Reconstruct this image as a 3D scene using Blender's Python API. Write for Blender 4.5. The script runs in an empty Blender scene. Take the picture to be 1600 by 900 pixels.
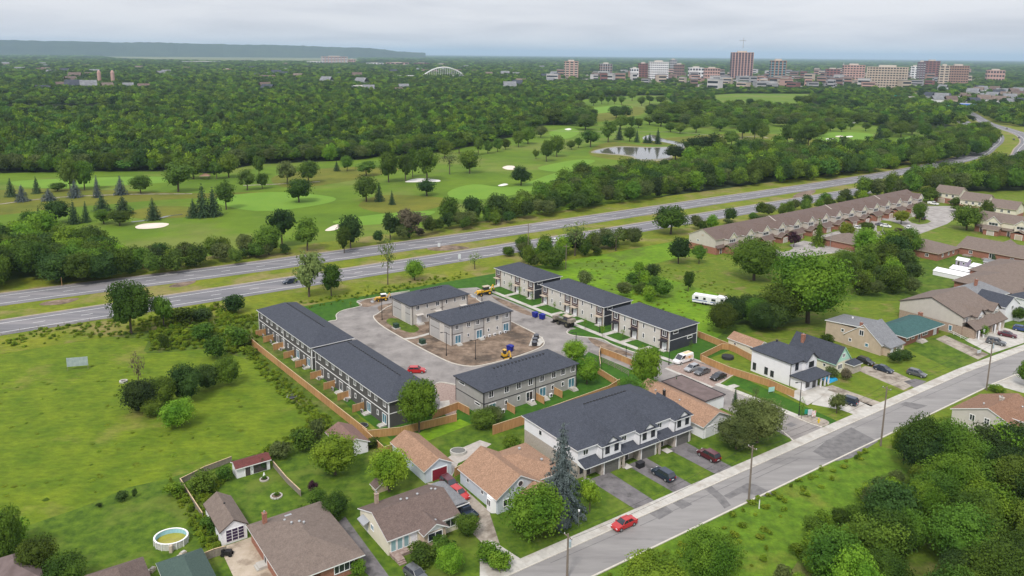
import bpy, math, random
import numpy as np
from mathutils import Matrix, Vector
SC = bpy.context.scene
COL = SC.collection
R = math.radians
rnd = random.Random(7)

# ------------------------------------------------------------ camera
H, F, CX, CY = 75.0, 1235.0, 800.0, 330.0
ROLL = math.atan2(15, 1600)
PITCH = math.atan((CY - 85) * math.cos(ROLL) / F)
_f = np.array([0, math.cos(PITCH), -math.sin(PITCH)])
_u = np.array([0, math.sin(PITCH), math.cos(PITCH)])
_r = np.array([1., 0, 0])
_c, _s = math.cos(ROLL), math.sin(ROLL)
AR, AU, AF = _c * _r + _s * _u, -_s * _r + _c * _u, _f
cam_d = bpy.data.cameras.new('camera')
cam_d.sensor_width = 36
cam_d.lens = F * 36 / 1600
cam_d.shift_y = (CY - 450) / 1600
cam_d.clip_start, cam_d.clip_end = 1, 200000
cam = bpy.data.objects.new('camera', cam_d)
COL.objects.link(cam)
cam.matrix_world = Matrix(((AR[0], AU[0], -AF[0], 0), (AR[1], AU[1], -AF[1], 0), (AR[2], AU[2], -AF[2], H), (0, 0, 0, 1)))
SC.camera = cam

def G(px, py, z=0.):
    d = AR * (px - CX) - AU * (py - CY) + AF * F
    t = (z - H) / d[2]
    return float(d[0] * t), float(d[1] * t)

def PX(x, y, z=0.):
    q = np.array([x, y, z - H])
    c = q @ AF
    return CX + F * (q @ AR) / c, CY - F * (q @ AU) / c

# ------------------------------------------------------------ sky, sun, exposure
SUN_EL, SUN_AZ = R(52), R(200)       # azimuth clockwise from +Y
W = bpy.data.worlds.new('World')
SC.world = W
W.use_nodes = True
nt = W.node_tree
for n in list(nt.nodes): nt.nodes.remove(n)
def N(nt, t, **k):
    n = nt.nodes.new(t)
    for a, b in k.items():
        if a == 'i':
            for kk, v in b.items(): n.inputs[kk].default_value = v
        else: setattr(n, a, b)
    return n
sky = N(nt, 'ShaderNodeTexSky', sky_type='NISHITA', sun_disc=False, sun_elevation=SUN_EL, sun_rotation=SUN_AZ, air_density=1.0, dust_density=2.0)
tc = N(nt, 'ShaderNodeTexCoord')
sep = N(nt, 'ShaderNodeSeparateXYZ')
nt.links.new(tc.outputs['Generated'], sep.inputs[0])
zc = N(nt, 'ShaderNodeMath', operation='MAXIMUM', i={1: 0.0}); nt.links.new(sep.outputs[2], zc.inputs[0])
za = N(nt, 'ShaderNodeMath', operation='ADD', i={1: 0.10}); nt.links.new(zc.outputs[0], za.inputs[0])
dx = N(nt, 'ShaderNodeMath', operation='DIVIDE'); nt.links.new(sep.outputs[0], dx.inputs[0]); nt.links.new(za.outputs[0], dx.inputs[1])
dy = N(nt, 'ShaderNodeMath', operation='DIVIDE'); nt.links.new(sep.outputs[1], dy.inputs[0]); nt.links.new(za.outputs[0], dy.inputs[1])
cmb = N(nt, 'ShaderNodeCombineXYZ'); nt.links.new(dx.outputs[0], cmb.inputs[0]); nt.links.new(dy.outputs[0], cmb.inputs[1])
cn = N(nt, 'ShaderNodeTexNoise', i={'Scale': 0.55, 'Detail': 5.0, 'Roughness': 0.55, 'Distortion': 0.4}); nt.links.new(cmb.outputs[0], cn.inputs['Vector'])
cr = N(nt, 'ShaderNodeValToRGB'); nt.links.new(cn.outputs['Fac'], cr.inputs[0])
e = cr.color_ramp.elements
e[0].position, e[0].color = .33, (.49, .50, .545, 1)
e[1].position, e[1].color = .62, (.64, .64, .67, 1)
m_ = cr.color_ramp.elements.new(.48); m_.color = (.575, .58, .62, 1)
# overcast layer: brighter towards the zenith, as cloud cover is
el = N(nt, 'ShaderNodeMath', operation='MULTIPLY_ADD', i={1: .75, 2: 1.0}); nt.links.new(zc.outputs[0], el.inputs[0])
cs = N(nt, 'ShaderNodeVectorMath', operation='SCALE'); nt.links.new(cr.outputs[0], cs.inputs[0]); nt.links.new(el.outputs[0], cs.inputs['Scale'])
bg1 = N(nt, 'ShaderNodeBackground', i={'Strength': 0.10}); nt.links.new(sky.outputs[0], bg1.inputs[0])
bg2 = N(nt, 'ShaderNodeBackground', i={'Strength': 1.0}); nt.links.new(cs.outputs[0], bg2.inputs[0])
mx = N(nt, 'ShaderNodeMixShader', i={0: 0.9}); nt.links.new(bg1.outputs[0], mx.inputs[1]); nt.links.new(bg2.outputs[0], mx.inputs[2])
wo = N(nt, 'ShaderNodeOutputWorld'); nt.links.new(mx.outputs[0], wo.inputs[0])
sun_d = bpy.data.lights.new('sun', 'SUN')
sun_d.energy, sun_d.angle, sun_d.color = 2.2, R(11), (1.0, .95, .88)
sun = bpy.data.objects.new('sun', sun_d)
COL.objects.link(sun)
sd = Vector((math.sin(SUN_AZ) * math.cos(SUN_EL), math.cos(SUN_AZ) * math.cos(SUN_EL), math.sin(SUN_EL)))
sun.rotation_euler = sd.to_track_quat('Z', 'Y').to_euler()
SC.view_settings.view_transform = 'Standard'
SC.view_settings.look = 'None'
SC.view_settings.exposure = 0.40
SC.view_settings.gamma = 1
SC.cycles.max_bounces = 6
SC.cycles.transparent_max_bounces = 8
SC.cycles.volume_bounces = 1

# ------------------------------------------------------------ frames of the place
def frame(deg):
    a = R(deg)
    u = (math.cos(a), math.sin(a)); n = (-u[1], u[0])
    return lambda s, t: (s * u[0] + t * n[0], s * u[1] + t * n[1])
DA, SA = -52.2, 35.15
D, S = frame(DA), frame(SA)

# ------------------------------------------------------------ materials
MATS = {}
def mat(name, c, c2=None, scale=1.0, rough=.85, metal=0., spec=.3, bump=0., bscale=None, detail=4, rand=0., c3=None, p=(.35, .65), s3=.02, p3=(.5, .62), transl=0., coord='Object', alpha=1., stretch=None, coat=0., fine=None):
    if name in MATS: return MATS[name]
    m = bpy.data.materials.new(name)
    m.use_nodes = True
    t = m.node_tree
    b = t.nodes['Principled BSDF']
    b.inputs['Roughness'].default_value = rough
    b.inputs['Metallic'].default_value = metal
    b.inputs['Specular IOR Level'].default_value = spec
    b.inputs['Coat Weight'].default_value = coat
    col = None
    L = t.links.new
    if c2 or c3 or bump:
        co = N(t, 'ShaderNodeNewGeometry') if coord == 'World' else N(t, 'ShaderNodeTexCoord')
        vec = co.outputs['Position'] if coord == 'World' else co.outputs['Object']
        if stretch:
            mp = N(t, 'ShaderNodeMapping'); mp.inputs['Scale'].default_value = stretch; mp.inputs['Rotation'].default_value = (0, 0, R(-SA) if coord == 'World' else 0)
            L(vec, mp.inputs[0]); vec = mp.outputs[0]
    if c2:
        nz = N(t, 'ShaderNodeTexNoise', i={'Scale': scale, 'Detail': detail, 'Roughness': .6}); L(vec, nz.inputs['Vector'])
        r = N(t, 'ShaderNodeValToRGB'); L(nz.outputs['Fac'], r.inputs[0])
        r.color_ramp.elements[0].position, r.color_ramp.elements[1].position = p
        r.color_ramp.elements[0].color, r.color_ramp.elements[1].color = (*c, 1), (*c2, 1)
        col = r.outputs[0]
    if c3:
        nz = N(t, 'ShaderNodeTexNoise', i={'Scale': s3, 'Detail': 5, 'Roughness': .62}); L(vec, nz.inputs['Vector'])
        r = N(t, 'ShaderNodeMapRange', i={1: p3[0], 2: p3[1]}); L(nz.outputs['Fac'], r.inputs[0])
        q = N(t, 'ShaderNodeMix', data_type='RGBA'); L(r.outputs[0], q.inputs[0])
        if col: L(col, q.inputs[6])
        else: q.inputs[6].default_value = (*c, 1)
        q.inputs[7].default_value = (*c3, 1)
        col = q.outputs[2]
    if fine:
        if not (c2 or c3 or bump): co = N(t, 'ShaderNodeNewGeometry'); vec = co.outputs['Position']
        fv = vec
        if len(fine) > 2:
            mp = N(t, 'ShaderNodeMapping'); mp.inputs['Scale'].default_value = fine[2]; mp.inputs['Rotation'].default_value = (0, 0, R(-20)); L(vec, mp.inputs[0]); fv = mp.outputs[0]
        nz = N(t, 'ShaderNodeTexNoise', i={'Scale': fine[0], 'Detail': 9, 'Roughness': .75}); L(fv, nz.inputs['Vector'])
        r = N(t, 'ShaderNodeMapRange', i={1: .28, 2: .72, 3: 1 - fine[1], 4: 1 + fine[1]}); L(nz.outputs['Fac'], r.inputs[0])
        hs = N(t, 'ShaderNodeHueSaturation'); L(r.outputs[0], hs.inputs['Value'])
        if col: L(col, hs.inputs['Color'])
        else: hs.inputs['Color'].default_value = (*c, 1)
        col = hs.outputs[0]
    if rand:
        oi = N(t, 'ShaderNodeObjectInfo')
        hs = N(t, 'ShaderNodeHueSaturation')
        if col: L(col, hs.inputs['Color'])
        else: hs.inputs['Color'].default_value = (*c, 1)
        v = N(t, 'ShaderNodeMapRange', i={3: 1 - rand, 4: 1 + rand}); L(oi.outputs['Random'], v.inputs[0]); L(v.outputs[0], hs.inputs['Value'])
        m2 = N(t, 'ShaderNodeMath', operation='MULTIPLY', i={1: 7.31}); L(oi.outputs['Random'], m2.inputs[0])
        m3 = N(t, 'ShaderNodeMath', operation='FRACT'); L(m2.outputs[0], m3.inputs[0])
        h = N(t, 'ShaderNodeMapRange', i={3: .5 - rand * .055, 4: .5 + rand * .045}); L(m3.outputs[0], h.inputs[0]); L(h.outputs[0], hs.inputs['Hue'])
        col = hs.outputs[0]
    if col: L(col, b.inputs['Base Color'])
    else: b.inputs['Base Color'].default_value = (*c, 1)
    if bump:
        nb = N(t, 'ShaderNodeTexNoise', i={'Scale': bscale or scale * 3, 'Detail': 3}); L(vec, nb.inputs['Vector'])
        bp = N(t, 'ShaderNodeBump', i={'Strength': bump, 'Distance': .1}); L(nb.outputs['Fac'], bp.inputs['Height']); L(bp.outputs[0], b.inputs['Normal'])
    if transl:
        tr = N(t, 'ShaderNodeBsdfTranslucent')
        if col: L(col, tr.inputs[0])
        else: tr.inputs[0].default_value = (*c, 1)
        ms = N(t, 'ShaderNodeMixShader', i={0: transl}); L(b.outputs[0], ms.inputs[1]); L(tr.outputs[0], ms.inputs[2])
        L(ms.outputs[0], t.nodes['Material Output'].inputs[0])
    MATS[name] = m
    return m

# ground
M_ground = mat('rough_ground', (0.0484, 0.0748, 0.0066), (0.0880, 0.1144, 0.0099), .35, 1, fine=(.45, .42, (1, 2.2, 1)), coord='World', c3=(.06, .075, .02), s3=.03)
M_meadow = mat('meadow_grass', (0.0708, 0.1234, 0.0033), (0.1277, 0.1778, 0.0066), .16, 1, fine=(.45, .42, (1, 2.2, 1)), coord='World', c3=(.19, .18, .04), s3=.055, p3=(.58, .74), bump=.5, bscale=1.5, detail=8)
M_golf = mat('fairway_grass', (0.0710, 0.1346, 0.0039), (0.1064, 0.1750, 0.0055), .02, 1, fine=(.06, .22), coord='World', c3=(.13, .165, .025), s3=.012, detail=6)
M_green = mat('putting_green', (.115, .225, .018), (.14, .25, .022), .05, 1, coord='World')
M_rough = mat('golf_rough', (0.0936, 0.1167, 0.0077), (0.1380, 0.1391, 0.0121), .04, 1, fine=(.06, .3), coord='World', detail=6)
M_lawn = mat('lawn_grass', (0.0444, 0.0942, 0.0055), (0.0838, 0.1391, 0.0077), .5, 1, fine=(.5, .32), coord='World', c3=(.10, .14, .016), s3=.12, bump=.3, bscale=3, detail=7)
M_lawnb = mat('new_sod', (0.0264, 0.0880, 0.0055), (0.0440, 0.1188, 0.0072), .6, 1, fine=(.5, .25), coord='World', bump=.3, bscale=3, detail=6)
M_lawny = mat('dry_lawn', (0.0884, 0.1432, 0.0077), (0.1228, 0.1629, 0.0110), .3, 1, fine=(.45, .42, (1, 2.2, 1)), coord='World', c3=(.17, .15, .05), s3=.15, p3=(.55, .7), bump=.3, bscale=3, detail=7)
M_verge = mat('verge_grass', (0.0982, 0.1432, 0.0055), (0.1620, 0.1827, 0.0099), .10, 1, fine=(.45, .42, (1, 2.2, 1)), coord='World', c3=(.20, .175, .055), s3=.06, bump=.4, bscale=1.2, detail=7)
M_wild = mat('tall_weeds', (0.0484, 0.0880, 0.0066), (0.0880, 0.1364, 0.0088), .5, 1, fine=(.4, .6), coord='World', c3=(.12, .13, .035), s3=.12, bump=.8, bscale=2, detail=8)
M_dirt = mat('bare_dirt', (.135, .095, .068), (.235, .175, .128), .25, 1, fine=(.5, .4), coord='World', c3=(.085, .065, .05), s3=.12, bump=.5, bscale=1.4, detail=8)
M_field = mat('farm_field', (.08, .10, .04), (.17, .18, .08), .0016, 1, coord='World')
M_forestfloor = mat('forest_floor', (.014, .026, .006), (.022, .036, .008), .05, 1, coord='World')
M_hwy = mat('highway_asphalt', (.14, .14, .15), (.185, .18, .19), .3, .9, fine=(.2, .14), coord='World', stretch=(.12, 1, 1), c3=(.21, .20, .205), s3=.2, detail=6)
M_asph = mat('dev_asphalt', (.20, .185, .175), (.27, .25, .235), .22, .92, fine=(.3, .22), coord='World', c3=(.115, .105, .10), s3=.10, p3=(.56, .72), bump=.15, bscale=6, detail=8)
M_street = mat('street_asphalt', (.215, .205, .20), (.265, .255, .245), .25, .92, fine=(.3, .16), coord='World', stretch=(.25, 1.6, 1), c3=(.15, .145, .145), s3=.16, p3=(.58, .70), bump=.1, bscale=8, detail=8)
M_patch = mat('asphalt_repair', (.125, .12, .12), (.19, .183, .18), .8, .95, coord='World', detail=7)
M_drive = mat('driveway_asphalt', (.13, .12, .125), (.175, .165, .165), .8, .95, fine=(.6, .25), coord='World', detail=7, c3=(.09, .085, .085), s3=.4)
M_gravel = mat('gravel_drive', (.27, .235, .195), (.36, .32, .27), .8, .95, fine=(.6, .25), coord='World', c3=(.17, .14, .11), s3=.25, detail=8)
M_conc = mat('concrete', (.40, .385, .35), (.49, .47, .43), .7, .9, fine=(.5, .12), coord='World', c3=(.36, .33, .29), s3=.3, detail=7)
M_curb = mat('kerb_concrete', (.47, .44, .38), (.55, .52, .46), 1, .9, coord='World')
M_white = mat('road_paint', (.72, .72, .70), (.55, .55, .53), 2, .8, coord='World')
M_sand = mat('bunker_sand', (.60, .52, .43), (.68, .60, .52), .2, 1, coord='World')
M_water = mat('pond_water', (.10, .10, .085), (.14, .13, .11), .02, .06, spec=.6, coord='World')
M_paver = mat('brick_paving', (.24, .17, .145), (.33, .26, .225), 2.5, .95, coord='World', detail=2)
# buildings
def roofm(n, a, b): return mat('shingles_' + n, a, b, 5.0, .92, detail=5, bump=.3, bscale=14, fine=(1.2, .22))
M_rchar = roofm('charcoal', (.036, .041, .054), (.066, .073, .092))
M_rbrown = roofm('brown', (.105, .075, .065), (.155, .115, .10))
M_rtan = roofm('tan', (.21, .125, .080), (.36, .225, .150))
M_rtaup = roofm('taupe', (.135, .105, .09), (.19, .15, .125))
M_rred = roofm('russet', (.155, .092, .078), (.21, .13, .11))
M_rorange = roofm('rust', (.165, .085, .055), (.27, .165, .11))
M_rgrey = roofm('grey', (.15, .155, .165), (.22, .225, .235))
M_rgreen = roofm('teal', (.035, .085, .085), (.05, .115, .11))
M_rmaroon = roofm('maroon', (.10, .03, .028), (.14, .045, .04))
M_rflat = mat('roof_membrane', (.12, .09, .085), (.17, .13, .125), .6, .95, detail=6)
def wallm(n, a, v=.07, rough=.85): return mat('wall_' + n, tuple(x * (1 - v) for x in a), tuple(min(1, x * (1 + v)) for x in a), .8, rough, detail=5)
M_wdark = wallm('dark_siding', (.085, .082, .080))
M_wgrey = wallm('light_siding', (.335, .325, .31))
M_wgre = wallm('greige_stucco', (.52, .49, .45), .05)
M_wgre2 = wallm('grey_panel', (.40, .39, .38), .04)
M_wplum = wallm('plum_siding', (.055, .035, .045))
M_wchar = wallm('charcoal_siding', (.042, .045, .056))
M_wwhite = wallm('white_siding', (.74, .74, .76), .03)
M_wcream = wallm('cream_siding', (.66, .62, .50), .04)
M_wbeige = wallm('beige_stucco', (.46, .37, .28), .08)
M_wblue = wallm('pale_blue_siding', (.50, .55, .60), .04)
M_wmint = wallm('mint_siding', (.42, .66, .54), .03)
M_wbrick = mat('wall_brick', (.24, .105, .07), (.34, .165, .115), 3.5, .95, detail=3)
M_wbrickt = mat('wall_tan_brick', (.30, .225, .17), (.40, .31, .245), 3.5, .95, detail=3)
M_wbrickg = mat('wall_grey_stone', (.36, .31, .27), (.46, .41, .36), 3.5, .95, detail=3)
M_wtaup = wallm('taupe_siding', (.50, .46, .41), .04)
M_tw = mat('white_trim', (.78, .78, .78), rough=.6)
M_tb = mat('brown_trim', (.06, .04, .035), rough=.6)
M_td = mat('dark_trim', (.03, .03, .035), rough=.6)
M_tt = mat('tan_trim', (.45, .38, .30), rough=.7)
M_glass = mat('window_glass', (.025, .03, .04), rough=.12, spec=.9)
M_glassb = mat('blue_door_glass', (.05, .14, .20), (.10, .24, .32), .9, .15, spec=.8)
M_glasst = mat('teal_porch_glass', (.22, .36, .38), rough=.2, spec=.7)
M_dwhite = mat('white_door', (.70, .70, .73), rough=.5)
M_ddark = mat('dark_door', (.07, .06, .06), rough=.5)
M_gar = mat('garage_door_grey', (.13, .125, .12), rough=.6)
M_dred = mat('red_garage_door', (.22, .02, .035), rough=.5)
M_wood = mat('cedar_boards', (.36, .19, .075), (.50, .29, .13), 1.6, .85, stretch=(6, 6, .3), detail=5, rand=.12)
M_woodp = mat('pale_timber', (.50, .37, .22), (.58, .44, .28), 2, .85)
M_woodg = mat('weathered_wood', (.20, .17, .14), (.27, .235, .195), 2, .9, detail=5)
M_pole = mat('utility_pole_wood', (.15, .12, .095), (.22, .18, .15), 2, .9, stretch=(4, 4, .4))
M_galv = mat('galvanised_steel', (.42, .43, .44), rough=.45, metal=.6)
M_black = mat('black_metal', (.018, .018, .02), rough=.5)
M_bark = mat('bark', (.07, .052, .038), (.12, .095, .07), 3, .95)
M_barkp = mat('pale_bark', (.20, .175, .15), (.28, .25, .21), 3, .95)

def leafm(n, a, b, rand=.3, tr=.25): return mat('leaves_' + n, a, b, .9, .75, spec=.2, rand=rand, transl=tr, detail=2, p=(.4, .6))
L_mid = leafm('mid', (0.048, 0.098, 0.010), (0.105, 0.178, 0.017), .42)
L_dark = leafm('dark', (0.024, 0.055, 0.011), (0.054, 0.102, 0.018), .35)
L_light = leafm('light', (0.085, 0.175, 0.011), (0.19, 0.30, 0.022), .3)
L_golf = leafm('golf', (.058, .108, .014), (.115, .185, .024), .3)
L_fmid = leafm('woodland', (.045, .105, .014), (.095, .165, .022), .45)
L_yel = leafm('yellow', (.13, .17, .012), (.22, .26, .02), .1)
L_olive = leafm('olive', (0.070, 0.100, 0.026), (0.125, 0.160, 0.045), .2)
L_pale = leafm('pale', (0.112, 0.173, 0.045), (0.180, 0.247, 0.075), .2)
L_sprg = leafm('spruce', (0.030, 0.063, 0.024), (0.057, 0.099, 0.039), .2, .08)
L_sprb = leafm('blue_spruce', (.065, .088, .088), (.12, .145, .14), .12, .08)
L_purp = leafm('purple', (.035, .012, .022), (.06, .022, .035), .1, .15)
L_brown = leafm('dry', (.10, .085, .05), (.16, .135, .085), .2)

# ------------------------------------------------------------ mesh helpers
class MB:
    def __init__(s): s.v, s.f, s.m = [], [], []
    def add(s, vs, fs, mi=0):
        o = len(s.v); s.v += [tuple(v) for v in vs]
        for f in fs: s.f.append(tuple(i + o for i in f)); s.m.append(mi)
        return s
    def box(s, x0, x1, y0, y1, z0, z1, mi=0):
        v = [(x, y, z) for z in (z0, z1) for y in (y0, y1) for x in (x0, x1)]
        return s.add(v, [(0, 2, 3, 1), (4, 5, 7, 6), (0, 1, 5, 4), (2, 6, 7, 3), (0, 4, 6, 2), (1, 3, 7, 5)], mi)
    def cyl(s, a, b, r0, r1=None, n=8, mi=0, cap=True):
        r1 = r0 if r1 is None else r1
        a, b = Vector(a), Vector(b); d = (b - a).normalized()
        x = d.orthogonal().normalized(); y = d.cross(x)
        vs = [a + (x * math.cos(2 * math.pi * i / n) + y * math.sin(2 * math.pi * i / n)) * r0 for i in range(n)] + [b + (x * math.cos(2 * math.pi * i / n) + y * math.sin(2 * math.pi * i / n)) * r1 for i in range(n)]
        fs = [(i, (i + 1) % n, n + (i + 1) % n, n + i) for i in range(n)]
        if cap: fs += [tuple(range(n - 1, -1, -1)), tuple(range(n, 2 * n))]
        return s.add(vs, fs, mi)
    def prism(s, pts, z0, z1, mi=0):       # pts 2-d, ccw
        n = len(pts)
        if sum(pts[i][0] * pts[(i + 1) % n][1] - pts[(i + 1) % n][0] * pts[i][1] for i in range(n)) < 0: pts = pts[::-1]
        vs = [(x, y, z0) for x, y in pts] + [(x, y, z1) for x, y in pts]
        return s.add(vs, [tuple(range(n - 1, -1, -1)), tuple(range(n, 2 * n))] + [(i, (i + 1) % n, n + (i + 1) % n, n + i) for i in range(n)], mi)
    def sideprism(s, pts, y0, y1, mi=0):   # pts (x,z), extruded along y
        n = len(pts)
        vs = [(x, y0, z) for x, z in pts] + [(x, y1, z) for x, z in pts]
        return s.add(vs, [tuple(range(n)), tuple(range(2 * n - 1, n - 1, -1))] + [(i, n + i, n + (i + 1) % n, (i + 1) % n) for i in range(n)], mi)
    def loft(s, rings, mi=0, cap=True):
        n = len(rings[0]); vs = [p for r in rings for p in r]; fs = []
        for k in range(len(rings) - 1):
            for i in range(n):
                j = (i + 1) % n; fs.append((k * n + i, k * n + j, (k + 1) * n + j, (k + 1) * n + i))
        if cap: fs += [tuple(range(n - 1, -1, -1)), tuple(range((len(rings) - 1) * n, len(rings) * n))]
        return s.add(vs, fs, mi)
    def mesh(s, name, mats, smooth=False):
        me = bpy.data.meshes.new(name); me.from_pydata(s.v, [], s.f)
        if not isinstance(mats, (list, tuple)): mats = [mats]
        for m in mats: me.materials.append(m)
        if len(mats) > 1: me.polygons.foreach_set('material_index', s.m)
        if smooth: me.polygons.foreach_set('use_smooth', [True] * len(me.polygons))
        me.update(); return me

def obj(name, mb, mats=None, parent=None, loc=(0, 0, 0), rz=0., kind=None, smooth=False):
    me = mb.mesh(name, mats, smooth) if isinstance(mb, MB) else mb
    o = bpy.data.objects.new(name, me); COL.objects.link(o)
    o.location = loc
    if rz: o.rotation_euler = (0, 0, rz)
    if parent: o.parent = parent
    if kind: o['kind'] = kind
    return o
def tag(o, label, cat, group=None):
    o['label'] = label; o['category'] = cat
    if group: o['group'] = group
    return o
def root(name, label, cat, loc, rz=0., group=None):
    o = bpy.data.objects.new(name, None); COL.objects.link(o); o.empty_display_size = .2
    o.location = (*loc, 0) if len(loc) == 2 else loc
    o.rotation_euler = (0, 0, rz)
    return tag(o, label, cat, group)

def smooth_pts(pts, k=4):
    out = []; n = len(pts)
    for i in range(n):
        p0, p1, p2, p3 = [np.array(pts[(i + j - 1) % n]) for j in range(4)]
        for q in range(k):
            t = q / k
            out.append(tuple(.5 * (2 * p1 + (p2 - p0) * t + (2 * p0 - 5 * p1 + 4 * p2 - p3) * t * t + (3 * p1 - p0 - 3 * p2 + p3) * t ** 3)))
    return out
def sheet(name, pts, z, m, sm=0, kind='structure'):    # world points
    if sm: pts = smooth_pts(pts, sm)
    n = len(pts)
    if sum(pts[i][0] * pts[(i + 1) % n][1] - pts[(i + 1) % n][0] * pts[i][1] for i in range(n)) < 0: pts = pts[::-1]
    b = MB().add([(x, y, z) for x, y in pts], [tuple(range(n))])
    return obj(name, b, m, kind=kind)
def gp(*pts): return [G(*p) for p in pts]
def dp(*pts): return [D(*p) for p in pts]
def sp(*pts): return [S(*p) for p in pts]
def offset_line(pts, d):
    out = []
    for i, p in enumerate(pts):
        a = np.array(pts[max(i - 1, 0)]); b = np.array(pts[min(i + 1, len(pts) - 1)])
        t = (b - a) / (np.linalg.norm(b - a) + 1e-9)
        out.append((p[0] - t[1] * d, p[1] + t[0] * d))
    return out
def smooth_line(pts, k=6):
    out = []; n = len(pts)
    for i in range(n - 1):
        p = [np.array(pts[min(max(i + j, 0), n - 1)]) for j in (-1, 0, 1, 2)]
        for q in range(k):
            t = q / k
            out.append(tuple(.5 * (2 * p[1] + (p[2] - p[0]) * t + (2 * p[0] - 5 * p[1] + 4 * p[2] - p[3]) * t * t + (3 * p[1] - p[0] - 3 * p[2] + p[3]) * t ** 3)))
    return out + [tuple(pts[-1])]
def ribbon(name, pts, d0, d1, z0, z1, m, kind='structure', parent=None):
    a, b = offset_line(pts, d0), offset_line(pts, d1); n = len(pts)
    if z1 - z0 < 1e-6:
        mb = MB().add([(x, y, z1) for x, y in a] + [(x, y, z1) for x, y in b], [(i, i + 1, n + i + 1, n + i) for i in range(n - 1)])
    else:
        mb = MB().loft([[(*a[i], z0), (*b[i], z0), (*b[i], z1), (*a[i], z1)] for i in range(n)])
    return obj(name, mb, m, kind=kind, parent=parent)

# ------------------------------------------------------------ ground, roads, water
M_lot = mat('lot_grass', (0.0852, 0.1759, 0.0044), (0.1353, 0.2400, 0.0066), .12, 1, fine=(.45, .42, (1, 2.2, 1)), coord='World', c3=(.09, .15, .012), s3=.07, bump=.5, bscale=1.5, detail=8)
sheet('ground', [(-60000, -2000), (60000, -2000), (60000, 60000), (-60000, 60000)], 0, M_forestfloor)
HF = [D(-300, -300), D(-283, -80), D(-278.3, 18), D(-270, 97), D(-263.5, 205), D(-259.5, 320), D(-255, 446), D(-256, 560), (362, 618), (412, 684), (455, 745), (492, 810), (518, 880), (545, 960), (630, 1150), (745, 1430), (815, 1640), (880, 1900)]
HN = [D(-268, -300), D(-253, -80), D(-248.7, 18), D(-244.5, 85), D(-239, 190), D(-235, 285), D(-230, 446), D(-230, 560), (384, 600), (434, 668), (478, 730), (516, 800), (542, 875), (568, 952), (653, 1142), (768, 1420), (838, 1632), (905, 1892)]
HF, HN = smooth_line(HF), smooth_line(HN)
ribbon('verge', HF, 24, -52, .05, .05, M_verge)
hwys = []
for nm, hc, w, near in (('highway', HF, 7.2, 0), ('highway', HN, 7.0, 1)):
    hw = ribbon(nm, hc, w, -w, .09, .09, M_hwy); hwys.append(hw)
    for d in (4.3, -4.3): ribbon('edge_line', hc, d + .13, d - .13, .115, .115, M_white, parent=hw)
    ribbon('gravel_shoulder', hc, w + 1.1, w, .10, .10, mat('shoulder_gravel', (.27, .23, .19), (.33, .28, .24), .8, 1, coord='World'), parent=hw)
    acc = 0
    for i in range(len(hc) - 1):
        a, b = np.array(hc[i]), np.array(hc[i + 1]); L_ = np.linalg.norm(b - a); t = (b - a) / L_; s_ = (-acc) % 12
        while s_ < L_:
            c = a + t * s_
            if -330 < c[0] < 330 and c[1] < 560:
                q = c + t * 3; n_ = np.array((-t[1], t[0])) * .12
                obj('lane_dash', MB().add([(*(c - n_), .12), (*(q - n_), .12), (*(q + n_), .12), (*(c + n_), .12)], [(0, 1, 2, 3)]), M_white, hw)
            s_ += 12
        acc += L_
for p in ([(62, 477), (75, 471), (120, 466), (118, 470), (95, 476)], [(264, 449), (275, 443), (303, 438), (304, 442), (285, 448)], [(668, 390), (675, 385), (700, 383), (735, 388), (690, 392)], [(1000, 351), (1010, 349), (1025, 350), (1012, 353)], [(1240, 306), (1262, 297), (1275, 299), (1255, 312), (1240, 318)]):
    sheet('dirt', gp(*p), .075, M_dirt, 4)
# left meadow and lots
sheet('meadow', dp((-240, -400), (-236, 40), (-222, 71), (-100, 69.5), (-60, 60), (60, 20), (60, -400)), .02, M_meadow)
sheet('weed_strip', gp((-20, 545), (60, 512), (180, 498), (330, 480), (405, 492), (400, 560), (330, 545), (230, 552), (225, 530), (120, 528), (30, 545)), .035, M_wild, 4)
sheet('mown_strip', gp((-20, 530), (180, 500), (330, 472), (520, 447), (520, 455), (330, 480), (180, 508), (-20, 542)), .06, M_verge)
sheet('lot_grass', dp((-222, 71), (-222, 470), (-196, 470), (-190, 240), (-178, 205), (-118, 206), (-108, 172), (-100, 69.5)), .021, M_lot)
sheet('court_lawn', dp((-190, 203), (-196, 480), (-150, 560), (-40, 470), (-40, 200)), .022, M_lawny)
sheet('new_lawn', dp((-218, 70), (-218, 163), (-126, 166), (-119, 166), (-117, 123), (-117, 88), (-128, 86), (-128, 70)), .03, M_lawnb)
sheet('weedy_edge', gp((402, 492), (600, 690), (560, 660), (480, 600), (385, 515)), .04, M_wild)
sheet('weedy_edge', gp((385, 520), (590, 690), (560, 700), (520, 668), (470, 640), (400, 560), (340, 500)), .041, M_wild, 3)
sheet('neighbourhood_lawn', sp((-80, 85), (-80, 128), (25, 141), (43, 141), (60, 140), (64, 124), (88, 122), (120, 122), (140, 135), (160, 133), (176, 140), (340, 150), (340, 85)), .025, M_lawn)
sheet('neighbourhood_lawn', dp((-126, 158), (-121, 207), (-60, 207), (-60, 140)), .026, M_lawny)
sheet('bushy_verge', sp((-80, 78), (200, 78), (330, 72), (330, -60), (-80, -60)), .022, M_wild)
M_clear = mat('clearing_grass', (.060, .125, .006), (.105, .185, .010), .35, 1, coord='World', fine=(.6, .5), c3=(.14, .17, .02), s3=.10, p3=(.52, .7), bump=.6, bscale=2, detail=8)
sheet('grass_clearing', gp((880, 930), (925, 905), (1100, 818), (1340, 704), (1420, 715), (1400, 760), (1320, 810), (1260, 860), (1225, 915), (1215, 960)), .032, M_clear, 3)
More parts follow.
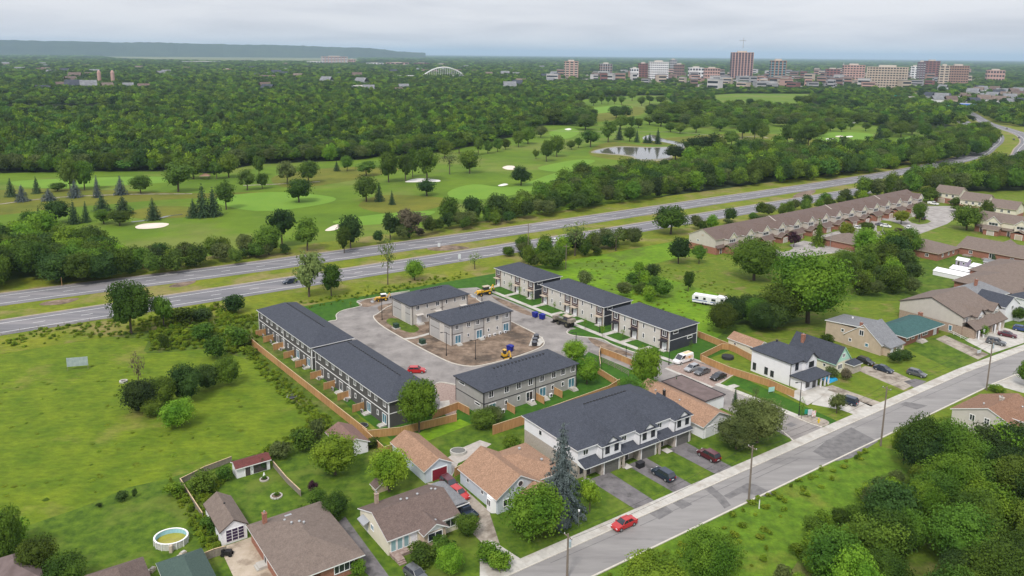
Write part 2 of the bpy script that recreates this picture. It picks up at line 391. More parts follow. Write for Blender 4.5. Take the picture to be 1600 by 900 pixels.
# pool yard
sheet('mown_lawn', gp((-30, 868), (60, 826), (130, 792), (200, 762), (262, 748), (292, 790), (326, 858), (340, 930), (-30, 930)), .03, M_lawn)
sheet('mown_lawn', sp((26, 116), (25.6, 135), (41.5, 134.5), (41.4, 115)), .035, M_lawn)
sheet('mown_lawn', gp((425, 712), (520, 660), (585, 705), (570, 720), (600, 780), (520, 790), (460, 770)), .036, M_lawn)
sheet('yard_lawn', gp((640, 700), (770, 650), (835, 690), (840, 720), (760, 700), (700, 700)), .037, M_lawn)
# dev loop road
sheet('loop_road', [D(-129, 84.5), D(-170, 85), D(-201, 85)] + gp((516, 502), (526, 500), (525, 492), (537, 485), (565, 478), (558, 471), (588, 465), (615, 458), (745, 449), (768, 459), (872, 501)) + dp((-156.7, 143.1), (-140, 143.9), (-140, 134), (-138.8, 131.8), (-139, 122), (-139, 93.5), (-134.4, 93.1), (-131, 86)), .05, M_asph)
sheet('access_lane', dp((-140, 143.9), (-122, 145), (-120.8, 152.5), (-108.3, 152.3), (-107.1, 145), (-98, 144.4), (-90, 144), (-81.4, 143.7), (-79.6, 144.6)) + sp((140.2, 84.3), (126.5, 84.3)) + dp((-81.2, 134.2), (-84.5, 134.8), (-140, 134)), .05, M_asph)
isl = gp((590, 491), (584, 494), (586, 500), (600, 512), (640, 535), (680, 556), (707, 568), (735, 573), (760, 570), (800, 560), (832, 549), (848, 541), (849, 532), (835, 521), (799, 503), (772, 487), (745, 468), (735, 461), (660, 466), (612, 477))
sheet('dirt_island', isl, .065, M_dirt, 3)
isl_c = smooth_pts(isl, 3); isl_c.append(isl_c[0])
ribbon('kerb', isl_c, .14, -.14, .0, .19, M_curb)
sheet('weed_patch', gp((640, 503), (612, 497), (605, 505), (640, 520), (655, 515), (648, 508)), .075, M_wild, 3)
ribbon('walkway', gp((718, 508), (680, 519), (648, 528), (632, 530)), .6, -.6, .08, .08, M_conc)
ribbon('kerb', smooth_line(gp((500, 508), (516, 502), (526, 500), (525.5, 492), (537, 485), (565, 478), (558, 471), (588, 465), (612, 459), (640, 455)), 4), .12, -.12, .03, .17, M_curb)
# right sidewalk of the development
swr = gp((768, 456.5), (872, 498.5), (955, 532), (1049, 566), (1062, 572)); ribbon('walkway', swr, 1.3, -.2, .06, .14, M_conc)
sheet('kerb_lawn', gp((887, 521), (905, 514), (955, 534.5), (1000, 552), (985, 549), (957, 539), (938, 530), (910, 526)), .16, M_lawnb, 2)
ribbon('kerb', smooth_line(gp((888, 516), (886, 521), (900, 525.5), (938, 530), (957, 539), (985, 549), (1010, 556)), 4), .12, -.12, .05, .2, M_curb)
sheet('parking_bays', gp((1040, 574), (1081, 563), (1146, 586), (1128, 597), (1113, 606), (1075, 592)), .066, M_paver)
ribbon('kerb', gp((1082, 561), (1148, 585), (1124, 600)), .12, -.12, .03, .17, M_curb)
ribbon('walkway', gp((1040, 575.5), (1075, 590), (1113, 605.5)), .45, -.45, .07, .08, M_conc)
ribbon('walkway', gp((1119, 600.5), (1140, 608), (1175, 622), (1220, 640)), .75, -.75, .05, .15, M_conc)
sheet('walk_pad', gp((1136, 604), (1147, 601), (1156, 604), (1146, 608)), .155, M_conc)
ribbon('walkway', gp((1219, 640), (1250, 652.5)), .7, -.7, .05, .15, M_conc)
ribbon('kerb', smooth_line(gp((1219, 643), (1250, 655.5), (1262, 661), (1276, 665.5), (1284, 668)), 3), .12, -.12, .05, .18, M_curb)
sheet('gravel_apron', gp((1247, 656), (1252, 650), (1268, 650), (1290, 656), (1296, 662), (1284, 667), (1262, 660)), .07, M_gravel, 2)
ribbon('kerb', smooth_line(gp((1221, 673), (1228, 679), (1236, 686), (1240, 690)), 3), .12, -.12, .03, .17, M_curb)
sheet('paved_court', gp((676, 601), (690, 598.5), (712, 603), (716, 625), (712, 650), (692, 646), (686, 620)), .07, M_paver)
ribbon('kerb', smooth_line(gp((674, 606), (680, 600.5), (690, 598), (712, 602)), 3), .12, -.12, .04, .2, M_curb)
sheet('concrete_slab', gp((688, 628), (702, 626), (703, 633), (692, 641), (686, 640)), .16, M_conc)
sheet('sandy_drain_cover', gp((1226, 664), (1236, 660), (1246, 664), (1236, 668)), .056, M_patch)
for p in [(901, 526, 5), (1068, 598, 6), (608, 502, 5), (920, 535, 5)]:
    x, y = G(p[0], p[1]); ribbon('drain_cover', [D(*(lambda q: q)(( x * math.cos(R(DA)) + y * math.sin(R(DA)) - .6, -x * math.sin(R(DA)) + y * math.cos(R(DA))))), D(x * math.cos(R(DA)) + y * math.sin(R(DA)) + .6, -x * math.sin(R(DA)) + y * math.cos(R(DA)))], .5, -.5, .056, .056, M_patch)
# construction mud / wear on the loop
for p in ([(590, 480), (600, 476), (612, 474), (640, 470), (612, 482), (596, 488)], [(768, 463), (800, 474), (835, 492), (822, 492), (790, 478)], [(920, 527), (960, 542), (990, 556), (960, 552), (930, 540)], [(560, 476), (572, 468), (590, 466), (600, 470), (575, 480)]):
    sheet('dirt', gp(*p), .058, M_dirt, 3)
# street with sidewalk and kerbs
ST = [S(-60, 80.9), S(40, 80.9), S(120, 80.9), S(195, 80.9), S(225, 79.6), S(270, 75.8), S(330, 69)]
ribbon('street', ST, 3.45, -3.45, .04, .04, M_street)
ribbon('kerb', ST, 3.62, 3.45, .0, .16, M_curb)
ribbon('kerb', ST, -3.45, -3.75, .0, .16, M_curb)
sw = ribbon('sidewalk', ST, 5.75, 3.62, .0, .11, M_conc)
slab = MB().box(-.735, .735, -1.02, 1.02, .11, .145).mesh('paving_slab', M_conc)
s_ = 45.0
while s_ < 232:
    if not (126.3 < s_ < 140.2):
        k = 0 if s_ < 195 else (s_ - 195) * .0435
        if s_ > 225: k = 1.3 + (s_ - 225) * .0845
        a = SA if s_ < 195 else (SA - 2.5 if s_ < 225 else SA - 4.8)
        x, y = S(s_ + .75, 80.9 - k + 4.66)
        obj('paving_slab', slab, parent=sw, loc=(x, y, 0), rz=R(a))
    s_ += 1.5
for p in ([(1130, 775), (1168, 755), (1182, 758), (1210, 772), (1195, 776), (1160, 770), (1140, 780)], [(1100, 764), (1112, 760), (1130, 775), (1142, 790), (1132, 795), (1118, 778)], [(1010, 800), (1036, 788), (1052, 800), (1030, 812)], [(1290, 690), (1330, 668), (1372, 690), (1330, 716), (1300, 722), (1270, 706)], [(1405, 632), (1415, 628), (1450, 634), (1432, 640)], [(1044, 782), (1060, 778), (1082, 788), (1066, 796)]):
    sheet('asphalt_patch', gp(*p), .046, M_patch)
for a, b in (((1000, 822), (1236, 714)), ((1240, 712), (1440, 622)), ((1445, 620), (1570, 566)), ((860, 880), (985, 826)), ((1180, 748), (1250, 716))):
    ribbon('tar_seam', gp(a, b), .07, -.07, .047, .047, M_patch)
# driveways
def drive(pts, m, z=.05, name='driveway'): return sheet(name, pts, z, m)
drive(sp((57, 86.7), (60.6, 86.7), (66.3, 100), (66.6, 111), (62, 113.5), (60.8, 100), (60.4, 90)), M_gravel)
sheet('driveway', sp((55.9, 86.7), (63.2, 86.7), (62.2, 93), (60.0, 93)), .056, M_conc)
drive(sp((43.0, 85), (44.6, 86.7), (45.8, 112), (42.2, 110), (42.5, 97)), M_drive, .045)
drive(sp((26, 100), (26.5, 115), (31.5, 115), (32.2, 111), (34.5, 98), (30, 98)), mat('tan_concrete', (.38, .32, .24), (.46, .39, .31), .8, .95, coord='World', c3=(.25, .2, .15), s3=.3), .045)
for a in (86.9, 96.2, 107.1):
    drive(sp((a, 86.7), (a + 4.6, 86.7), (a + 4.6, 98.2), (a - .4, 98.2)), M_drive)
for a in (85.2, 94.6, 105.2): sheet('stoop', sp((a, 96.9), (a + 1.6, 96.9), (a + 1.6, 98.6), (a, 98.6)), .15, M_conc)
for a in ((79, 86.9, 92), (91.6, 96.1, 97), (101, 107, 97)): sheet('front_lawn', sp((a[0], 86.75), (a[1], 86.75), (a[1] - .3, a[2]), (a[0], a[2])), .04, M_lawn)
sheet('front_lawn', sp((112.2, 86.75), (120, 86.75), (122, 97), (112.2, 99)), .04, M_lawn)
sheet('sod_strip', gp((1128, 602), (1150, 586), (1330, 668), (1296, 674), (1285, 655), (1250, 648), (1200, 628), (1178, 616), (1150, 603)), .034, M_lawnb)
drive(gp((1268, 632), (1284, 607), (1300, 612), (1372, 637), (1340, 650), (1315, 641)), M_conc)
sheet('terrace', gp((1228, 617), (1268, 600), (1296, 607), (1282, 622), (1262, 634)), .15, M_conc)
drive(gp((1283, 606), (1300, 602), (1345, 618), (1390, 634), (1371, 640), (1340, 626)), M_gravel)
drive(gp((1338, 578), (1352, 572), (1400, 582), (1435, 598), (1412, 610), (1370, 592)), M_gravel)
drive(gp((1412, 596), (1430, 592), (1448, 596), (1430, 607)), M_drive, .055)
sheet('dry_yard', gp((1420, 575), (1452, 572), (1492, 580), (1448, 604), (1420, 590)), .04, M_lawny, 2)
sheet('front_lawn', gp((1418, 545), (1470, 530), (1538, 562), (1492, 580)), .048, M_lawn)
sheet('front_lawn', gp((1320, 600), (1345, 585), (1430, 604), (1392, 622)), .047, M_lawny)
drive(gp((1462, 530), (1476, 524), (1545, 554), (1528, 562)), M_gravel)
drive(gp((1508, 532), (1530, 520), (1560, 510), (1600, 520), (1600, 536), (1548, 553)), M_conc)
drive(gp((1548, 600), (1600, 580), (1640, 600), (1620, 620)), M_conc, .045)
sheet('patio', gp((690, 738), (700, 715), (722, 700), (750, 688), (768, 694), (742, 712), (716, 724), (706, 745)), .05, mat('patio_stone', (.33, .30, .27), (.43, .39, .35), 1.2, .95, coord='World', detail=5))
# townhouse complex
drive(gp((1200, 398), (1215, 388), (1270, 372), (1340, 352), (1440, 322), (1500, 322), (1505, 332), (1480, 350), (1420, 372), (1395, 390), (1300, 396), (1240, 404)), mat('court_paving', (.27, .25, .235), (.34, .32, .30), .3, .95, coord='World', fine=(.3, .2)), .045, 'court_road')
for p in ([(1208, 384), (1225, 380), (1240, 388), (1222, 394)], [(1255, 376), (1275, 370), (1330, 378), (1310, 384)], [(1370, 362), (1378, 344), (1405, 350), (1412, 358)], [(1418, 344), (1432, 338), (1455, 346), (1436, 351)]):
    sheet('verge_lawn', gp(*p), .055, M_lawny, 2)
sheet('back_lawn', gp((1215, 495), (1310, 470), (1420, 470), (1500, 520), (1400, 540), (1340, 500)), .03, M_lawny)

# ------------------------------------------------------------ golf course and distant open land
OPEN = []
def open_land(name, pts, z, m, sm=0, add=True):
    if add: OPEN.append(pts)
    return sheet(name, gp(*pts), z, m, sm)
GOLF = [(-60, 400), (-60, 272), (120, 268), (255, 268), (330, 271), (400, 257), (560, 250), (600, 243), (645, 244), (700, 236), (760, 224), (835, 205), (850, 196), (905, 194), (930, 190), (880, 178), (862, 168), (880, 160), (930, 153), (1000, 149), (1090, 150), (1150, 146), (1330, 147), (1262, 158), (1290, 168), (1345, 190), (1430, 200), (1475, 214), (1440, 232), (1380, 240), (1300, 240), (1240, 262), (1120, 275), (1060, 300), (980, 320), (860, 345), (700, 372), (560, 392), (400, 405), (200, 440), (-60, 470)]
open_land('golf_course', GOLF, .03, M_golf)
zz = [.035]
for pts in ([(-20, 300), (100, 295), (300, 302), (420, 300), (470, 312), (300, 310), (100, 325), (-20, 335)], [(205, 330), (250, 322), (310, 325), (300, 338), (230, 342), (200, 338)], [(560, 322), (600, 305), (700, 310), (690, 322), (620, 335)], [(925, 232), (960, 222), (1040, 232), (1060, 222), (1100, 226), (1075, 240), (1030, 255), (930, 245)], [(880, 175), (960, 165), (1010, 170), (990, 182), (920, 190)], [(1210, 230), (1260, 220), (1320, 228), (1280, 240), (1225, 240)], [(430, 275), (520, 262), (620, 262), (600, 272), (500, 290), (440, 292)], [(1000, 225), (1050, 215), (1180, 208), (1300, 222), (1200, 218), (1080, 226)]):
    zz[0] += .004; sheet('golf_rough', gp(*pts), zz[0], M_rough, 4)
for pts in ([(700, 300), (740, 288), (800, 292), (870, 270), (940, 262), (930, 275), (800, 305), (720, 312)], [(520, 346), (600, 334), (680, 330), (640, 345), (560, 352)], [(15, 285), (80, 280), (230, 276), (290, 282), (180, 290), (60, 294)], [(330, 312), (420, 300), (520, 308), (500, 320), (400, 330)], [(840, 262), (900, 250), (930, 252), (880, 268)], [(860, 206), (890, 200), (905, 206), (890, 216), (865, 214)], [(1280, 213), (1310, 206), (1365, 210), (1340, 220), (1290, 221)], [(1400, 218), (1430, 213), (1460, 217), (1430, 224)], [(905, 172), (960, 165), (990, 168), (930, 178)], [(1010, 268), (1040, 264), (1060, 270), (1035, 275)]):
    zz[0] += .004; sheet('putting_green' if len(pts) < 5 else 'fairway', gp(*pts), zz[0], M_green, 4)
BUNK = [([(212, 354), (225, 350), (250, 348.5), (264, 350), (255, 355), (235, 357.5), (215, 357.5)], 1), ([(633, 284), (645, 280), (660, 279), (685, 281), (686, 284), (665, 284.5), (640, 285)], 0), ([(508, 360), (520, 353), (530, 351), (528, 358), (515, 361)], 1), ([(785, 262), (793, 259), (804, 260), (803, 265), (792, 265)], 1), ([(882, 202), (889, 200.5), (893, 202), (888, 203.5)], 0), ([(1220, 238), (1232, 235), (1245, 235.5), (1236, 238.5)], 1), ([(1290, 217), (1300, 216), (1306, 217.5), (1296, 219)], 0), ([(1305, 213), (1314, 212), (1318, 213.5), (1310, 214.5)], 1), ([(930, 174), (936, 173), (938, 174.5), (932, 175.5)], 0), ([(1325, 191.5), (1334, 190.5), (1337, 192), (1328, 193)], 0), ([(778, 290), (788, 287), (794, 288.5), (784, 291)], 0), ([(1322, 213.2), (1330, 212.5), (1333, 213.8), (1325, 214.6)], 0)]
for p, t in BUNK: sheet('sand_bunker', gp(*p), .10, M_sand if t else mat('white_sand', (.66, .64, .60), (.72, .70, .67), .2, 1, coord='World'), 4)
POND = [(928, 238), (940, 233.5), (970, 230), (1010, 231), (1048, 230), (1062, 226), (1068, 232), (1050, 240), (1042, 247), (1000, 249), (985, 243), (950, 240)]
sheet('pond_bank', gp(*[((x - 998) * 1.07 + 998, (y - 238) * 1.25 + 238.5) for x, y in POND]), .085, mat('pond_mud', (.20, .19, .13), (.26, .24, .18), .1, 1, coord='World'), 4)
sheet('pond', gp(*POND), .10, M_water, 4)
sheet('pond', gp((1005, 214), (1020, 211), (1040, 218), (1068, 223), (1070, 229), (1055, 226), (1030, 221), (1008, 219)), .101, M_water, 4)
for pts in ([(-20, 322), (40, 314), (100, 308), (200, 304), (300, 303)], [(840, 203), (880, 205), (960, 206), (1060, 207), (1150, 216), (1220, 226), (1235, 230)], [(380, 290), (430, 288), (500, 284)], [(1150, 215), (1185, 213), (1200, 216)]):
    ribbon('cart_path', smooth_line(gp(*pts), 5), .9, -.9, .11, .11, M_gravel)
ribbon('creek', smooth_line(gp((205, 347), (225, 345), (250, 341), (262, 338), (285, 335)), 4), .9, -.9, .105, .105, M_water)
# far fields
for pts in ([(150, 88), (300, 87), (420, 88.5), (560, 91), (560, 98.5), (400, 98), (240, 96), (180, 93)], [(560, 98), (720, 100), (720, 103), (560, 102)]):
    open_land('farm_field', pts, .3, M_field)
CITY = [(840, 128), (885, 130), (950, 130), (1040, 137), (1060, 141), (1150, 143), (1300, 140), (1380, 142), (1500, 135), (1570, 128), (1560, 112), (1300, 110), (1000, 110), (900, 112)]
sheet('city_ground', gp(*CITY), .25, mat('city_paving', (.24, .22, .21), (.32, .29, .28), .01, 1, coord='World'))

# ------------------------------------------------------------ trees
def leaf_quads(cen, nrm, size, rg, jit=.7):
    n = len(cen)
    nrm = nrm + rg.normal(0, jit, (n, 3)); nrm /= np.linalg.norm(nrm, axis=1)[:, None] + 1e-9
    t = np.cross(nrm, rg.normal(0, 1, (n, 3))); t /= np.linalg.norm(t, axis=1)[:, None] + 1e-9
    b = np.cross(nrm, t)
    s = (size * rg.uniform(.6, 1.3, n))[:, None]
    w = s * rg.uniform(.55, .9, n)[:, None]
    P = np.stack([cen - t * s - b * w * .3, cen + b * w, cen + t * s - b * w * .2, cen - b * w * .9], 1)
    return P.reshape(-1, 3)
def quads_mesh(name, P, mats, extra=None):
    n = len(P) // 4
    v = P; ev, ef = [], []
    if extra: ev, ef = extra.v, extra.f
    me = bpy.data.meshes.new(name)
    vs = [tuple(map(float, p)) for p in v] + list(ev)
    fs = [(4 * i, 4 * i + 1, 4 * i + 2, 4 * i + 3) for i in range(n)] + [tuple(k + 4 * n for k in f) for f in ef]
    me.from_pydata(vs, [], fs)
    for m in mats: me.materials.append(m)
    if extra:
        mi = [0] * n + extra.m
        me.polygons.foreach_set('material_index', mi)
    me.update(); return me
def lump(mb, c, r, rg, mi=0, k=2):
    # small irregular solid at the heart of a clump, so that the crown is not hollow
    n = 6; rings = []
    for a in (-.75, 0, .7):
        q = math.cos(a * 1.3)
        rings.append([(c[0] + r * q * math.cos(2 * math.pi * i / n) * rg.uniform(.8, 1.1), c[1] + r * q * math.sin(2 * math.pi * i / n) * rg.uniform(.8, 1.1), c[2] + r * math.sin(a * 1.3) * .9) for i in range(n)])
    mb.loft(rings, mi)
def crown(seed, nl, leaf, clumps=26, shape='round', trunk=True):
    """unit tree: 1 tall, crown about 1 wide; returns crown quads, solid cores"""
    rg = np.random.default_rng(seed); core = MB(); C, Nn, S_ = [], [], []
    lo = {'round': .09, 'tall': .12, 'oval': .08, 'bush': .0, 'umbrella': .17, 'airy': .22}[shape]
    cl = []
    for i in range(clumps):
        while 1:
            p = rg.uniform(-1, 1, 3)
            d = np.linalg.norm(p)
            if .25 < d < 1: break
        z = p[2]
        wz = math.sqrt(max(.05, 1 - z * z))
        if shape == 'umbrella': p[:2] *= 1.0 if z > 0 else .75
        if shape == 'tall': p[:2] *= .9
        hz = (1 - lo) / 2
        r = rg.uniform(.16, .27) * (1.1 if shape in ('round', 'bush') else .95) * (.75 if shape == 'airy' else 1)
        c = np.array([p[0] * (.5 - r * .75), p[1] * (.5 - r * .75), lo + hz + z * (hz - r * .62)])
        cl.append((c, r))
    for c, r in cl:
        lump(core, c, r * (.52 if shape != 'airy' else .2), rg)
        m = int(nl / clumps * (r / .21) ** 2)
        d = rg.normal(0, 1, (m, 3)); d /= np.linalg.norm(d, axis=1)[:, None]
        d[:, 2] = np.where(d[:, 2] < -.35, -d[:, 2], d[:, 2])
        rr = r * rg.uniform(.72, 1.12, m)[:, None]
        C.append(c + d * rr * [1, 1, .85]); Nn.append(d + [0, 0, .25])
    C = np.concatenate(C); Nn = np.concatenate(Nn)
    keep = C[:, 2] > .01
    return leaf_quads(C[keep], Nn[keep], np.full(keep.sum(), leaf), rg), core
def trunk_mb(seed, lo=.3, r=.022, limbs=5, lean=.02, wid=.32, mi=0, top=.62):
    rr = random.Random(seed); b = MB()
    p = Vector((0, 0, -.01)); q = Vector((rr.uniform(-lean, lean), rr.uniform(-lean, lean), lo)); b.cyl(p, q, r * 1.35, r, 7, mi)
    t = Vector((q.x * 1.5, q.y * 1.5, top)); b.cyl(q, t, r, r * .5, 6, mi)
    for i in range(limbs):
        a = 2 * math.pi * (i + rr.uniform(-.2, .2)) / limbs; w = wid * rr.uniform(.6, 1)
        s = q.lerp(t, rr.uniform(0, .6)); m = s + Vector((math.cos(a) * w * .5, math.sin(a) * w * .5, rr.uniform(.10, .18))); e_ = m + Vector((math.cos(a) * w * .5, math.sin(a) * w * .5, rr.uniform(.08, .2)))
        b.cyl(s, m, r * .55, r * .35, 5, mi); b.cyl(m, e_, r * .35, r * .12, 4, mi)
    return b
def conifer(seed, nl, leaf, wide=1.0):
    rg = np.random.default_rng(seed); C, Nn = [], []; core = MB()
    tiers = 15
    for k in range(tiers):
        f = k / (tiers - 1); z = .07 + f * .88; rad = .5 * (1 - f) ** .82 + .02
        nb = max(4, int(11 * (1 - f)) + 3)
        a0 = rg.uniform(0, 6.28)
        for j in range(nb):
            a = a0 + 2 * math.pi * j / nb + rg.normal(0, .1); L_ = rad * rg.uniform(.78, 1.12)
            m = max(3, int(nl / (tiers * 9) * (L_ / .25)))
            t = rg.uniform(.15, 1, m)
            dirv = np.array([math.cos(a), math.sin(a), 0]); sd_ = np.array([-math.sin(a), math.cos(a), 0])
            c = dirv * (t * L_)[:, None] + sd_ * (rg.normal(0, 1, m) * .05 * (1.1 - t) * wide)[:, None]
            c[:, 2] = z - t * L_ * .22 + rg.normal(0, .01, m)
            C.append(c); Nn.append(np.tile(dirv * .5 + [0, 0, .8], (m, 1)))
    core.cyl((0, 0, .07), (0, 0, .9), .16, .008, 7)
    C = np.concatenate(C); Nn = np.concatenate(Nn)
    return leaf_quads(C, Nn, np.full(len(C), leaf), rg, .35), core
KIND = {}
def variants(key, fn, n): KIND[key] = [fn(i) for i in range(n)]
def mk(key, shape, nl, leaf, clumps, lo=.3, **k):
    def f(i):
        q, c = crown(hash_(key) + i, nl, leaf, clumps, shape)
        return (quads_mesh('crown', q, [L_mid], c), trunk_mb(hash_(key) + i, lo).mesh('trunk', M_bark) if lo else None)
    return f
def hash_(s): return sum(ord(c) * (i + 3) for i, c in enumerate(s)) * 7
variants('round', mk('round', 'round', 2600, .026, 30), 4)
variants('oval', mk('oval', 'oval', 2200, .026, 26), 3)
variants('umbrella', mk('umbrella', 'umbrella', 2200, .028, 24, .38), 3)
variants('airy', mk('airy', 'airy', 800, .024, 26, .4), 2)
variants('bush', mk('bush', 'bush', 1500, .04, 16, 0), 3)
variants('big', mk('big', 'round', 12000, .0155, 64), 3)
variants('thicket', mk('thicket', 'bush', 5200, .021, 40, 0), 3)
variants('hero', mk('hero', 'oval', 7500, .018, 46), 2)
def cf(key, nl, leaf):
    def f(i):
        q, c = conifer(hash_(key) + i, nl, leaf); return (quads_mesh('crown', q, [L_sprg], c), MB().cyl((0, 0, -.01), (0, 0, .2), .02, .015, 6).mesh('trunk', M_bark))
    return f
variants('spruce', cf('spruce', 2400, .03), 3)
variants('bigspruce', cf('bigspruce', 15000, .013), 1)
_first = {}
TREES = []       # bookkeeping for labels
def place_tree(x, y, h, w, kind='round', m=None, label=None, group=None, cat=None, parts=True, name=None, z=0):
    crown_me, trunk_me = rnd.choice(KIND[kind])
    m = m or L_mid
    conif = 'spruce' in kind
    nm = name or ('spruce_tree' if conif else 'bush' if kind == 'bush' else 'broadleaf_tree')
    if kind == 'thicket': w *= 1.1
    rt = root(nm, label or '', cat or ('tree' if kind != 'bush' else 'bush'), (x, y, z), rnd.uniform(0, 6.28), group)
    rt.scale = (w, w, h)
    c = obj('foliage' if kind == 'bush' else 'crown', crown_me, parent=rt)
    c.material_slots[0].link = 'OBJECT'; c.material_slots[0].material = m
    if trunk_me and parts: obj('trunk', trunk_me, parent=rt)
    TREES.append((rt, kind, m))
    return rt
def px_tree(px, base, top, wpx, kind='round', m=None, label=None, group=None, **k):
    x, y = G(px, base)
    d = np.array([x, y, -H]) @ AF
    lo_, hi_ = .2, 60.
    for _ in range(30):
        mid = (lo_ + hi_) / 2
        if PX(x, y, mid)[1] > top: lo_ = mid
        else: hi_ = mid
    return place_tree(x, y, lo_, wpx * d / F, kind, m, label, group, **k)

# --- golf course trees, placed one by one
A3 = lambda a, b: (800 + a / 4, 30 + b / 4)
A4 = lambda a, b: (1200 + a / 4, 30 + b / 4)
A5 = lambda a, b: (a / 4, 230 + b / 4)
A6 = lambda a, b: (400 + a / 4, 230 + b / 4)
golf = []
for A, lst in ((A3, [(370, 540, 480, 60), (435, 530, 465, 60), (510, 540, 480, 60), (560, 530, 470, 50), (600, 530, 480, 40), (640, 530, 480, 40), (685, 535, 480, 50), (750, 510, 460, 60), (810, 540, 485, 50), (860, 530, 480, 60), (930, 530, 480, 70), (1010, 570, 460, 60, 's'), (650, 620, 545, 90, 'd'), (700, 630, 545, 100, 'd'), (880, 600, 535, 80, 'd'), (680, 690, 600, 90), (600, 770, 640, 110), (490, 800, 690, 110), (460, 690, 625, 120), (280, 860, 735, 90), (215, 890, 760, 80), (150, 875, 815, 45), (370, 815, 760, 60), (415, 805, 740, 50), (670, 755, 670, 60, 's'), (735, 765, 680, 70), (780, 770, 695, 40, 's'), (835, 775, 725, 40, 's'), (860, 775, 715, 45, 's'), (910, 780, 685, 50, 's'), (100, 780, 680, 100), (40, 800, 700, 70), (60, 690, 600, 150), (140, 700, 600, 120), (260, 660, 560, 140), (330, 660, 570, 110), (430, 640, 560, 140), (180, 740, 670, 70, 'p'), (1020, 880, 790, 130, 'd'), (1130, 860, 740, 140, 'd'), (1230, 850, 720, 160, 'd'), (990, 705, 650, 70), (1050, 715, 650, 70), (1080, 650, 610, 70), (1150, 710, 610, 80), (1300, 700, 620, 100), (1370, 790, 700, 90), (1440, 745, 620, 90), (1515, 755, 620, 90), (1565, 765, 650, 80), (1485, 890, 770, 60, 's'), (860, 660, 610, 90), (930, 670, 590, 110), (1030, 640, 540, 130), (1130, 620, 500, 110), (1230, 600, 520, 120), (1180, 505, 470, 20, 's'), (1340, 590, 540, 90), (1440, 600, 540, 110), (1560, 610, 550, 120), (790, 680, 620, 60), (745, 690, 610, 60)]),
               (A4, [(120, 780, 660, 90), (185, 790, 660, 90), (250, 800, 660, 120), (310, 720, 640, 80), (390, 700, 640, 60), (460, 705, 650, 60), (515, 690, 645, 45), (610, 700, 650, 60), (690, 780, 680, 100, 's'), (630, 790, 750, 40, 's'), (740, 830, 750, 90, 'd'), (830, 740, 640, 90), (900, 720, 640, 90), (975, 750, 650, 80), (330, 620, 580, 60), (240, 545, 480, 80), (190, 540, 480, 60), (660, 660, 590, 110), (760, 650, 590, 100), (120, 620, 560, 80), (60, 640, 560, 90)]),
               (A6, [(20, 180, 50, 70), (40, 260, 170, 70), (195, 230, 100, 120, 'p'), (330, 225, 90, 120), (270, 345, 205, 150), (505, 150, 90, 45, 's'), (570, 150, 60, 70), (690, 180, 85, 120), (830, 220, 35, 120), (935, 215, 50, 100), (980, 190, 20, 80), (1070, 210, 0, 150), (1210, 170, 30, 100, 'a'), (1335, 165, 25, 120), (690, 340, 190, 140), (770, 340, 230, 65, 's'), (850, 360, 275, 45, 's'), (1068, 305, 210, 130, 'd'), (1180, 70, -40, 100), (1270, 40, -50, 90), (1390, 50, -60, 70), (1450, 40, -40, 60), (1510, 30, -50, 60), (1560, 15, -50, 60)]),
               (A5, [(140, 340, 240, 90, 'b'), (305, 335, 260, 95, 'b'), (470, 315, 210, 90, 'b'), (610, 315, 185, 60, 'b'), (755, 298, 185, 85, 'b'), (70, 310, 200, 70, 's'), (230, 290, 190, 60, 's'), (440, 275, 85, 110), (530, 270, 90, 110), (880, 290, 180, 120), (1115, 280, 110, 190), (1210, 200, 65, 150), (1430, 190, 50, 120), (1545, 270, 150, 110), (960, 455, 325, 100, 's'), (1210, 440, 330, 90, 's'), (1270, 438, 240, 110, 's'), (1335, 432, 260, 110, 's'), (1415, 390, 220, 130), (355, 480, 340, 150, 'd'), (250, 505, 375, 60, 's'), (465, 480, 340, 80, 's'), (540, 470, 345, 60, 's'), (640, 400, 300, 110, 's'), (770, 420, 310, 130, 's'), (1355, 200, 90, 80), (360, 275, 225, 90), (650, 480, 390, 120), (750, 490, 400, 130)])):
    for t in lst:
        k = t[4] if len(t) > 4 else ''
        x, y0 = A(t[0], t[1]); y1 = A(0, t[2])[1]
        kind = 'spruce' if k in 's b' and k else rnd.choice(['umbrella', 'round', 'round', 'oval'])
        m = {'b': L_sprb, 's': L_sprg, 'd': L_dark, 'p': L_olive, 'a': L_pale, '': rnd.choice([L_mid, L_golf, L_golf, L_mid])}[k]
        if k == 'a': kind = 'airy'
        golf.append(px_tree(x, y0, y1 - (y0 - y1) * .1, t[3] / 4 * (1.2 if kind != 'spruce' else 1.15), kind, m))

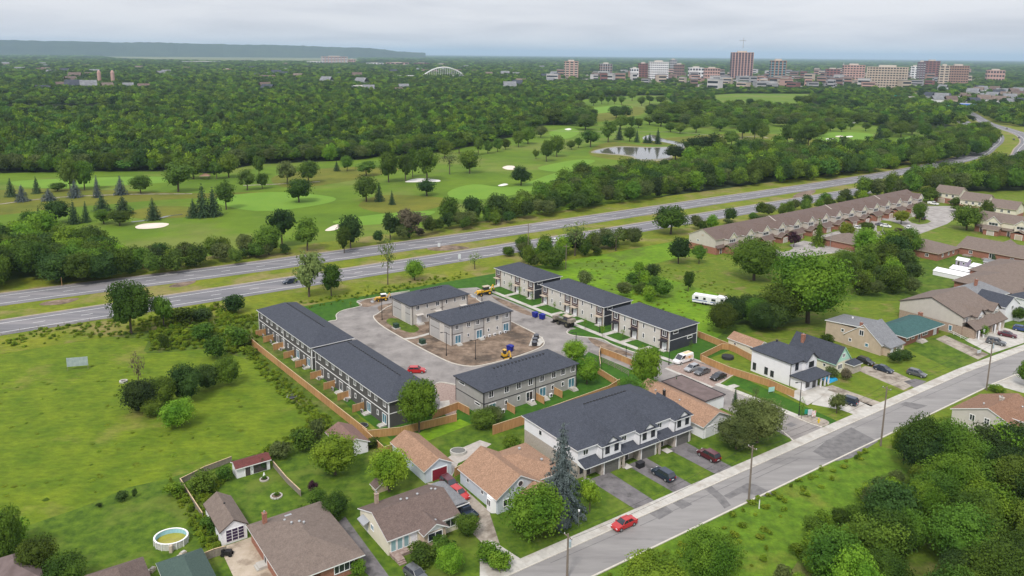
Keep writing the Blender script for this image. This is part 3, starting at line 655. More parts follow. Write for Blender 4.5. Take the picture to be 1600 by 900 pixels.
# --- woods and belts: polygons in which trees stand
def inside(x, y, poly):
    c = False; n = len(poly); j = n - 1
    for i in range(n):
        if (poly[i][1] > y) != (poly[j][1] > y) and x < (poly[j][0] - poly[i][0]) * (y - poly[i][1]) / (poly[j][1] - poly[i][1]) + poly[i][0]: c = not c
        j = i
    return c
def scatter(poly, sp_, seed, jit=.42):
    rr = random.Random(seed); xs = [p[0] for p in poly]; ys = [p[1] for p in poly]; out = []
    y = min(ys); k = 0
    while y < max(ys):
        x = min(xs) + (k % 2) * sp_ / 2
        while x < max(xs):
            a, b = x + rr.uniform(-jit, jit) * sp_, y + rr.uniform(-jit, jit) * sp_
            if inside(a, b, poly): out.append((a, b))
            x += sp_
        y += sp_ * .87; k += 1
    return out
def belt(polypx, sp_, hr, seed, label, group, kinds=('round', 'oval'), mats=None, wf=(.75, 1.05), world=False, bushes=0., cat=None, name=None):
    poly = polypx if world else gp(*polypx)
    rr = random.Random(seed)
    for x, y in scatter(poly, sp_, seed):
        h = rr.uniform(*hr); b = rr.random() < bushes
        if b: h *= .45
        X_, Y_ = PX(x, y, h * .6)
        if not (-40 < X_ < 1640 and Y_ < 960): continue
        CAND.append((h * F / math.hypot(x, y), x, y, h, max(h * rr.uniform(*wf), sp_ * .8), 'bush' if b else rr.choice(kinds), rr.choice(mats or [L_mid, L_mid, L_dark, L_light, L_mid, L_olive]), label if not b else label.replace(' tree ', ' bush ').replace('tree of', 'bush of').replace('bushy bush', 'low bush'), group if not b else group.replace('trees', 'bushes'), cat, name or ('bush' if b else 'broadleaf_tree')))
CAND = []
T0 = len(TREES)
GH = 'trees of the hedge between golf course and highway'
belt([(-60, 470), (-60, 395), (60, 372), (110, 388), (150, 392), (205, 412), (215, 436), (100, 448), (0, 454)], 7.5, (9, 14), 1, 'leafy tree in the dense hedge left of the round bunker, beside the highway', 'trees of the hedge at the left end of the golf course', mats=[L_mid, L_dark, L_light, L_mid], bushes=.1, kinds=('thicket', 'round', 'thicket'))
belt([(205, 412), (300, 405), (400, 396), (445, 392), (448, 400), (380, 414), (300, 424), (215, 436)], 6, (6, 9.5), 2, 'dark leafy tree in the low hedge between round bunker and highway', GH, mats=[L_dark, L_mid, L_dark], bushes=.2, kinds=('thicket', 'thicket', 'oval'))
belt([(575, 384), (640, 368), (700, 352), (800, 336), (800, 349), (700, 363), (620, 378)], 6, (5, 8.5), 3, 'bushy tree in the hedge below the fairway, behind the highway', GH + ', middle', mats=[L_dark, L_mid, L_mid, L_brown], bushes=.25, kinds=('thicket', 'round'))
belt([(800, 336), (870, 300), (905, 282), (1030, 270), (1080, 270), (1085, 300), (1000, 316), (900, 332), (810, 348)], 7.5, (8, 13), 4, 'tree of the thick wood between pond and highway', 'trees of the wood between pond and highway', kinds=('round', 'thicket', 'oval'), bushes=.08)
belt([(1080, 272), (1130, 262), (1240, 250), (1330, 246), (1440, 236), (1480, 214), (1535, 206), (1555, 222), (1535, 243), (1440, 262), (1300, 280), (1200, 289), (1085, 300)], 9.5, (10, 15), 5, 'tall tree of the wood between golf course and highway bend', 'trees of the wood beside the highway bend', kinds=('round', 'oval', 'round'), mats=[L_mid, L_mid, L_light, L_dark, L_mid])
belt([(-222, 262), (-222, 440), (-212, 440), (-210, 262)] and dp((-221, 268), (-221, 430), (-212, 430), (-212, 268)), 6.5, (5, 8), 6, 'small tree standing behind the long brown roofed terrace', 'trees behind the long terrace', world=True, bushes=.2)
belt(dp((-222, 395), (-222, 640), (-205, 720), (-150, 720), (-150, 520), (-185, 485), (-204, 455), (-204, 425)), 9.5, (10, 15), 7, 'rounded tree of the dense wood behind the three cream houses', 'trees of the wood behind the three cream houses', world=True, mats=[L_mid, L_light, L_mid, L_dark])
belt(dp((-150, 470), (-150, 700), (-80, 640), (-60, 440), (-110, 420)), 11, (9, 14), 8, 'tree behind the cream houses at the right edge', 'trees at the right edge behind the houses', world=True)
belt(gp((790, 398), (850, 386), (870, 392), (985, 372), (1000, 384), (945, 400), (885, 408), (880, 425), (915, 452), (860, 430), (800, 410)), 6.5, (5, 9), 9, 'leafy tree growing behind the dark brown fronted townhouses', 'trees between highway and the row of new townhouses', world=True, mats=[L_mid, L_light, L_mid, L_olive], bushes=.15, kinds=('thicket', 'thicket', 'oval'))
belt([(995, 430), (1030, 428), (1025, 445), (1060, 470), (1000, 478), (960, 462), (965, 448)], 6.5, (4, 7), 10, 'loose small tree in the green lot behind the new townhouses', 'small trees in the green lot', kinds=('oval', 'airy', 'round'), mats=[L_olive, L_mid, L_light], bushes=.2)
belt([(1105, 520), (1135, 500), (1200, 492), (1225, 505), (1215, 528), (1170, 520), (1120, 535)], 7, (7, 10.5), 11, 'dark tree crowding behind the shed with the tan roof', 'dark trees behind the tan roofed shed', mats=[L_dark, L_mid, L_dark], kinds=('thicket', 'big'))
belt([(1320, 440), (1350, 425), (1400, 425), (1430, 450), (1420, 472), (1340, 462), (1318, 455)], 6.5, (6, 10), 12, 'leafy tree between the brown roofed court and the mown lawn', 'trees between the court and the mown lawn', mats=[L_mid, L_light, L_mid, L_dark], bushes=.15)
belt(gp((1345, 415), (1350, 390), (1440, 400), (1450, 420), (1400, 430)), 9, (8, 12), 13, 'tall leafy tree beside the brown roofed court houses', 'tall trees beside the court houses', world=True, mats=[L_mid, L_light])
belt([(-60, 260), (255, 256), (330, 260), (400, 246), (560, 239), (645, 233), (700, 225), (835, 196), (842, 203), (700, 235), (640, 243), (560, 250), (400, 257), (330, 271), (255, 268), (-60, 272)], 8, (8, 13), 30, 'tree at the edge of the big wood behind the golf course', 'edge trees of the big wood', kinds=('thicket', 'round'))
for sd_, pp in ((31, [(1000, 180), (1040, 170), (1110, 168), (1180, 167), (1250, 172), (1330, 180), (1410, 190), (1420, 200), (1340, 196), (1280, 201), (1230, 198), (1130, 202), (1050, 198)]), (32, [(1075, 248), (1170, 234), (1240, 236), (1300, 246), (1120, 272), (1075, 270)]), (33, [(850, 166), (905, 169), (935, 186), (925, 198), (870, 197), (845, 190)]), (34, [(1040, 152), (1110, 152), (1120, 168), (1060, 170)]), (35, [(1230, 200), (1275, 202), (1290, 214), (1240, 214)]), (36, [(1370, 206), (1420, 206), (1475, 214), (1420, 212), (1380, 222)])):
    belt(pp, 19 if sd_ in (31, 34) else 16, (10, 14.5), sd_, 'leafy tree of the clumps between the golf fairways', 'clump trees of the golf course')
# wood at the lower right
belt(gp((1440, 742), (1500, 740), (1560, 730), (1640, 730), (1660, 990), (1500, 990), (1360, 990), (1270, 980), (1290, 905), (1350, 848), (1415, 790)), 5.5, (6, 10.5), 14, 'tree of the dense wood in the lower right, across the street', 'trees of the wood in the lower right', world=True, kinds=('big', 'thicket', 'hero', 'thicket'), mats=[L_mid, L_light, L_mid, L_dark, L_mid, L_dark], bushes=.1)
belt(gp((1190, 965), (1195, 915), (1245, 865), (1310, 810), (1385, 762), (1425, 750), (1415, 790), (1350, 848), (1290, 905), (1270, 980)), 3.6, (2.2, 4.5), 15, 'low shrub at the edge of the wood in the lower right', 'shrubs at the edge of the lower right wood', world=True, kinds=('bush', 'round'), mats=[L_mid, L_light, L_olive], cat='bush', name='bush')

# --- single trees and bushes of the foreground
def T(px, base, top, w, kind, m, label, group=None, **k): return px_tree(px, base, top, w, kind, m, label, group, **k)
T(655, 676, 588, 66, 'hero', L_light, 'tall bright green maple at the near end of the grey townhouse row')
T(524, 742, 676, 76, 'hero', L_light, 'round bright green tree on the lawn in front of the brown shed', )
T(608, 768, 698, 68, 'hero', L_light, 'round bright green tree beside the tan roofed garage')
T(877, 808, 655, 88, 'bigspruce', L_sprb, 'tall blue spruce in front of the white street terrace')
T(836, 838, 760, 92, 'thicket', L_light, 'broad yellow green tree hiding the front of the pale blue house')
T(921, 800, 742, 36, 'oval', L_light, 'slim light green tree between blue spruce and garage door')
T(874, 836, 795, 30, 'round', L_sprb, 'low blue green shrub at the foot of the tall spruce', cat='bush', name='bush')
T(898, 566, 530, 40, 'hero', L_light, 'bright green tree at the right end of the light grey terrace, upper one')
T(917, 600, 556, 44, 'hero', L_light, 'bright green tree leaning on the right end of the light grey terrace')
T(1009, 612, 538, 50, 'hero', L_light, 'tall bright green tree beside the access lane, in front of the parked van')
T(985, 640, 588, 50, 'hero', L_mid, 'mid green tree behind the ridge of the white street terrace')
T(1014, 628, 590, 36, 'oval', L_mid, 'smaller green tree under the tall bright tree by the lane')
T(1183, 692, 622, 84, 'big', L_olive, 'dull olive apple tree beside the mouth of the access lane')
T(1150, 702, 652, 66, 'big', L_olive, 'dull olive tree in front of the tan roofed cottage')
T(1056, 612, 586, 9, 'spruce', L_sprg, 'slim small conifer beside the flat roofed building')
T(1148, 634, 604, 12, 'spruce', L_sprg, 'slim conifer at the corner of the tan roofed cottage')
T(1307, 646, 612, 30, 'oval', L_olive, 'young tree on the lawn beside the parked blue estate car')
T(1180, 628, 602, 13, 'airy', L_olive, 'thin young tree on the sod strip left of the green sign')
T(1252, 560 + 95, 618, 12, 'airy', L_light, 'thin young tree staked beside the cedar fence end', )
T(1178, 438, 372, 84, 'big', L_mid, 'round dark green tree in front of the long brown roofed terrace')
T(1262, 505, 390, 128, 'big', L_light, 'huge spreading tree behind the dark roofed mint gabled house')
T(1222, 508, 440, 78, 'big', L_mid, 'large dark tree left of the huge spreading tree')
T(1205, 500, 455, 60, 'thicket', L_dark, 'dark tree between caravan and huge spreading tree')
T(1318, 440, 388, 50, 'big', L_mid, 'leafy tree right of the huge spreading tree')
T(1048, 366, 320, 58, 'round', L_mid, 'round solitary tree in the highway verge left of the long terrace')
T(1060, 412, 368, 40, 'round', L_dark, 'dark tree left of the end gable of the long terrace')
T(1092, 412, 380, 26, 'oval', L_mid, 'small tree beside the brick end of the long terrace')
T(1075, 456, 420, 20, 'tall' if 'tall' in KIND else 'oval', L_mid, 'narrow green tree alone in the lot, left of the caravan')
T(898, 400, 340, 44, 'airy', L_pale, 'open crowned tall tree beside the highway, behind the new townhouses')
T(962, 392, 352, 40, 'airy', L_olive, 'thin grey stemmed tree between highway and green lot')
T(205, 522, 434, 68, 'hero', L_mid, 'large ash tree at the edge of the meadow beside the highway')
T(256, 512, 456, 38, 'oval', L_mid, 'smaller tree right of the large ash by the highway')
T(283, 508, 478, 40, 'bush', L_mid, 'dark bush right of the two ash trees')
T(312, 503, 484, 40, 'bush', L_dark, 'low dark bush near the corner of the new lawn')
T(363, 490, 461, 40, 'bush', L_dark, 'rounded dark bush behind the far end of the grey townhouse row')
T(257, 546, 521, 22, 'bush', L_mid, 'small bush alone in the tall weeds of the meadow')
T(483, 464, 390, 60, 'umbrella', L_pale, 'open crowned ash with forked trunk beside the highway')
T(518, 463, 410, 36, 'round', L_mid, 'dense green tree touching the forked ash by the highway')
T(606, 445, 363, 34, 'airy', L_pale, 'tall thin pale tree beside the highway, left of the road sign')
T(648, 438, 406, 34, 'round', L_light, 'small bright tree beside the highway behind the new terraces')
T(742, 421, 393, 28, 'airy', L_pale, 'small pale tree beside the highway near the white marker')
T(825, 420, 378, 26, 'oval', L_mid, 'slim tree beside the tall pole by the highway')
T(225, 642, 592, 62, 'thicket', L_dark, 'dark leafy thicket tree at the left end of the meadow clump')
T(256, 640, 590, 40, 'thicket', L_mid, 'mid green tree second in the meadow clump')
T(290, 628, 570, 50, 'thicket', L_dark, 'tall dark tree in the middle of the meadow clump')
T(325, 608, 568, 36, 'thicket', L_dark, 'dark narrow tree right of the middle in the meadow clump')
T(356, 602, 556, 38, 'thicket', L_mid, 'dark green tree at the right end of the meadow clump')
T(278, 668, 622, 50, 'thicket', L_light, 'bright green bush in front of the meadow clump', cat='bush', name='bush')
T(240, 650, 620, 34, 'thicket', L_mid, 'small green bush between thicket and bright bush', cat='bush', name='bush')
T(218, 610, 545, 26, 'airy', L_brown, 'bare grey dead tree rising from the meadow clump')
T(340, 560, 525, 40, 'bush', L_mid, 'leafy bush in the weeds left of the cedar fence, lower one')
T(372, 540, 508, 44, 'bush', L_mid, 'leafy bush in the weeds left of the cedar fence, upper one')
T(320, 530, 506, 40, 'bush', L_mid, 'low bush in the weeds between meadow clump and highway')
T(192, 783, 768, 22, 'bush', L_dark, 'low dark bush alone in the lower meadow')
T(211, 778, 763, 8, 'bush', L_dark, 'tiny dark conifer like bush in the lower meadow')
T(155, 793, 785, 10, 'bush', L_dark, 'tiny dark shrub in the lower meadow, left of the low bush')
T(273, 776, 752, 34, 'bush', L_light, 'green shrub outside the corner of the old garden fence')
T(320, 768, 736, 46, 'bush', L_mid, 'large shrub inside the corner of the old garden fence')
T(350, 752, 730, 30, 'bush', L_mid, 'shrub beside the small maroon roofed shed')
T(330, 830, 806, 34, 'bush', L_mid, 'climbing shrub along the side of the white garage')
T(60, 905, 836, 56, 'thicket', L_mid, 'loose grey green tree at the bottom left corner')
T(12, 880, 790, 50, 'thicket', L_mid, 'green tree at the left edge above the dark roof')
T(105, 920, 868, 60, 'thicket', L_mid, 'leafy tree left of the brown roofed bungalow corner')
T(30, 850, 812, 44, 'bush', L_light, 'bright bush at the left edge of the pool lawn')
T(524, 812, 770, 44, 'thicket', L_mid, 'garden tree between the brick bungalow and white house')
T(495, 792, 764, 34, 'round', L_mid, 'small garden tree behind the brick bungalow')
T(489, 771, 751, 19, 'oval', L_purp, 'round dark purple shrub on the back lawn')
T(396, 737, 718, 18, 'bush', L_dark, 'round green shrub in front of the maroon roofed shed')
T(412, 735, 716, 14, 'oval', L_dark, 'narrow green shrub at the right end of the maroon roofed shed')
T(475, 812, 788, 30, 'bush', L_light, 'light green shrub at the back corner of the brick bungalow')
T(730, 836, 802, 40, 'thicket', L_mid, 'round green tree at the front corner of the white house', )
T(703, 896, 851, 40, 'thicket', L_light, 'round bright bush on the front lawn of the white house', cat='bush', name='bush')
T(765, 878, 850, 44, 'bush', L_light, 'low hedge bush beside the gravel drive, upper one')
T(783, 890, 862, 40, 'bush', L_yel if 0 else L_light, 'low hedge bush beside the gravel drive, nearest the pavement')
T(660, 880, 850, 50, 'bush', L_mid, 'shrub under the windows of the white house, left one')
T(690, 862, 838, 44, 'bush', L_mid, 'shrub under the windows of the white house, right one')
T(560, 900, 876, 26, 'bush', L_light, 'light shrub under the front window of the brick bungalow')
T(1110, 915, 832, 100, 'big', L_light, 'large bright green tree at the bottom edge below the street')
T(1020, 925, 868, 90, 'thicket', L_light, 'low bright tree at the bottom edge near the street', )
T(1440, 742, 650, 78, 'big', L_mid, 'large tree beside the street pole, left of the rust roofed house')
T(1478, 752, 655, 84, 'big', L_mid, 'broad dark green tree directly left of the rust roofed house')
T(1412, 720, 664, 46, 'hero', L_light, 'lighter tree nearest the kerb beside the leaning street pole')
T(1590, 742, 665, 70, 'thicket', L_dark, 'dark tree in front of the rust roofed house at the right edge')
T(1545, 750, 690, 66, 'thicket', L_mid, 'dark green tree below the rust roofed house')
T(1600, 705, 640, 36, 'bigspruce', L_sprb, 'blue spruce at the right edge beside the rust roofed house')
T(1480, 800, 712, 96, 'big', L_light, 'spreading light green tree in the middle of the lower right wood')
T(1606, 604, 562, 40, 'round', L_mid, 'tree at the right edge beside the far end of the street')
T(1556, 613, 600, 26, 'bush', L_light, 'yellow green bush behind the roof of the rust roofed house')
T(1465, 780, 735, 60, 'airy', L_brown, 'half bare brown tree in the lower right wood')
T(1240, 386, 362, 24, 'oval', L_purp, 'dark purple leaved tree in front of the long terrace')
T(1278, 384, 340, 28, 'spruce', L_mid, 'pointed green conifer in front of the long terrace')
T(1322, 372, 346, 28, 'round', L_yel, 'golden leaved tree in front of the long terrace')
T(1408, 350, 328, 28, 'round', L_yel, 'yellow green tree at the far end of the long terrace')
T(1436, 348, 314, 24, 'round', L_mid, 'dark green tree by the far end gable of the terrace')
T(1355, 364, 346, 26, 'round', L_mid, 'small round tree between the golden tree and parked cars')
T(1358, 378, 360, 26, 'round', L_light, 'low round tree in the middle of the court')
T(1404, 370, 356, 18, 'round', L_purp, 'small purple tree beside the white car in the court')
T(1452, 316, 292, 32, 'round', L_mid, 'round tree left of the three cream houses')
T(1493, 322, 308, 22, 'bush', L_mid, 'bush in front of the middle cream house')
T(1510, 360, 320, 50, 'round', L_mid, 'broad tree left of the cream and brick terrace')
T(1540, 350, 312, 30, 'oval', L_mid, 'leafy tree in front of the right cream house')
T(1545, 326, 310, 18, 'oval', L_purp, 'purple leaved tree in front of the right cream house')
T(1500, 332, 322, 30, 'bush', L_mid, 'low bush at the end of the court road')
T(1533, 515 + 10, 508, 24, 'round', L_light, 'small bright tree beside the maroon car')
T(1290, 604 - 60, 522, 26, 'bush', L_mid, 'bushy shrub between the tan house and dark roofed house')
T(1300, 590, 574, 26, 'bush', L_olive, 'flowering shrub at the corner of the mint gabled house')
T(1322, 594, 575, 18, 'bush', L_brown, 'brownish shrub at the front corner of the mint gabled house')
T(1415, 562, 546, 26, 'bush', L_dark, 'dark hedge shrub in front of the brick bungalow')
T(1398, 568, 545, 26, 'bush', L_dark, 'dark hedge shrub beside the tan house')
T(1552, 412, 396, 14, 'spruce', L_sprg, 'small pointed conifer behind the long brick bungalow')
T(1590, 502, 480, 24, 'round', L_mid, 'green tree at the right edge in front of the white house')
T(770, 660, 636, 34, 'thicket', L_olive, 'grey green tree at the near corner of the light grey terrace')
T(755, 668, 640, 40, 'thicket', L_mid, 'leafy tree hiding the garden corner of the light grey terrace')
T(800, 708, 680, 34, 'round', L_light, 'bright shrub behind the tan roofed pale blue house', cat='bush', name='bush')
T(540, 655, 628, 40, 'bush', L_mid, 'weedy bush left of the brown shed, upper one') if 0 else None
T(470, 705, 670, 44, 'bush', L_mid, 'grey green bush between the meadow and the brown shed')
T(440, 716, 690, 36, 'bush', L_olive, 'grey green bush at the edge of the meadow left of the round tree')
T(578, 700, 684, 30, 'bush', L_mid, 'bush behind the brown shed beside the cedar fence')
T(498, 690, 655, 30, 'bush', L_olive, 'pale bush at the left end of the brown shed') 
# hedge trees with a place of their own along the golf course
for a in [(441, 386, 318, 48, 'd'), (480, 392, 340, 50, ''), (420, 398, 350, 46, ''), (548, 388, 335, 42, 'd'), (538, 396, 352, 24, ''), (640, 372, 322, 50, 'b'), (610, 375, 332, 36, 'd'), (700, 352, 305, 38, ''), (738, 348, 305, 36, 'd'), (778, 346, 300, 40, 'd'), (814, 290, 258, 36, 'd')]:
    T(a[0], a[1], a[2], a[3], rnd.choice(['round', 'oval']), {'d': L_dark, '': L_mid, 'b': L_brown}[a[4]], None)
# young trees in the new development
for (px, b, t), lb in zip([(797, 456, 438), (812, 466, 446), (831, 472, 457), (866, 486, 470), (914, 515, 495), (941, 528, 505), (973, 530, 512), (1008, 553, 540), (1079, 552, 530)], ['at the far end of the brown fronted row', 'before the first brown fronted house', 'before the gap in the brown fronted row', 'on the second small lawn', 'beside the parked loader', 'near the curved kerb lawn', 'before the near terrace', 'at the last front path', 'beside the charcoal gable']):
    T(px, b, t, 8, 'airy', L_light, 'thin young tree ' + lb, 'young trees of the new development')
for (px, b, t), lb in zip([(575, 455, 443), (598, 462, 450), (630, 452, 440), (548, 480, 470)], ['behind the far terrace', 'beside the yellow loader', 'behind the left end of the far terrace', 'in the corner lawn']):
    T(px, b, t, 7, 'airy', L_light, 'tiny sapling in the new lawn ' + lb, 'saplings of the new lawn')

# the largest trees of the belts stand as objects, the rest of each wood is one mass
CAND.sort(key=lambda c: -c[0])
room = {'broadleaf_tree': 296 - sum(t[0].name.startswith('broadleaf_tree') for t in TREES), 'bush': 150}
REST = []
for c in CAND:
    if room[c[10]] > 0:
        room[c[10]] -= 1
        place_tree(c[1], c[2], c[3], c[4], c[5], c[6], c[7], c[8], parts=False, cat=c[9], name=c[10])
    else: REST.append(c)

# --- far woods: trees beyond counting, one object
far_col = bpy.data.collections.new('far_tree_shapes')
for i in range(5):
    q, c = crown(900 + i, 420, .05, 12, ['bush', 'round', 'bush', 'oval', 'bush'][i]); mm = quads_mesh('far_crown', q, [[L_mid, L_fmid, L_dark, L_light, L_fmid][i]], c)
    o = bpy.data.objects.new('far_crown', mm); far_col.objects.link(o)
near_col = bpy.data.collections.new('near_tree_shapes')
for i in range(7):
    q, c = crown(960 + i, 1500, .032, 24, 'bush' if i % 2 else 'round'); mm = quads_mesh('near_crown', q, [[L_mid, L_golf, L_dark, L_light, L_mid, L_mid, L_olive][i]], c)
    o = bpy.data.objects.new('near_crown', mm); near_col.objects.link(o)
tuft_col = bpy.data.collections.new('tuft_shapes')
L_tuft = leafm('tuft', (.15, .23, .014), (.22, .30, .024), .25, .4); L_tuft2 = leafm('bramble', (.085, .15, .012), (.15, .23, .018), .3, .4)
for i in range(4):
    q, c = crown(990 + i, 260, .09, 9, 'bush'); o = bpy.data.objects.new('tuft', quads_mesh('tuft', q, [[L_tuft, L_tuft2, L_tuft, L_tuft][i]])); tuft_col.objects.link(o)
def far_wood(name, pts, seed, label, far_col=far_col, nv=5):
    rg = np.random.default_rng(seed); n = len(pts)
    me = bpy.data.meshes.new(name); me.from_pydata([(p[0], p[1], 0) for p in pts], [], [])
    a = me.attributes.new('size', 'FLOAT_VECTOR', 'POINT'); a.data.foreach_set('vector', np.array([(p[3], p[3], p[2]) for p in pts], 'f').ravel())
    a = me.attributes.new('turn', 'FLOAT_VECTOR', 'POINT'); t = np.zeros((n, 3), 'f'); t[:, 2] = rg.uniform(0, 6.28, n); a.data.foreach_set('vector', t.ravel())
    a = me.attributes.new('pick', 'INT', 'POINT'); a.data.foreach_set('value', rg.integers(0, nv, n).astype('i'))
    o = obj(name, me, kind='stuff'); o['label'] = label
    ng = bpy.data.node_groups.new(name, 'GeometryNodeTree')
    ng.interface.new_socket('Geometry', in_out='INPUT', socket_type='NodeSocketGeometry'); ng.interface.new_socket('Geometry', in_out='OUTPUT', socket_type='NodeSocketGeometry')
    gi, go = ng.nodes.new('NodeGroupInput'), ng.nodes.new('NodeGroupOutput')
    ci = ng.nodes.new('GeometryNodeCollectionInfo'); ci.inputs['Collection'].default_value = far_col; ci.inputs['Separate Children'].default_value = True; ci.inputs['Reset Children'].default_value = True
    ip = ng.nodes.new('GeometryNodeInstanceOnPoints'); ip.inputs['Pick Instance'].default_value = True
    def att(nm, ty):
        x = ng.nodes.new('GeometryNodeInputNamedAttribute'); x.data_type = ty; x.inputs['Name'].default_value = nm; return x.outputs['Attribute']
    L = ng.links.new
    L(gi.outputs[0], ip.inputs['Points']); L(ci.outputs[0], ip.inputs['Instance']); L(att('pick', 'INT'), ip.inputs['Instance Index'])
    er = ng.nodes.new('FunctionNodeEulerToRotation'); L(att('turn', 'FLOAT_VECTOR'), er.inputs[0]); L(er.outputs[0], ip.inputs['Rotation'])
    L(att('size', 'FLOAT_VECTOR'), ip.inputs['Scale']); L(ip.outputs[0], go.inputs[0])
    md = o.modifiers.new('trees', 'NODES'); md.node_group = ng
    return o
def far_points():
    rg = np.random.default_rng(5); pts = []
    ring = [(400, 1000, 9.5), (1000, 1800, 12), (1800, 3200, 17), (3200, 6000, 27), (6000, 12000, 48), (12000, 24000, 90)]
    hx = []
    for d0, d1, sp_ in ring:
        for y in np.arange(d0 * .9, d1, sp_ * .87):
            half = y * .72 + 40
            xs = np.arange(-half, half, sp_)
            xs = xs + rg.uniform(-.45, .45, len(xs)) * sp_; ys = y + rg.uniform(-.45, .45, len(xs)) * sp_
            for a, b in zip(xs, ys):
                r = math.hypot(a, b)
                if not d0 <= r < d1: continue
                px, py = PX(a, b)
                if py > 280 or px < -60 or px > 1660: continue
                if b < 1950 and py > 135 and px > 1300:
                    if any((a - c[0]) ** 2 + (b - c[1]) ** 2 < 15 ** 2 for c in HC): continue
                if any(inside(px, py, P_) for P_ in OPEN): continue
                if inside(px, py, CITY): 
                    if rg.random() < .72: continue
                if px > 1380 and py > 133 and py < 175 and inside(px, py, HOUSES) and rg.random() < .7: continue
                if px < 900 and math.sin(a * .006 + 1.3 * math.sin(b * .004)) + math.sin(b * .009 + a * .002) > 1.72: continue
                if px > 1440 and py > 200: continue
                k = min(2.6, sp_ / 10)
                h = (rg.uniform(8, 16) + 2.5 * math.sin(a * .011) * math.sin(b * .013)) * (1 + .25 * (k > 1.6)); pts.append((a, b, h * (.62 if px > 830 and 112 < py < 150 else 1), sp_ * rg.uniform(.8, 1.6)))
    return pts
HC = [p for p in HF + HN if p[1] > 380]
HOUSES = [(1395, 160), (1400, 146), (1430, 140), (1600, 132), (1640, 170), (1560, 178), (1500, 172), (1440, 168)]
far_wood('belt_woodland', [(c[1], c[2], c[3], c[4]) for c in REST], 4, 'smaller trees filling the belts and woods beside the highway and golf course', near_col, 7)
tuf = []; rg_ = np.random.default_rng(11)
def tufts(poly, n, h0, h1, w0=.5, w1=1.4, world=False):
    P_ = poly if world else gp(*poly); xs = [p[0] for p in P_]; ys = [p[1] for p in P_]; k = 0
    while k < n:
        a, b = rg_.uniform(min(xs), max(xs)), rg_.uniform(min(ys), max(ys))
        if inside(a, b, P_): tuf.append((a, b, rg_.uniform(h0, h1), rg_.uniform(w0, w1))); k += 1
tufts([(-20, 545), (60, 515), (180, 500), (330, 482), (405, 494), (400, 550), (330, 545), (230, 550), (225, 530), (120, 528), (30, 545)], 420, .3, 1.0, .6, 1.8)
tufts([(385, 540), (560, 690), (540, 700), (480, 660), (410, 590), (350, 510)], 300, .3, .9)
tufts([(230, 500), (340, 475), (400, 500), (400, 560), (330, 545), (240, 545)], 380, .5, 1.5, .8, 2.2)
tufts([(880, 935), (1100, 822), (1340, 708), (1400, 702), (1320, 735), (1240, 795), (1200, 850), (1210, 960)], 90, .3, 1.1, .6, 1.8)
tufts(dp((-222, 75), (-222, 150), (-215, 150), (-215, 75)), 160, .2, .8, world=True)
tufts([(0, 600), (200, 560), (330, 600), (480, 690), (300, 740), (0, 800)], 90, .08, .2, .5, 1.4)
tufts([(880, 400), (1080, 420), (1200, 480), (1100, 520), (960, 470)], 260, .1, .4, .5, 1.4)
tufts([(260, 745), (290, 770), (350, 745), (420, 700), (500, 650), (520, 665), (430, 715), (360, 735), (330, 790), (345, 860), (320, 862), (280, 790)], 350, .3, 1.1)
far_wood('weeds', tuf, 8, 'tufts of tall weeds and brambles on rough grass', tuft_col, 4)
FP = far_points(); print('far trees', len(FP))
far_wood('woodland', FP, 3, 'unbroken dark green woodland spreading to the horizon')

# ------------------------------------------------------------ building kit
def hip(parent, x0, x1, y0, y1, z, h, m, oh=.45, fas=None, name='roof'):
    x0 -= oh; x1 += oh; y0 -= oh; y1 += oh; w = min(x1 - x0, y1 - y0) / 2; b = MB()
    z0 = z - .16
    if x1 - x0 >= y1 - y0: r0, r1 = (x0 + w, (y0 + y1) / 2), (x1 - w, (y0 + y1) / 2)
    else: r0, r1 = ((x0 + x1) / 2, y0 + w), ((x0 + x1) / 2, y1 - w)
    c = [(x0, y0), (x1, y0), (x1, y1), (x0, y1)]
    vs = [(*p, z0) for p in c] + [(*p, z + .02) for p in c] + [(*r0, z + h), (*r1, z + h)]
    b.add(vs, [(3, 2, 1, 0)], 1)
    b.add(vs, [(i, (i + 1) % 4, 4 + (i + 1) % 4, 4 + i) for i in range(4)], 1)
    if x1 - x0 >= y1 - y0: fs = [(4, 5, 9, 8), (6, 7, 8, 9), (5, 6, 9), (7, 4, 8)]
    else: fs = [(4, 5, 8), (5, 6, 9, 8), (6, 7, 9), (7, 4, 8, 9)]
    b.add(vs, fs, 0)
    return obj(name, b, [m, fas or M_td], parent)
def gable(parent, x0, x1, y0, y1, z, h, m, oh=.4, fas=None, axis='x', name='roof', t=.18):
    """ridge along axis; two slabs with thickness"""
    b = MB()
    def P3(a, c, zz): return (a, c, zz) if axis == 'x' else (c, a, zz)
    a0, a1, c0, c1 = (x0, x1, y0, y1) if axis == 'x' else (y0, y1, x0, x1)
    a0 -= oh * .7; a1 += oh * .7; cm = (c0 + c1) / 2; k = h / (cm - c0); dz = k * oh
    for s, c in ((1, c0 - oh), (-1, c1 + oh)):
        vs = [P3(a0, c, z - dz), P3(a1, c, z - dz), P3(a1, cm, z + h), P3(a0, cm, z + h)]
        vt = [(v[0], v[1], v[2] + t) for v in vs]
        b.add(vs + vt, [(4, 5, 6, 7)], 0); b.add(vs + vt, [(3, 2, 1, 0), (0, 1, 5, 4), (1, 2, 6, 5), (3, 0, 4, 7)], 1)
    return obj(name, b, [m, fas or M_tw], parent)
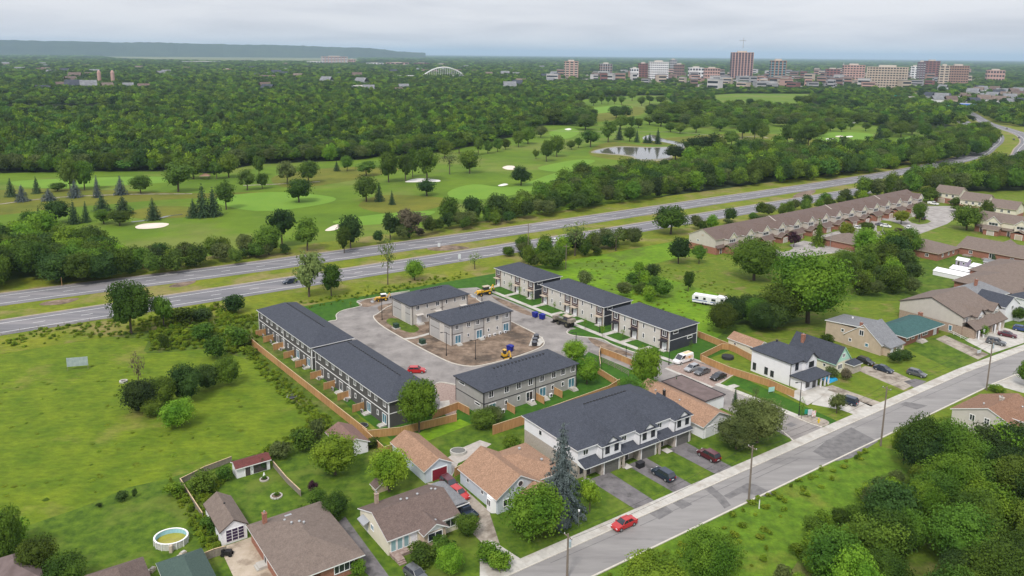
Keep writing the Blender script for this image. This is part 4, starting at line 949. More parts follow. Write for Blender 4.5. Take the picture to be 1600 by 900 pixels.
def walls(parent, x0, x1, y0, y1, z0, z1, m, g=None, gh=0, name='wall'):
    b = MB().box(x0, x1, y0, y1, z0, z1)
    if g == 'x':
        ym = (y0 + y1) / 2; b.add([(x, y, z) for x in (x0, x1) for y, z in ((y0, z1), (y1, z1), (ym, z1 + gh))], [(0, 2, 1), (3, 4, 5)])
    if g == 'y':
        xm = (x0 + x1) / 2; b.add([(x, y, z) for y in (y0, y1) for x, z in ((x0, z1), (x1, z1), (xm, z1 + gh))], [(0, 1, 2), (3, 5, 4)])
    return obj(name, b, m, parent)
ROT = {'y0': 0., 'x1': math.pi / 2, 'y1': math.pi, 'x0': -math.pi / 2}
_wc = {}
def face_loc(f, s, v, z):
    return (s, v, z) if f in ('y0', 'y1') else (v, s, z)
def win(parent, f, v, s, z, w=1.1, h=1.2, nx=2, ny=1, tm=None, gm=None, name='window', sill=0):
    """window centred at s along face f (plane coordinate v), z = centre height"""
    tm = tm or M_tw; gm = gm or M_glass
    k = (w, h, nx, ny, tm.name, gm.name, name)
    if k not in _wc:
        b = MB(); t = .11
        b.box(-w / 2, w / 2, -.07, 0, h / 2 - t, h / 2); b.box(-w / 2, w / 2, -.09, 0, -h / 2, -h / 2 + t)
        b.box(-w / 2, -w / 2 + t, -.07, 0, -h / 2 + t, h / 2 - t); b.box(w / 2 - t, w / 2, -.07, 0, -h / 2 + t, h / 2 - t)
        for i in range(1, nx): x = -w / 2 + w * i / nx; b.box(x - .04, x + .04, -.065, 0, -h / 2 + t, h / 2 - t)
        for i in range(1, ny): y = -h / 2 + h * i / ny; b.box(-w / 2 + t, w / 2 - t, -.06, 0, y - .03, y + .03)
        g = MB().box(-w / 2 + t, w / 2 - t, -.03, 0, -h / 2 + t, h / 2 - t)
        _wc[k] = (b.mesh(name, tm), g.mesh('glass_pane', gm))
    o = obj(name, _wc[k][0], parent=parent, loc=face_loc(f, s, v, z), rz=ROT[f])
    obj('glass_pane', _wc[k][1], parent=o)
    return o
def door(parent, f, v, s, z0=.15, w=1., h=2.1, m=None, tm=None):
    k = ('door', w, h, (m or M_dwhite).name)
    if k not in _wc:
        b = MB().box(-w / 2, w / 2, -.05, 0, 0, h); b.box(-w / 2 + .15, w / 2 - .15, -.065, -.05, .2, h * .45); b.box(-w / 2 + .15, w / 2 - .15, -.065, -.05, h * .52, h - .2)
        _wc[k] = b.mesh('door', m or M_dwhite)
        b = MB().box(-w / 2 - .1, -w / 2, -.08, 0, 0, h + .1).box(w / 2, w / 2 + .1, -.08, 0, 0, h + .1).box(-w / 2, w / 2, -.08, 0, h, h + .1)
        _wc[k + (1,)] = b.mesh('door_frame', tm or M_tw)
    o = obj('door', _wc[k], parent=parent, loc=face_loc(f, s, v, z0), rz=ROT[f]); obj('door_frame', _wc[k + (1,)], parent=o); return o
def garage_door(parent, f, v, s, w=3., h=2.3, m=None, z0=.02, rows=4, tm=None):
    b = MB()
    for i in range(rows): b.box(-w / 2, w / 2, -.06, 0, h * i / rows + .015, h * (i + 1) / rows - .015)
    b.box(-w / 2, w / 2, -.03, 0, 0, h)
    o = obj('garage_door', b, m or M_gar, parent, face_loc(f, s, v, z0), ROT[f])
    t = MB().box(-w / 2 - .15, -w / 2, -.1, 0, 0, h + .15).box(w / 2, w / 2 + .15, -.1, 0, 0, h + .15).box(-w / 2, w / 2, -.1, 0, h, h + .15)
    obj('door_frame', t, tm or M_tw, o); return o
def band(parent, f, v, s0, s1, z0, z1, m, t=.05, name='trim_board'):
    L_ = s1 - s0
    return obj(name, MB().box(-L_ / 2, L_ / 2, -t, 0, z0, z1), m, parent, face_loc(f, (s0 + s1) / 2, v, 0), ROT[f])
def steps(parent, f, v, s, w=1.3, n=3, d=.3, h=.17, m=None):
    b = MB()
    for i in range(n): b.box(-w / 2, w / 2, -.9 - d * (n - i) if i else -.9 - d * n, 0, h * i, h * (i + 1))
    return obj('steps', b, m or M_conc, parent, face_loc(f, s, v, 0), ROT[f])
def chimney(parent, x, y, z0, z1, w=.6, m=None):
    b = MB().box(x - w / 2, x + w / 2, y - w / 2, y + w / 2, z0, z1); b.box(x - w / 2 - .06, x + w / 2 + .06, y - w / 2 - .06, y + w / 2 + .06, z1, z1 + .1)
    o = obj('chimney', b, m or M_wbrick, parent); obj('chimney_pot', MB().cyl((x, y, z1 + .1), (x, y, z1 + .45), .14, .12, 8), M_galv, o); return o
def vent(parent, x, y, z, r=.16, m=None, name='roof_vent'):
    return obj(name, MB().cyl((x, y, z - .25), (x, y, z + .14), r, r, 8).cyl((x, y, z + .14), (x, y, z + .22), r * 1.5, r * 1.1, 8), m or M_galv, parent)
def canopy(parent, f, v, s, z=2.55, w=1.7, d=1.1, m=None):
    b = MB().box(-w / 2, w / 2, -d, 0, z, z + .16).sideprism([(-.06, z - .5), (0, z - .5), (-.0, z)], -.02, .02)
    return obj('canopy', b, m or M_tt, parent, face_loc(f, s, v, 0), ROT[f])
def downspout(parent, f, v, s, z1, m=None):
    return obj('downspout', MB().box(-.05, .05, -.13, -.02, .1, z1), m or M_td, parent, face_loc(f, s, v, 0), ROT[f])

# ------------------------------------------------------------ the new terraces
def ridge_vents(rt, pts, z):
    for x, y in pts: obj('ridge_vent', MB().box(x - .22, x + .22, y - .16, y + .16, z - .1, z + .14), M_black, rt)
def dark_row(label, u0, u1):
    L_ = u1 - u0; rt = root('terraced_house_row', label, 'townhouse', D(u0, 72.1), R(DA), 'new terraced rows')
    Wd = 10.7
    walls(rt, 0, L_, 0, Wd, -.1, 5.75, M_wdark)
    hip(rt, 0, L_, 0, Wd, 5.8, 2.5, M_rchar, fas=M_tw)
    for s in (.07, .185, .275, .385, .48, .58, .67, .77, .85, .955): win(rt, 'y0', 0, s * L_, 4.75, 1.15, 1.35)
    for s in (.10, .385, .495, .76, .95):
        win(rt, 'y0', 0, s * L_, 1.45, 1.8, 2.15, 2, 1, gm=M_glassb if s > .7 else M_glass, name='patio_door'); steps(rt, 'y0', 0, s * L_, 1.4, 2)
    for s in (.20, .30, .585, .68, .87): win(rt, 'y0', 0, s * L_, 1.75, .75, 1.1, 1)
    band(rt, 'y0', 0, 0, L_, 2.95, 3.13, M_tw)
    for s in (.07, L_ / 2, L_ - .07): band(rt, 'y0', 0, s - .09, s + .09, 0, 2.94, M_tw, .052); band(rt, 'y0', 0, s - .09, s + .09, 3.14, 5.6, M_tw, .052)
    band(rt, 'x1', L_, 0, Wd, 2.95, 3.13, M_tw); band(rt, 'x1', L_, .0, .18, 0, 2.94, M_tw, .053); band(rt, 'x1', L_, .0, .18, 3.14, 5.6, M_tw, .053)
    win(rt, 'x1', L_, 4.4, 2.35, 2.2, .75, 1); win(rt, 'x1', L_, 8, 4.7, 1.8, .7, 1)
    for s in (.1, .3, .5, .7, .9): door(rt, 'y1', Wd, s * L_, m=M_dwhite); win(rt, 'y1', Wd, s * L_, 4.7, 1.3, 1.2)
    for i in range(24): 
        x = 5.3 + (L_ - 10.6) * (i + .5) / 24; ridge_vents(rt, [(x, Wd / 2 + .55)], 8.3 - .23)
    for s, y in ((.15, 2.2), (.45, 2.6), (.55, 3.4), (.82, 2.1)): vent(rt, s * L_, y, 5.8 + y * .43, .09, M_black)
    return rt
dark_row('far dark grey sided terrace with charcoal hip roof beside the meadow', -205.8, -170.9)
dark_row('near dark grey sided terrace with charcoal hip roof, behind the green maple', -168.7, -133.2)
# privacy screens
def screen(x, y, rz, label, L_=2.6, h=1.8):
    rt = root('privacy_screen', label, 'screen', (x, y), rz, 'timber privacy screens behind the new terraces')
    n = 11
    me = MB().box(0, L_ / n - .015, -.02, .02, .08, h - .08).mesh('board', M_wood)
    for i in range(n): obj('board', me, parent=rt, loc=(i * L_ / n, 0, 0))
    for s in (-.06, L_ - .02): obj('post', MB().box(s, s + .09, -.05, .05, -.1, h + .03), M_wood, rt)
    obj('top_rail', MB().box(.03, L_ - .02, -.05, .05, h - .08, h), M_woodp, rt)
    return rt
ORD = ['nearest', 'second nearest', 'third', 'fourth', 'fifth', 'farthest']
for i, (u, r_) in enumerate([(-201, 'far'), (-195.5, 'far'), (-188.6, 'far'), (-181.6, 'far'), (-174.4, 'far'), (-165.6, 'near'), (-158.3, 'near'), (-151.2, 'near'), (-144, 'near')]):
    x, y = D(u, 72.0); n_ = ['first', 'second', 'third', 'fourth', 'fifth', 'first', 'second', 'third', 'fourth'][i]
    screen(x, y, R(DA - 90), f'orange cedar screen, {n_} from the left behind the {r_} dark grey terrace')
    q = D(u + 1.3, 70.9); g_ = root('heat_pump', f'small grey condenser box beside the {n_} screen of the {r_} dark terrace', 'air conditioner', q, R(DA), 'condensers behind the new terraces')
    obj('housing', MB().box(-.4, .4, -.17, .17, .08, .85), M_wgrey, g_); obj('fan_grille', MB().cyl((0, -.17, .5), (0, -.2, .5), .28, .28, 12), M_black, g_)

# light grey terrace (front)
def block_local(nm, label, u0, u1, v0, v1): return root(nm, label, 'townhouse', D(u0, v0), R(DA), 'new terraced rows'), u1 - u0, v1 - v0
rt, Wd, L_ = block_local('terraced_house_row', 'light grey sided terrace with charcoal roof and blue patio doors', -136.1, -125.6, 90.4, 116.6)
walls(rt, 0, Wd, 0, L_, -.1, 5.75, M_wgrey); hip(rt, 0, Wd, 0, L_, 5.8, 2.4, M_rchar, fas=M_td)
for s in (.073, .23, .355, .48, .605, .735, .84, .955): win(rt, 'x1', Wd, s * L_, 4.75, 1.3, 1.5)
for s, g in ((.085, 1), (.47, 0), (.615, 1), (.94, 1)): win(rt, 'x1', Wd, s * L_, 1.45, 1.9, 2.3, 2, gm=M_glassb if g else M_glass, name='patio_door'); steps(rt, 'x1', Wd, s * L_, 1.5, 3)
for s in (.225, .355, .725, .84): win(rt, 'x1', Wd, s * L_, 1.85, .8, 1.1, 1)
band(rt, 'x1', Wd, 0, L_, 2.9, 3.05, M_td); band(rt, 'y0', 0, 0, Wd, 2.9, 3.05, M_td)
for s in (.06, L_ * .535, L_ - .06): band(rt, 'x1', Wd, s - .08, s + .08, 0, 2.89, M_td, .06); band(rt, 'x1', Wd, s - .08, s + .08, 3.06, 5.6, M_td, .06)
for s in (.05, Wd - .05): band(rt, 'y0', 0, s - .07, s + .07, 0, 2.89, M_td, .06); band(rt, 'y0', 0, s - .07, s + .07, 3.06, 5.6, M_td, .06)
win(rt, 'y0', 0, 2.4, 4.95, 2.2, .65, 1); win(rt, 'y0', 0, 8.3, 2.35, 2.0, .65, 1)
for i in range(15): ridge_vents(rt, [(Wd / 2 + .5, 5.6 + (L_ - 11.2) * (i + .5) / 15)], 7.98)
for s, y in ((.2, 8), (.42, 8.4), (.7, 8.1), (.88, 7.8)): vent(rt, y, s * L_, 5.8 + (Wd - y) * .44, .09, M_black)
for i, s in enumerate((.235, .47 + .075, .745)):
    x, y = D(-125.5, 90.4 + s * L_); 
    screen(x, y, R(DA), f'cedar screen, {["left", "middle", "right"][i]} one of three behind the light grey terrace')
    q = D(-124.9, 90.4 + s * L_ - 1.6); g_ = root('heat_pump', f'white condenser box left of the {["left", "middle", "right"][i]} screen of the light grey terrace', 'air conditioner', q, R(DA + 90), 'condensers behind the new terraces')
    obj('housing', MB().box(-.4, .4, -.17, .17, .08, .9), M_wwhite, g_); obj('fan_grille', MB().cyl((0, -.17, .5), (0, -.2, .5), .28, .28, 12), M_black, g_)
# centre terraces on the dirt island
def stucco(label, u0, u1, v0, v1, front):
    rt, Wd, L_ = block_local('terraced_house_row', label, u0, u1, v0, v1)
    walls(rt, 0, Wd, 0, L_, -.1, 5.75, M_wgre); hip(rt, 0, Wd, 0, L_, 5.8, 2.35, M_rchar, fas=M_td)
    if front:
        for s in (.095, .28, .43, .60, .75, .92): win(rt, 'x1', Wd, s * L_, 4.8, 1.2, 1.35)
        for s in (.11, .455, .905): win(rt, 'x1', Wd, s * L_, 1.45, 1.9, 2.3, 2, gm=M_glassb, name='patio_door')
        for s in (.275, .61, .755): win(rt, 'x1', Wd, s * L_, 1.9, .65, 1., 1)
        steps(rt, 'x1', Wd, .11 * L_, 1.5, 2); steps(rt, 'x1', Wd, .47 * L_, 1.5, 2)
        for s0, s1 in ((.01, .19), (.37, .53), (.84, .99)): obj('stucco_bay', MB().box(-(s1 - s0) * L_ / 2, (s1 - s0) * L_ / 2, -.04, 0, .3, 5.5), M_wgre2, rt, face_loc('x1', (s0 + s1) / 2 * L_, Wd, 0), ROT['x1']); band(rt, 'x1', Wd + .04, s0 * L_, s1 * L_, 2.95, 3.07, M_tb, .03)
        for o_ in list(rt.children):
            if o_.name.startswith(('window', 'patio')): o_.location.x += .041
    else:
        for s in (.11, .45, .92): win(rt, 'x1', Wd, s * L_, 4.8, 1.2, 1.35)
        for s in (.27, .61, .76): win(rt, 'x1', Wd, s * L_, 4.8, .7, 1.3, 1)
        for s in (.13, .45, .90): door(rt, 'x1', Wd, s * L_, w=1.3, h=2.3); canopy(rt, 'x1', Wd, s * L_, 2.75, 2.2, 1.1, M_wgre)
        for s in (.27, .61): win(rt, 'x1', Wd, s * L_, 1.8, .7, 1.2, 1)
        band(rt, 'x1', Wd, .33 * L_, .42 * L_, 3.4, 3.5, M_tb); band(rt, 'x1', Wd, .5 * L_, .57 * L_, 3.4, 3.5, M_tb)
        steps(rt, 'x1', Wd, .13 * L_, 2.2, 2)
    for s in (0.02, .53, .985): downspout(rt, 'x1', Wd, s * L_, 5.6, M_tb)
    downspout(rt, 'y0', 0, .12, 5.6, M_tb)
    obj('stucco_bay', MB().box(-2.3, 2.3, -.04, 0, .3, 5.4), M_wgre2, rt, (2.9, 0, 0)); obj('stucco_bay', MB().box(-1.35, 1.35, -.04, 0, .3, 5.4), M_wgre2, rt, (8.9, 0, 0))
    for x0, x1, zz_ in ((.7, 5.1, 3.0), (7.6, 10.2, 2.95), (.7, 5.1, 4.9), (7.6, 10.2, 4.7)): band(rt, 'y0', -.04, x0, x1, zz_, zz_ + .11, M_tb, .03)
    for i in range(11): ridge_vents(rt, [(Wd / 2 + .5, 5.8 + (L_ - 11.6) * (i + .5) / 11)], 7.92)
    for i in range(5 if front else 2):
        q = D(u1 + .45, v0 + L_ * (.52 + i * .09) if front else v0 + L_ * (.5 + i * .2)); g_ = root('heat_pump', f'{["first", "second", "third", "fourth", "fifth"][i]} white condenser box along the {"front" if front else "rear"} stucco terrace', 'air conditioner', q, R(DA + 90), 'condensers beside the stucco terraces')
        obj('housing', MB().box(-.35, .35, -.15, .15, .05, .7), M_wwhite, g_); obj('fan_grille', MB().cyl((0, -.15, .4), (0, -.18, .4), .24, .24, 10), M_black, g_)
stucco('greige stucco terrace on the bare dirt island, nearer one with blue patio doors', -175, -164.4, 107.7, 127.6, True)
stucco('greige stucco terrace on the dirt island, farther one with white door', -195.1, -184.3, 107.6, 126.8, False)
# brown fronted rows along the right
def bay_row(label, u0, u1, pattern, dark_canopy):
    L_ = u1 - u0; n = len(pattern); U = L_ / n; Wd = 10.9
    rt = root('terraced_house_row', label, 'townhouse', D(u0, 150.6), R(DA), 'new terraced rows')
    walls(rt, 0, L_, 0, Wd, -.1, 5.75, M_wgre); hip(rt, 0, L_, 0, Wd, 5.8, 2.35, M_rchar, fas=M_tw)
    for i, p in enumerate(pattern):
        b = i * U + (U * .24 if p else U * .76); nn = i * U + (U * .72 if p else U * .28)
        obj('siding_bay', MB().box(-1.35, 1.35, -.06, 0, .2, 5.55), M_wplum, rt, (b, 0, 0))
        win(rt, 'y0', -.06, b, 4.65, 1.35, 1.55, 2); band(rt, 'y0', -.06, b - 1.35, b + 1.35, 3.3, 3.42, M_tt, .03)
        door(rt, 'y0', -.06, b + .15, w=1.25, h=2.3); canopy(rt, 'y0', -.06, b + .1, 2.7, 2.3, 1.3, M_td if dark_canopy else M_tt); steps(rt, 'y0', -.06, b + .15, 1.8, 1)
        win(rt, 'y0', 0, nn, 4.7, .7, 1.5, 1); win(rt, 'y0', 0, nn, 1.9, .7, 1.4, 1)
        for s in (b - 1.35, b + 1.35): band(rt, 'y0', 0, s - .07, s + .07, .1, 5.6, M_tt, .09)
        patio = i * U + U * .5; win(rt, 'y1', Wd, patio, 1.5, 1.8, 2.2, 2, name='patio_door')
    # charcoal end gable
    obj('end_siding', MB().box(L_, L_ + .03, 0, Wd, 0, 5.7), M_wchar, rt); obj('end_siding', MB().box(-.03, 0, 0, Wd, 0, 5.7), M_wchar, rt)
    band(rt, 'x1', L_ + .03, .14, Wd, 2.95, 3.07, M_tw)
    for z0, z1 in ((0, 2.94), (3.08, 5.6)): band(rt, 'x1', L_ + .03, 0, .13, z0, z1, M_tw)
    downspout(rt, 'x1', L_ + .03, Wd - .1, 5.6, M_tw)
    win(rt, 'x1', L_ + .03, 2.3, 4.95, 2.0, .8, 1); win(rt, 'x1', L_ + .03, 8.0, 2.45, 2.0, .8, 1)
    for i in range(int(L_ * .55)): ridge_vents(rt, [(5.7 + (L_ - 11.4) * (i + .5) / int(L_ * .55), Wd / 2 + .5)], 7.92)
    return rt
bay_row('far brown bayed terrace at the head of the new loop road', -202.7, -182.6, (1, 0, 0), False)
bay_row('middle brown bayed terrace with tan door canopies along the new road', -178.8, -151.7, (1, 0, 1, 0), False)
bay_row('near brown bayed terrace with charcoal end wall beside the parked van', -148.5, -127.6, (1, 1, 0), True)
for u0, u1 in ((-202.7, -182.6), (-178.8, -151.7), (-148.5, -127.6)):
    n = int((u1 - u0) / 6.9); U = (u1 - u0) / n
    for i in range(n): sheet('front_sod', dp((u0 + i * U + 2.6, 146.7), (u0 + i * U + U - .1, 146.7), (u0 + i * U + U - .1, 150.2), (u0 + i * U + 2.6, 150.2)), .05, M_lawnb); sheet('front_path', dp((u0 + i * U + .9, 146), (u0 + i * U + 2.5, 146), (u0 + i * U + 2.5, 149.8), (u0 + i * U + .9, 149.8)), .055, M_conc)

# ------------------------------------------------------------ white street terrace (three houses)
rt = root('terraced_house_row', 'white and grey street terrace with charcoal roof, three garages', 'townhouse', S(85.0, 99.6), R(SA))
L_, Wd, U = 28.0, 16.2, 28. / 3
walls(rt, 0, L_, 0, Wd, 3.0, 5.75, M_wwhite); obj('lower_wall', MB().box(.02, L_ - .02, .02, Wd - .02, -.1, 3.0), M_wbrickg, rt)
hip(rt, 0, L_, 0, Wd, 5.8, 3.3, M_rchar, fas=M_tw)
for i in range(3):
    x0 = i * U
    # projecting upper bay with its own hipped roof and white gablet
    bx0, bx1 = x0 + U * .50, x0 + U * .995
    obj('upper_bay', MB().box(bx0, bx1, -1.3, 0, 3.05, 5.7), M_wwhite, rt)
    b = MB(); o_ = .35; xm = (bx0 + bx1) / 2
    vs = [(bx0 - o_, -1.3 - o_, 5.62), (bx1 + o_, -1.3 - o_, 5.62), (bx1 + o_, 4.5, 5.72), (bx0 - o_, 4.5, 5.72), (xm, 1.2, 8.0), (xm, 6.0, 8.25)]
    b.add(vs + [(v[0], v[1], v[2] - .16) for v in vs[:4]], [(0, 1, 4), (1, 2, 5, 4), (3, 0, 4, 5)], 0); b.add(vs + [(v[0], v[1], v[2] - .16) for v in vs[:4]], [(0, 6, 7, 1), (1, 7, 8, 2), (3, 9, 6, 0), (6, 9, 8, 7)], 1)
    obj('bay_roof', b, [M_rchar, M_tw], rt)
    g = MB().add([(xm - 1.3, -1.45, 5.9), (xm + 1.3, -1.45, 5.9), (xm, -1.45, 6.9), (xm - 1.3, .3, 5.9), (xm + 1.3, .3, 5.9), (xm, .5, 6.9)], [(0, 1, 2), (0, 2, 5, 3), (1, 4, 5, 2)])
    go = obj('gablet', g, M_wwhite, rt)
    gr = MB()
    for s in (-1, 1): gr.add([(xm, -1.65, 7.08), (xm + s * 1.6, -1.65, 5.84), (xm + s * 1.6, .6, 5.84), (xm, .9, 7.08), (xm, -1.65, 6.94), (xm + s * 1.6, -1.65, 5.7), (xm + s * 1.6, .6, 5.7), (xm, .9, 6.94)], [(0, 1, 2, 3), (4, 7, 6, 5), (0, 4, 5, 1), (1, 5, 6, 2)])
    obj('gablet_roof', gr, M_rchar, go)
    for s in (.28, .76): win(rt, 'y0', -1.3, bx0 + (bx1 - bx0) * s, 4.5, 1.0, 1.35, 2, tm=M_td)
    win(rt, 'y0', 0, x0 + U * .2, 4.75, 1.25, 1.15, 2)
    # skirt roof
    b = MB(); y1, y0 = (0, -1.6); X0, X1 = x0 + .02, x0 + U - .02
    b.sideprism([(0, 0)] * 3, 0, 0) if 0 else None
    b.add([(X0, -2.1, 2.72), (X1, -2.1, 2.72), (X1, -2.1, 2.88), (X0, -2.1, 2.88), (X0, 0, 3.75), (x0 + U * .46, 0, 3.75), (x0 + U * .46, -1.3, 3.21), (X1, -1.3, 3.21), (X1, 0, 2.72), (X0, 0, 2.72)], [(3, 2, 7, 6, 5, 4)], 0)
    b.add([(X0, -2.1, 2.72), (X1, -2.1, 2.72), (X1, -2.1, 2.88), (X0, -2.1, 2.88), (X1, 0, 2.72), (X0, 0, 2.72)], [(0, 1, 2, 3), (0, 5, 4, 1)], 1)
    b.add([(X0, -2.1, 2.72), (X0, -2.1, 2.88), (X0, 0, 3.75), (X0, 0, 2.72)], [(0, 1, 2, 3)], 1)
    obj('skirt_roof', b, [M_rchar, M_tw], rt)
    # garage pushed forward, recessed entry
    obj('garage_wall', MB().box(bx0 - .2, X1, -1.5, 0.01, -.1, 2.72), M_wbrickg, rt)
    garage_door(rt, 'y0', -1.5, (bx0 + x0 + U) / 2 - .1, 3.5, 2.25)
    door(rt, 'y0', 0.02, x0 + U * .28, w=1.05, h=2.1, m=M_ddark); win(rt, 'y0', 0.02, x0 + U * .1, 1.6, .7, 1.5, 1, tm=M_td)
    obj('porch_column', MB().box(x0 + .15, x0 + .5, -1.95, -1.6, 0, 2.72), M_wbrickg, rt)
    downspout(rt, 'y0', -1.3, bx0 + .12, 5.5)
for i in range(14): ridge_vents(rt, [(8.4 + 11.2 * (i + .5) / 14, Wd / 2 + .5)], 8.95)
win(rt, 'x0', 0, 4.0, 2.1, 1.2, 1.0, 1); win(rt, 'x0', 0, 11, 4.4, 1., 1.1, 1)

# ------------------------------------------------------------ houses along the street
def house(label, o, cat='house', name='house', fr=None, rz=None, group=None):
    return root(name, label, cat, (fr or S)(*o), R(SA) if rz is None else rz, group)
# white modern house (two storeys, hip roof, lower front wing with porch)
rt = house('white two storey house with charcoal hip roof and columned porch', (152.2, 103.4))
walls(rt, 0, 8.6, 0, 11.2, -.1, 5.6, M_wwhite); hip(rt, 0, 8.6, 0, 11.2, 5.65, 2.4, M_rchar, .4, M_td)
obj('front_bay', MB().box(4.2, 8.4, -.9, 0, 2.9, 5.5), M_wwhite, rt)
gable(rt, 4.2, 8.4, -1.1, 3.6, 5.55, 1.7, M_rchar, .3, M_td, 'y'); obj('gablet', MB().add([(4.2, -.92, 5.5), (8.4, -.92, 5.5), (6.3, -.92, 7.1), (4.2, -.8, 5.5), (8.4, -.8, 5.5), (6.3, -.8, 7.1)], [(0, 1, 2), (3, 5, 4), (0, 2, 5, 3), (1, 4, 5, 2)]), M_wwhite, rt)
win(rt, 'y0', -.9, 6.3, 4.4, 1.9, 1.4, 3, tm=M_td); win(rt, 'y0', 0, 2.0, 4.4, 1.2, 1.7, 2, tm=M_td)
walls(rt, .2, 5.2, -3.6, 0, -.1, 2.75, M_wwhite, name='wing_wall'); hip(rt, -.1, 8.4, -4.6, -.1, 2.8, 1.5, M_rchar, .25, M_td, name='porch_roof')
for x in (5.3, 6.9, 8.3): obj('porch_column', MB().box(x - .14, x + .14, -4.5, -4.22, .1, 2.66), M_wwhite, rt)
win(rt, 'y0', -3.6, 1.3, 1.5, 1.4, 1.4, 2, tm=M_td); door(rt, 'y0', 0, 6.1, w=1.3, h=2.3, m=M_ddark, tm=M_td); win(rt, 'y0', 0, 7.6, 1.5, 1., 2., 1, tm=M_td); win(rt, 'y0', -3.6, 3.8, 1.3, 1.2, 2.1, 2, tm=M_td)
for s, z in ((10.2, 1.5), (6.8, 1.5), (5.1, 1.35)): win(rt, 'x0', 0, s, z, .95, 1.8 if s > 6 else 1.5, 1, 2, tm=M_td)
downspout(rt, 'x0', 0, .12, 5.5); vent(rt, 4.3, 7.5, 8, .25, M_black)
# garage shed with tan roof behind
rt = house('low cream shed with orange tan roof beyond the cedar fence', (160.4, 119.2), 'shed', 'shed')
walls(rt, 0, 4.6, 0, 9.2, -.1, 2.5, M_wcream, 'y', 1.2); gable(rt, 0, 4.6, 0, 9.2, 2.5, 1.2, M_rtan, .35, M_tw, 'y'); win(rt, 'x0', 0, 7, 1.5, .8, .7, 1)
# mint gabled house, long dark roof
rt = house('small mint and cream house with long charcoal gable roof and brick chimney', (167.2, 101.6))
walls(rt, 0, 6.0, 0, 13.2, -.1, 2.9, M_wcream); obj('gable_wall', MB().sideprism([(0, 2.9), (6.0, 2.9), (3.0, 6.3)], 0, .12).sideprism([(0, 2.9), (6.0, 2.9), (3.0, 6.3)], 13.08, 13.2), M_wmint, rt)
gable(rt, 0, 6.0, 0, 13.2, 2.9, 3.4, M_rchar, .4, M_wmint, 'y'); chimney(rt, 1.7, 10.5, 4.5, 6.6, .8)
win(rt, 'y0', 0, 3.0, 4.3, 1.2, 1.1, 3); win(rt, 'y0', 0, 1.7, 1.7, 1.8, 1.3, 3); win(rt, 'y0', 0, 4.6, 1.6, .7, 1.5, 1); win(rt, 'x0', 0, 3, 1.5, .8, .8, 1); win(rt, 'x0', 0, 8, 1.5, .8, .8, 1)
obj('porch_wall', MB().box(3.9, 7.2, -2.2, 0, -.1, 2.1), M_wbrickg, rt); hip(rt, 3.8, 7.3, -2.3, .2, 2.2, 1.1, M_rchar, .2, M_tw, 'porch_roof')
# tan house with grey roof
rt = house('tan stucco house with steep grey roof and long rear wing', (188.0, 102.3))
walls(rt, 0, 8.0, 0, 10.2, -.1, 2.9, M_wbeige, 'x', 3.9); gable(rt, 0, 8.0, 0, 10.2, 2.9, 3.9, M_rgrey, .3, M_tw, 'x')
walls(rt, .1, 8.6, 5.3, 16.0, -.1, 5.0, M_wbeige, name='rear_wall'); obj('rear_roof', MB().add([(-.2, 5.0, 6.2), (8.9, 5.0, 6.2), (8.9, 16.3, 5.05), (-.2, 16.3, 5.05), (-.2, 5.0, 6.0), (8.9, 5.0, 6.0), (8.9, 16.3, 4.85), (-.2, 16.3, 4.85)], [(0, 1, 2, 3)], 0).add([(-.2, 5.0, 6.2), (8.9, 5.0, 6.2), (8.9, 16.3, 5.05), (-.2, 16.3, 5.05), (-.2, 5.0, 6.0), (8.9, 5.0, 6.0), (8.9, 16.3, 4.85), (-.2, 16.3, 4.85)], [(0, 3, 7, 4), (1, 5, 6, 2), (3, 2, 6, 7), (0, 4, 5, 1), (4, 7, 6, 5)], 1), [M_rgrey, M_tw], rt)
chimney(rt, .9, 6.4, 5.2, 6.8, .6); vent(rt, 6, 12, 5.7, .2, M_wwhite)
win(rt, 'x0', 0, 5.6, 4.5, 1.3, 1.5, 2); win(rt, 'x0', 0, 3.9, 1.7, 1.0, 1.0, 1, gm=M_glassb); win(rt, 'x0', 0, 8.6, 1.7, .8, .9, 1); win(rt, 'x0', .1, 11, 3.6, .9, .9, 1)
obj('front_porch', MB().box(1.0, 7.8, -1.8, 0, -.1, 2.5), M_wbeige, rt); obj('porch_roof', MB().add([(.7, -2.1, 2.5), (8.1, -2.1, 2.5), (8.1, -.2, 3.2), (.7, -.2, 3.2), (.7, -2.1, 2.38), (8.1, -2.1, 2.38), (8.1, -.2, 2.5), (.7, -.2, 2.5)], [(0, 1, 2, 3), (0, 4, 5, 1), (1, 5, 6, 2), (0, 3, 7, 4)]), M_rgrey, rt)
win(rt, 'y0', -1.8, 5.4, 1.6, 2.8, 1.1, 4); door(rt, 'y0', -1.8, 2.0, m=M_dwhite)
# green roofed brick bungalow
rt = house('brick bungalow with teal green hip roof and brick chimney', (199.0, 102.6))
walls(rt, 0, 18.6, 0, 8.2, -.1, 2.9, M_wbrick); hip(rt, 0, 18.6, -.8, 8.2, 2.95, 2.1, M_rgreen, .5, M_tw); chimney(rt, 15.4, 3.9, 4.1, 5.5, .95)
win(rt, 'y0', 0, 2.4, 1.8, 1.5, 1.1, 2); win(rt, 'y0', 0, 5.0, 1.8, 1.5, 1.1, 2); door(rt, 'y0', 0, 8.2, m=M_ddark); win(rt, 'y0', 0, 11.2, 1.7, 2.8, 1.4, 3); obj('white_shutter_door', MB().box(15.6, 17.3, -.08, 0, .1, 2.5), M_dwhite, rt)
steps(rt, 'y0', 0, 8.2, 3.0, 3); win(rt, 'x0', 0, 4, 1.8, 1.2, 1., 2)
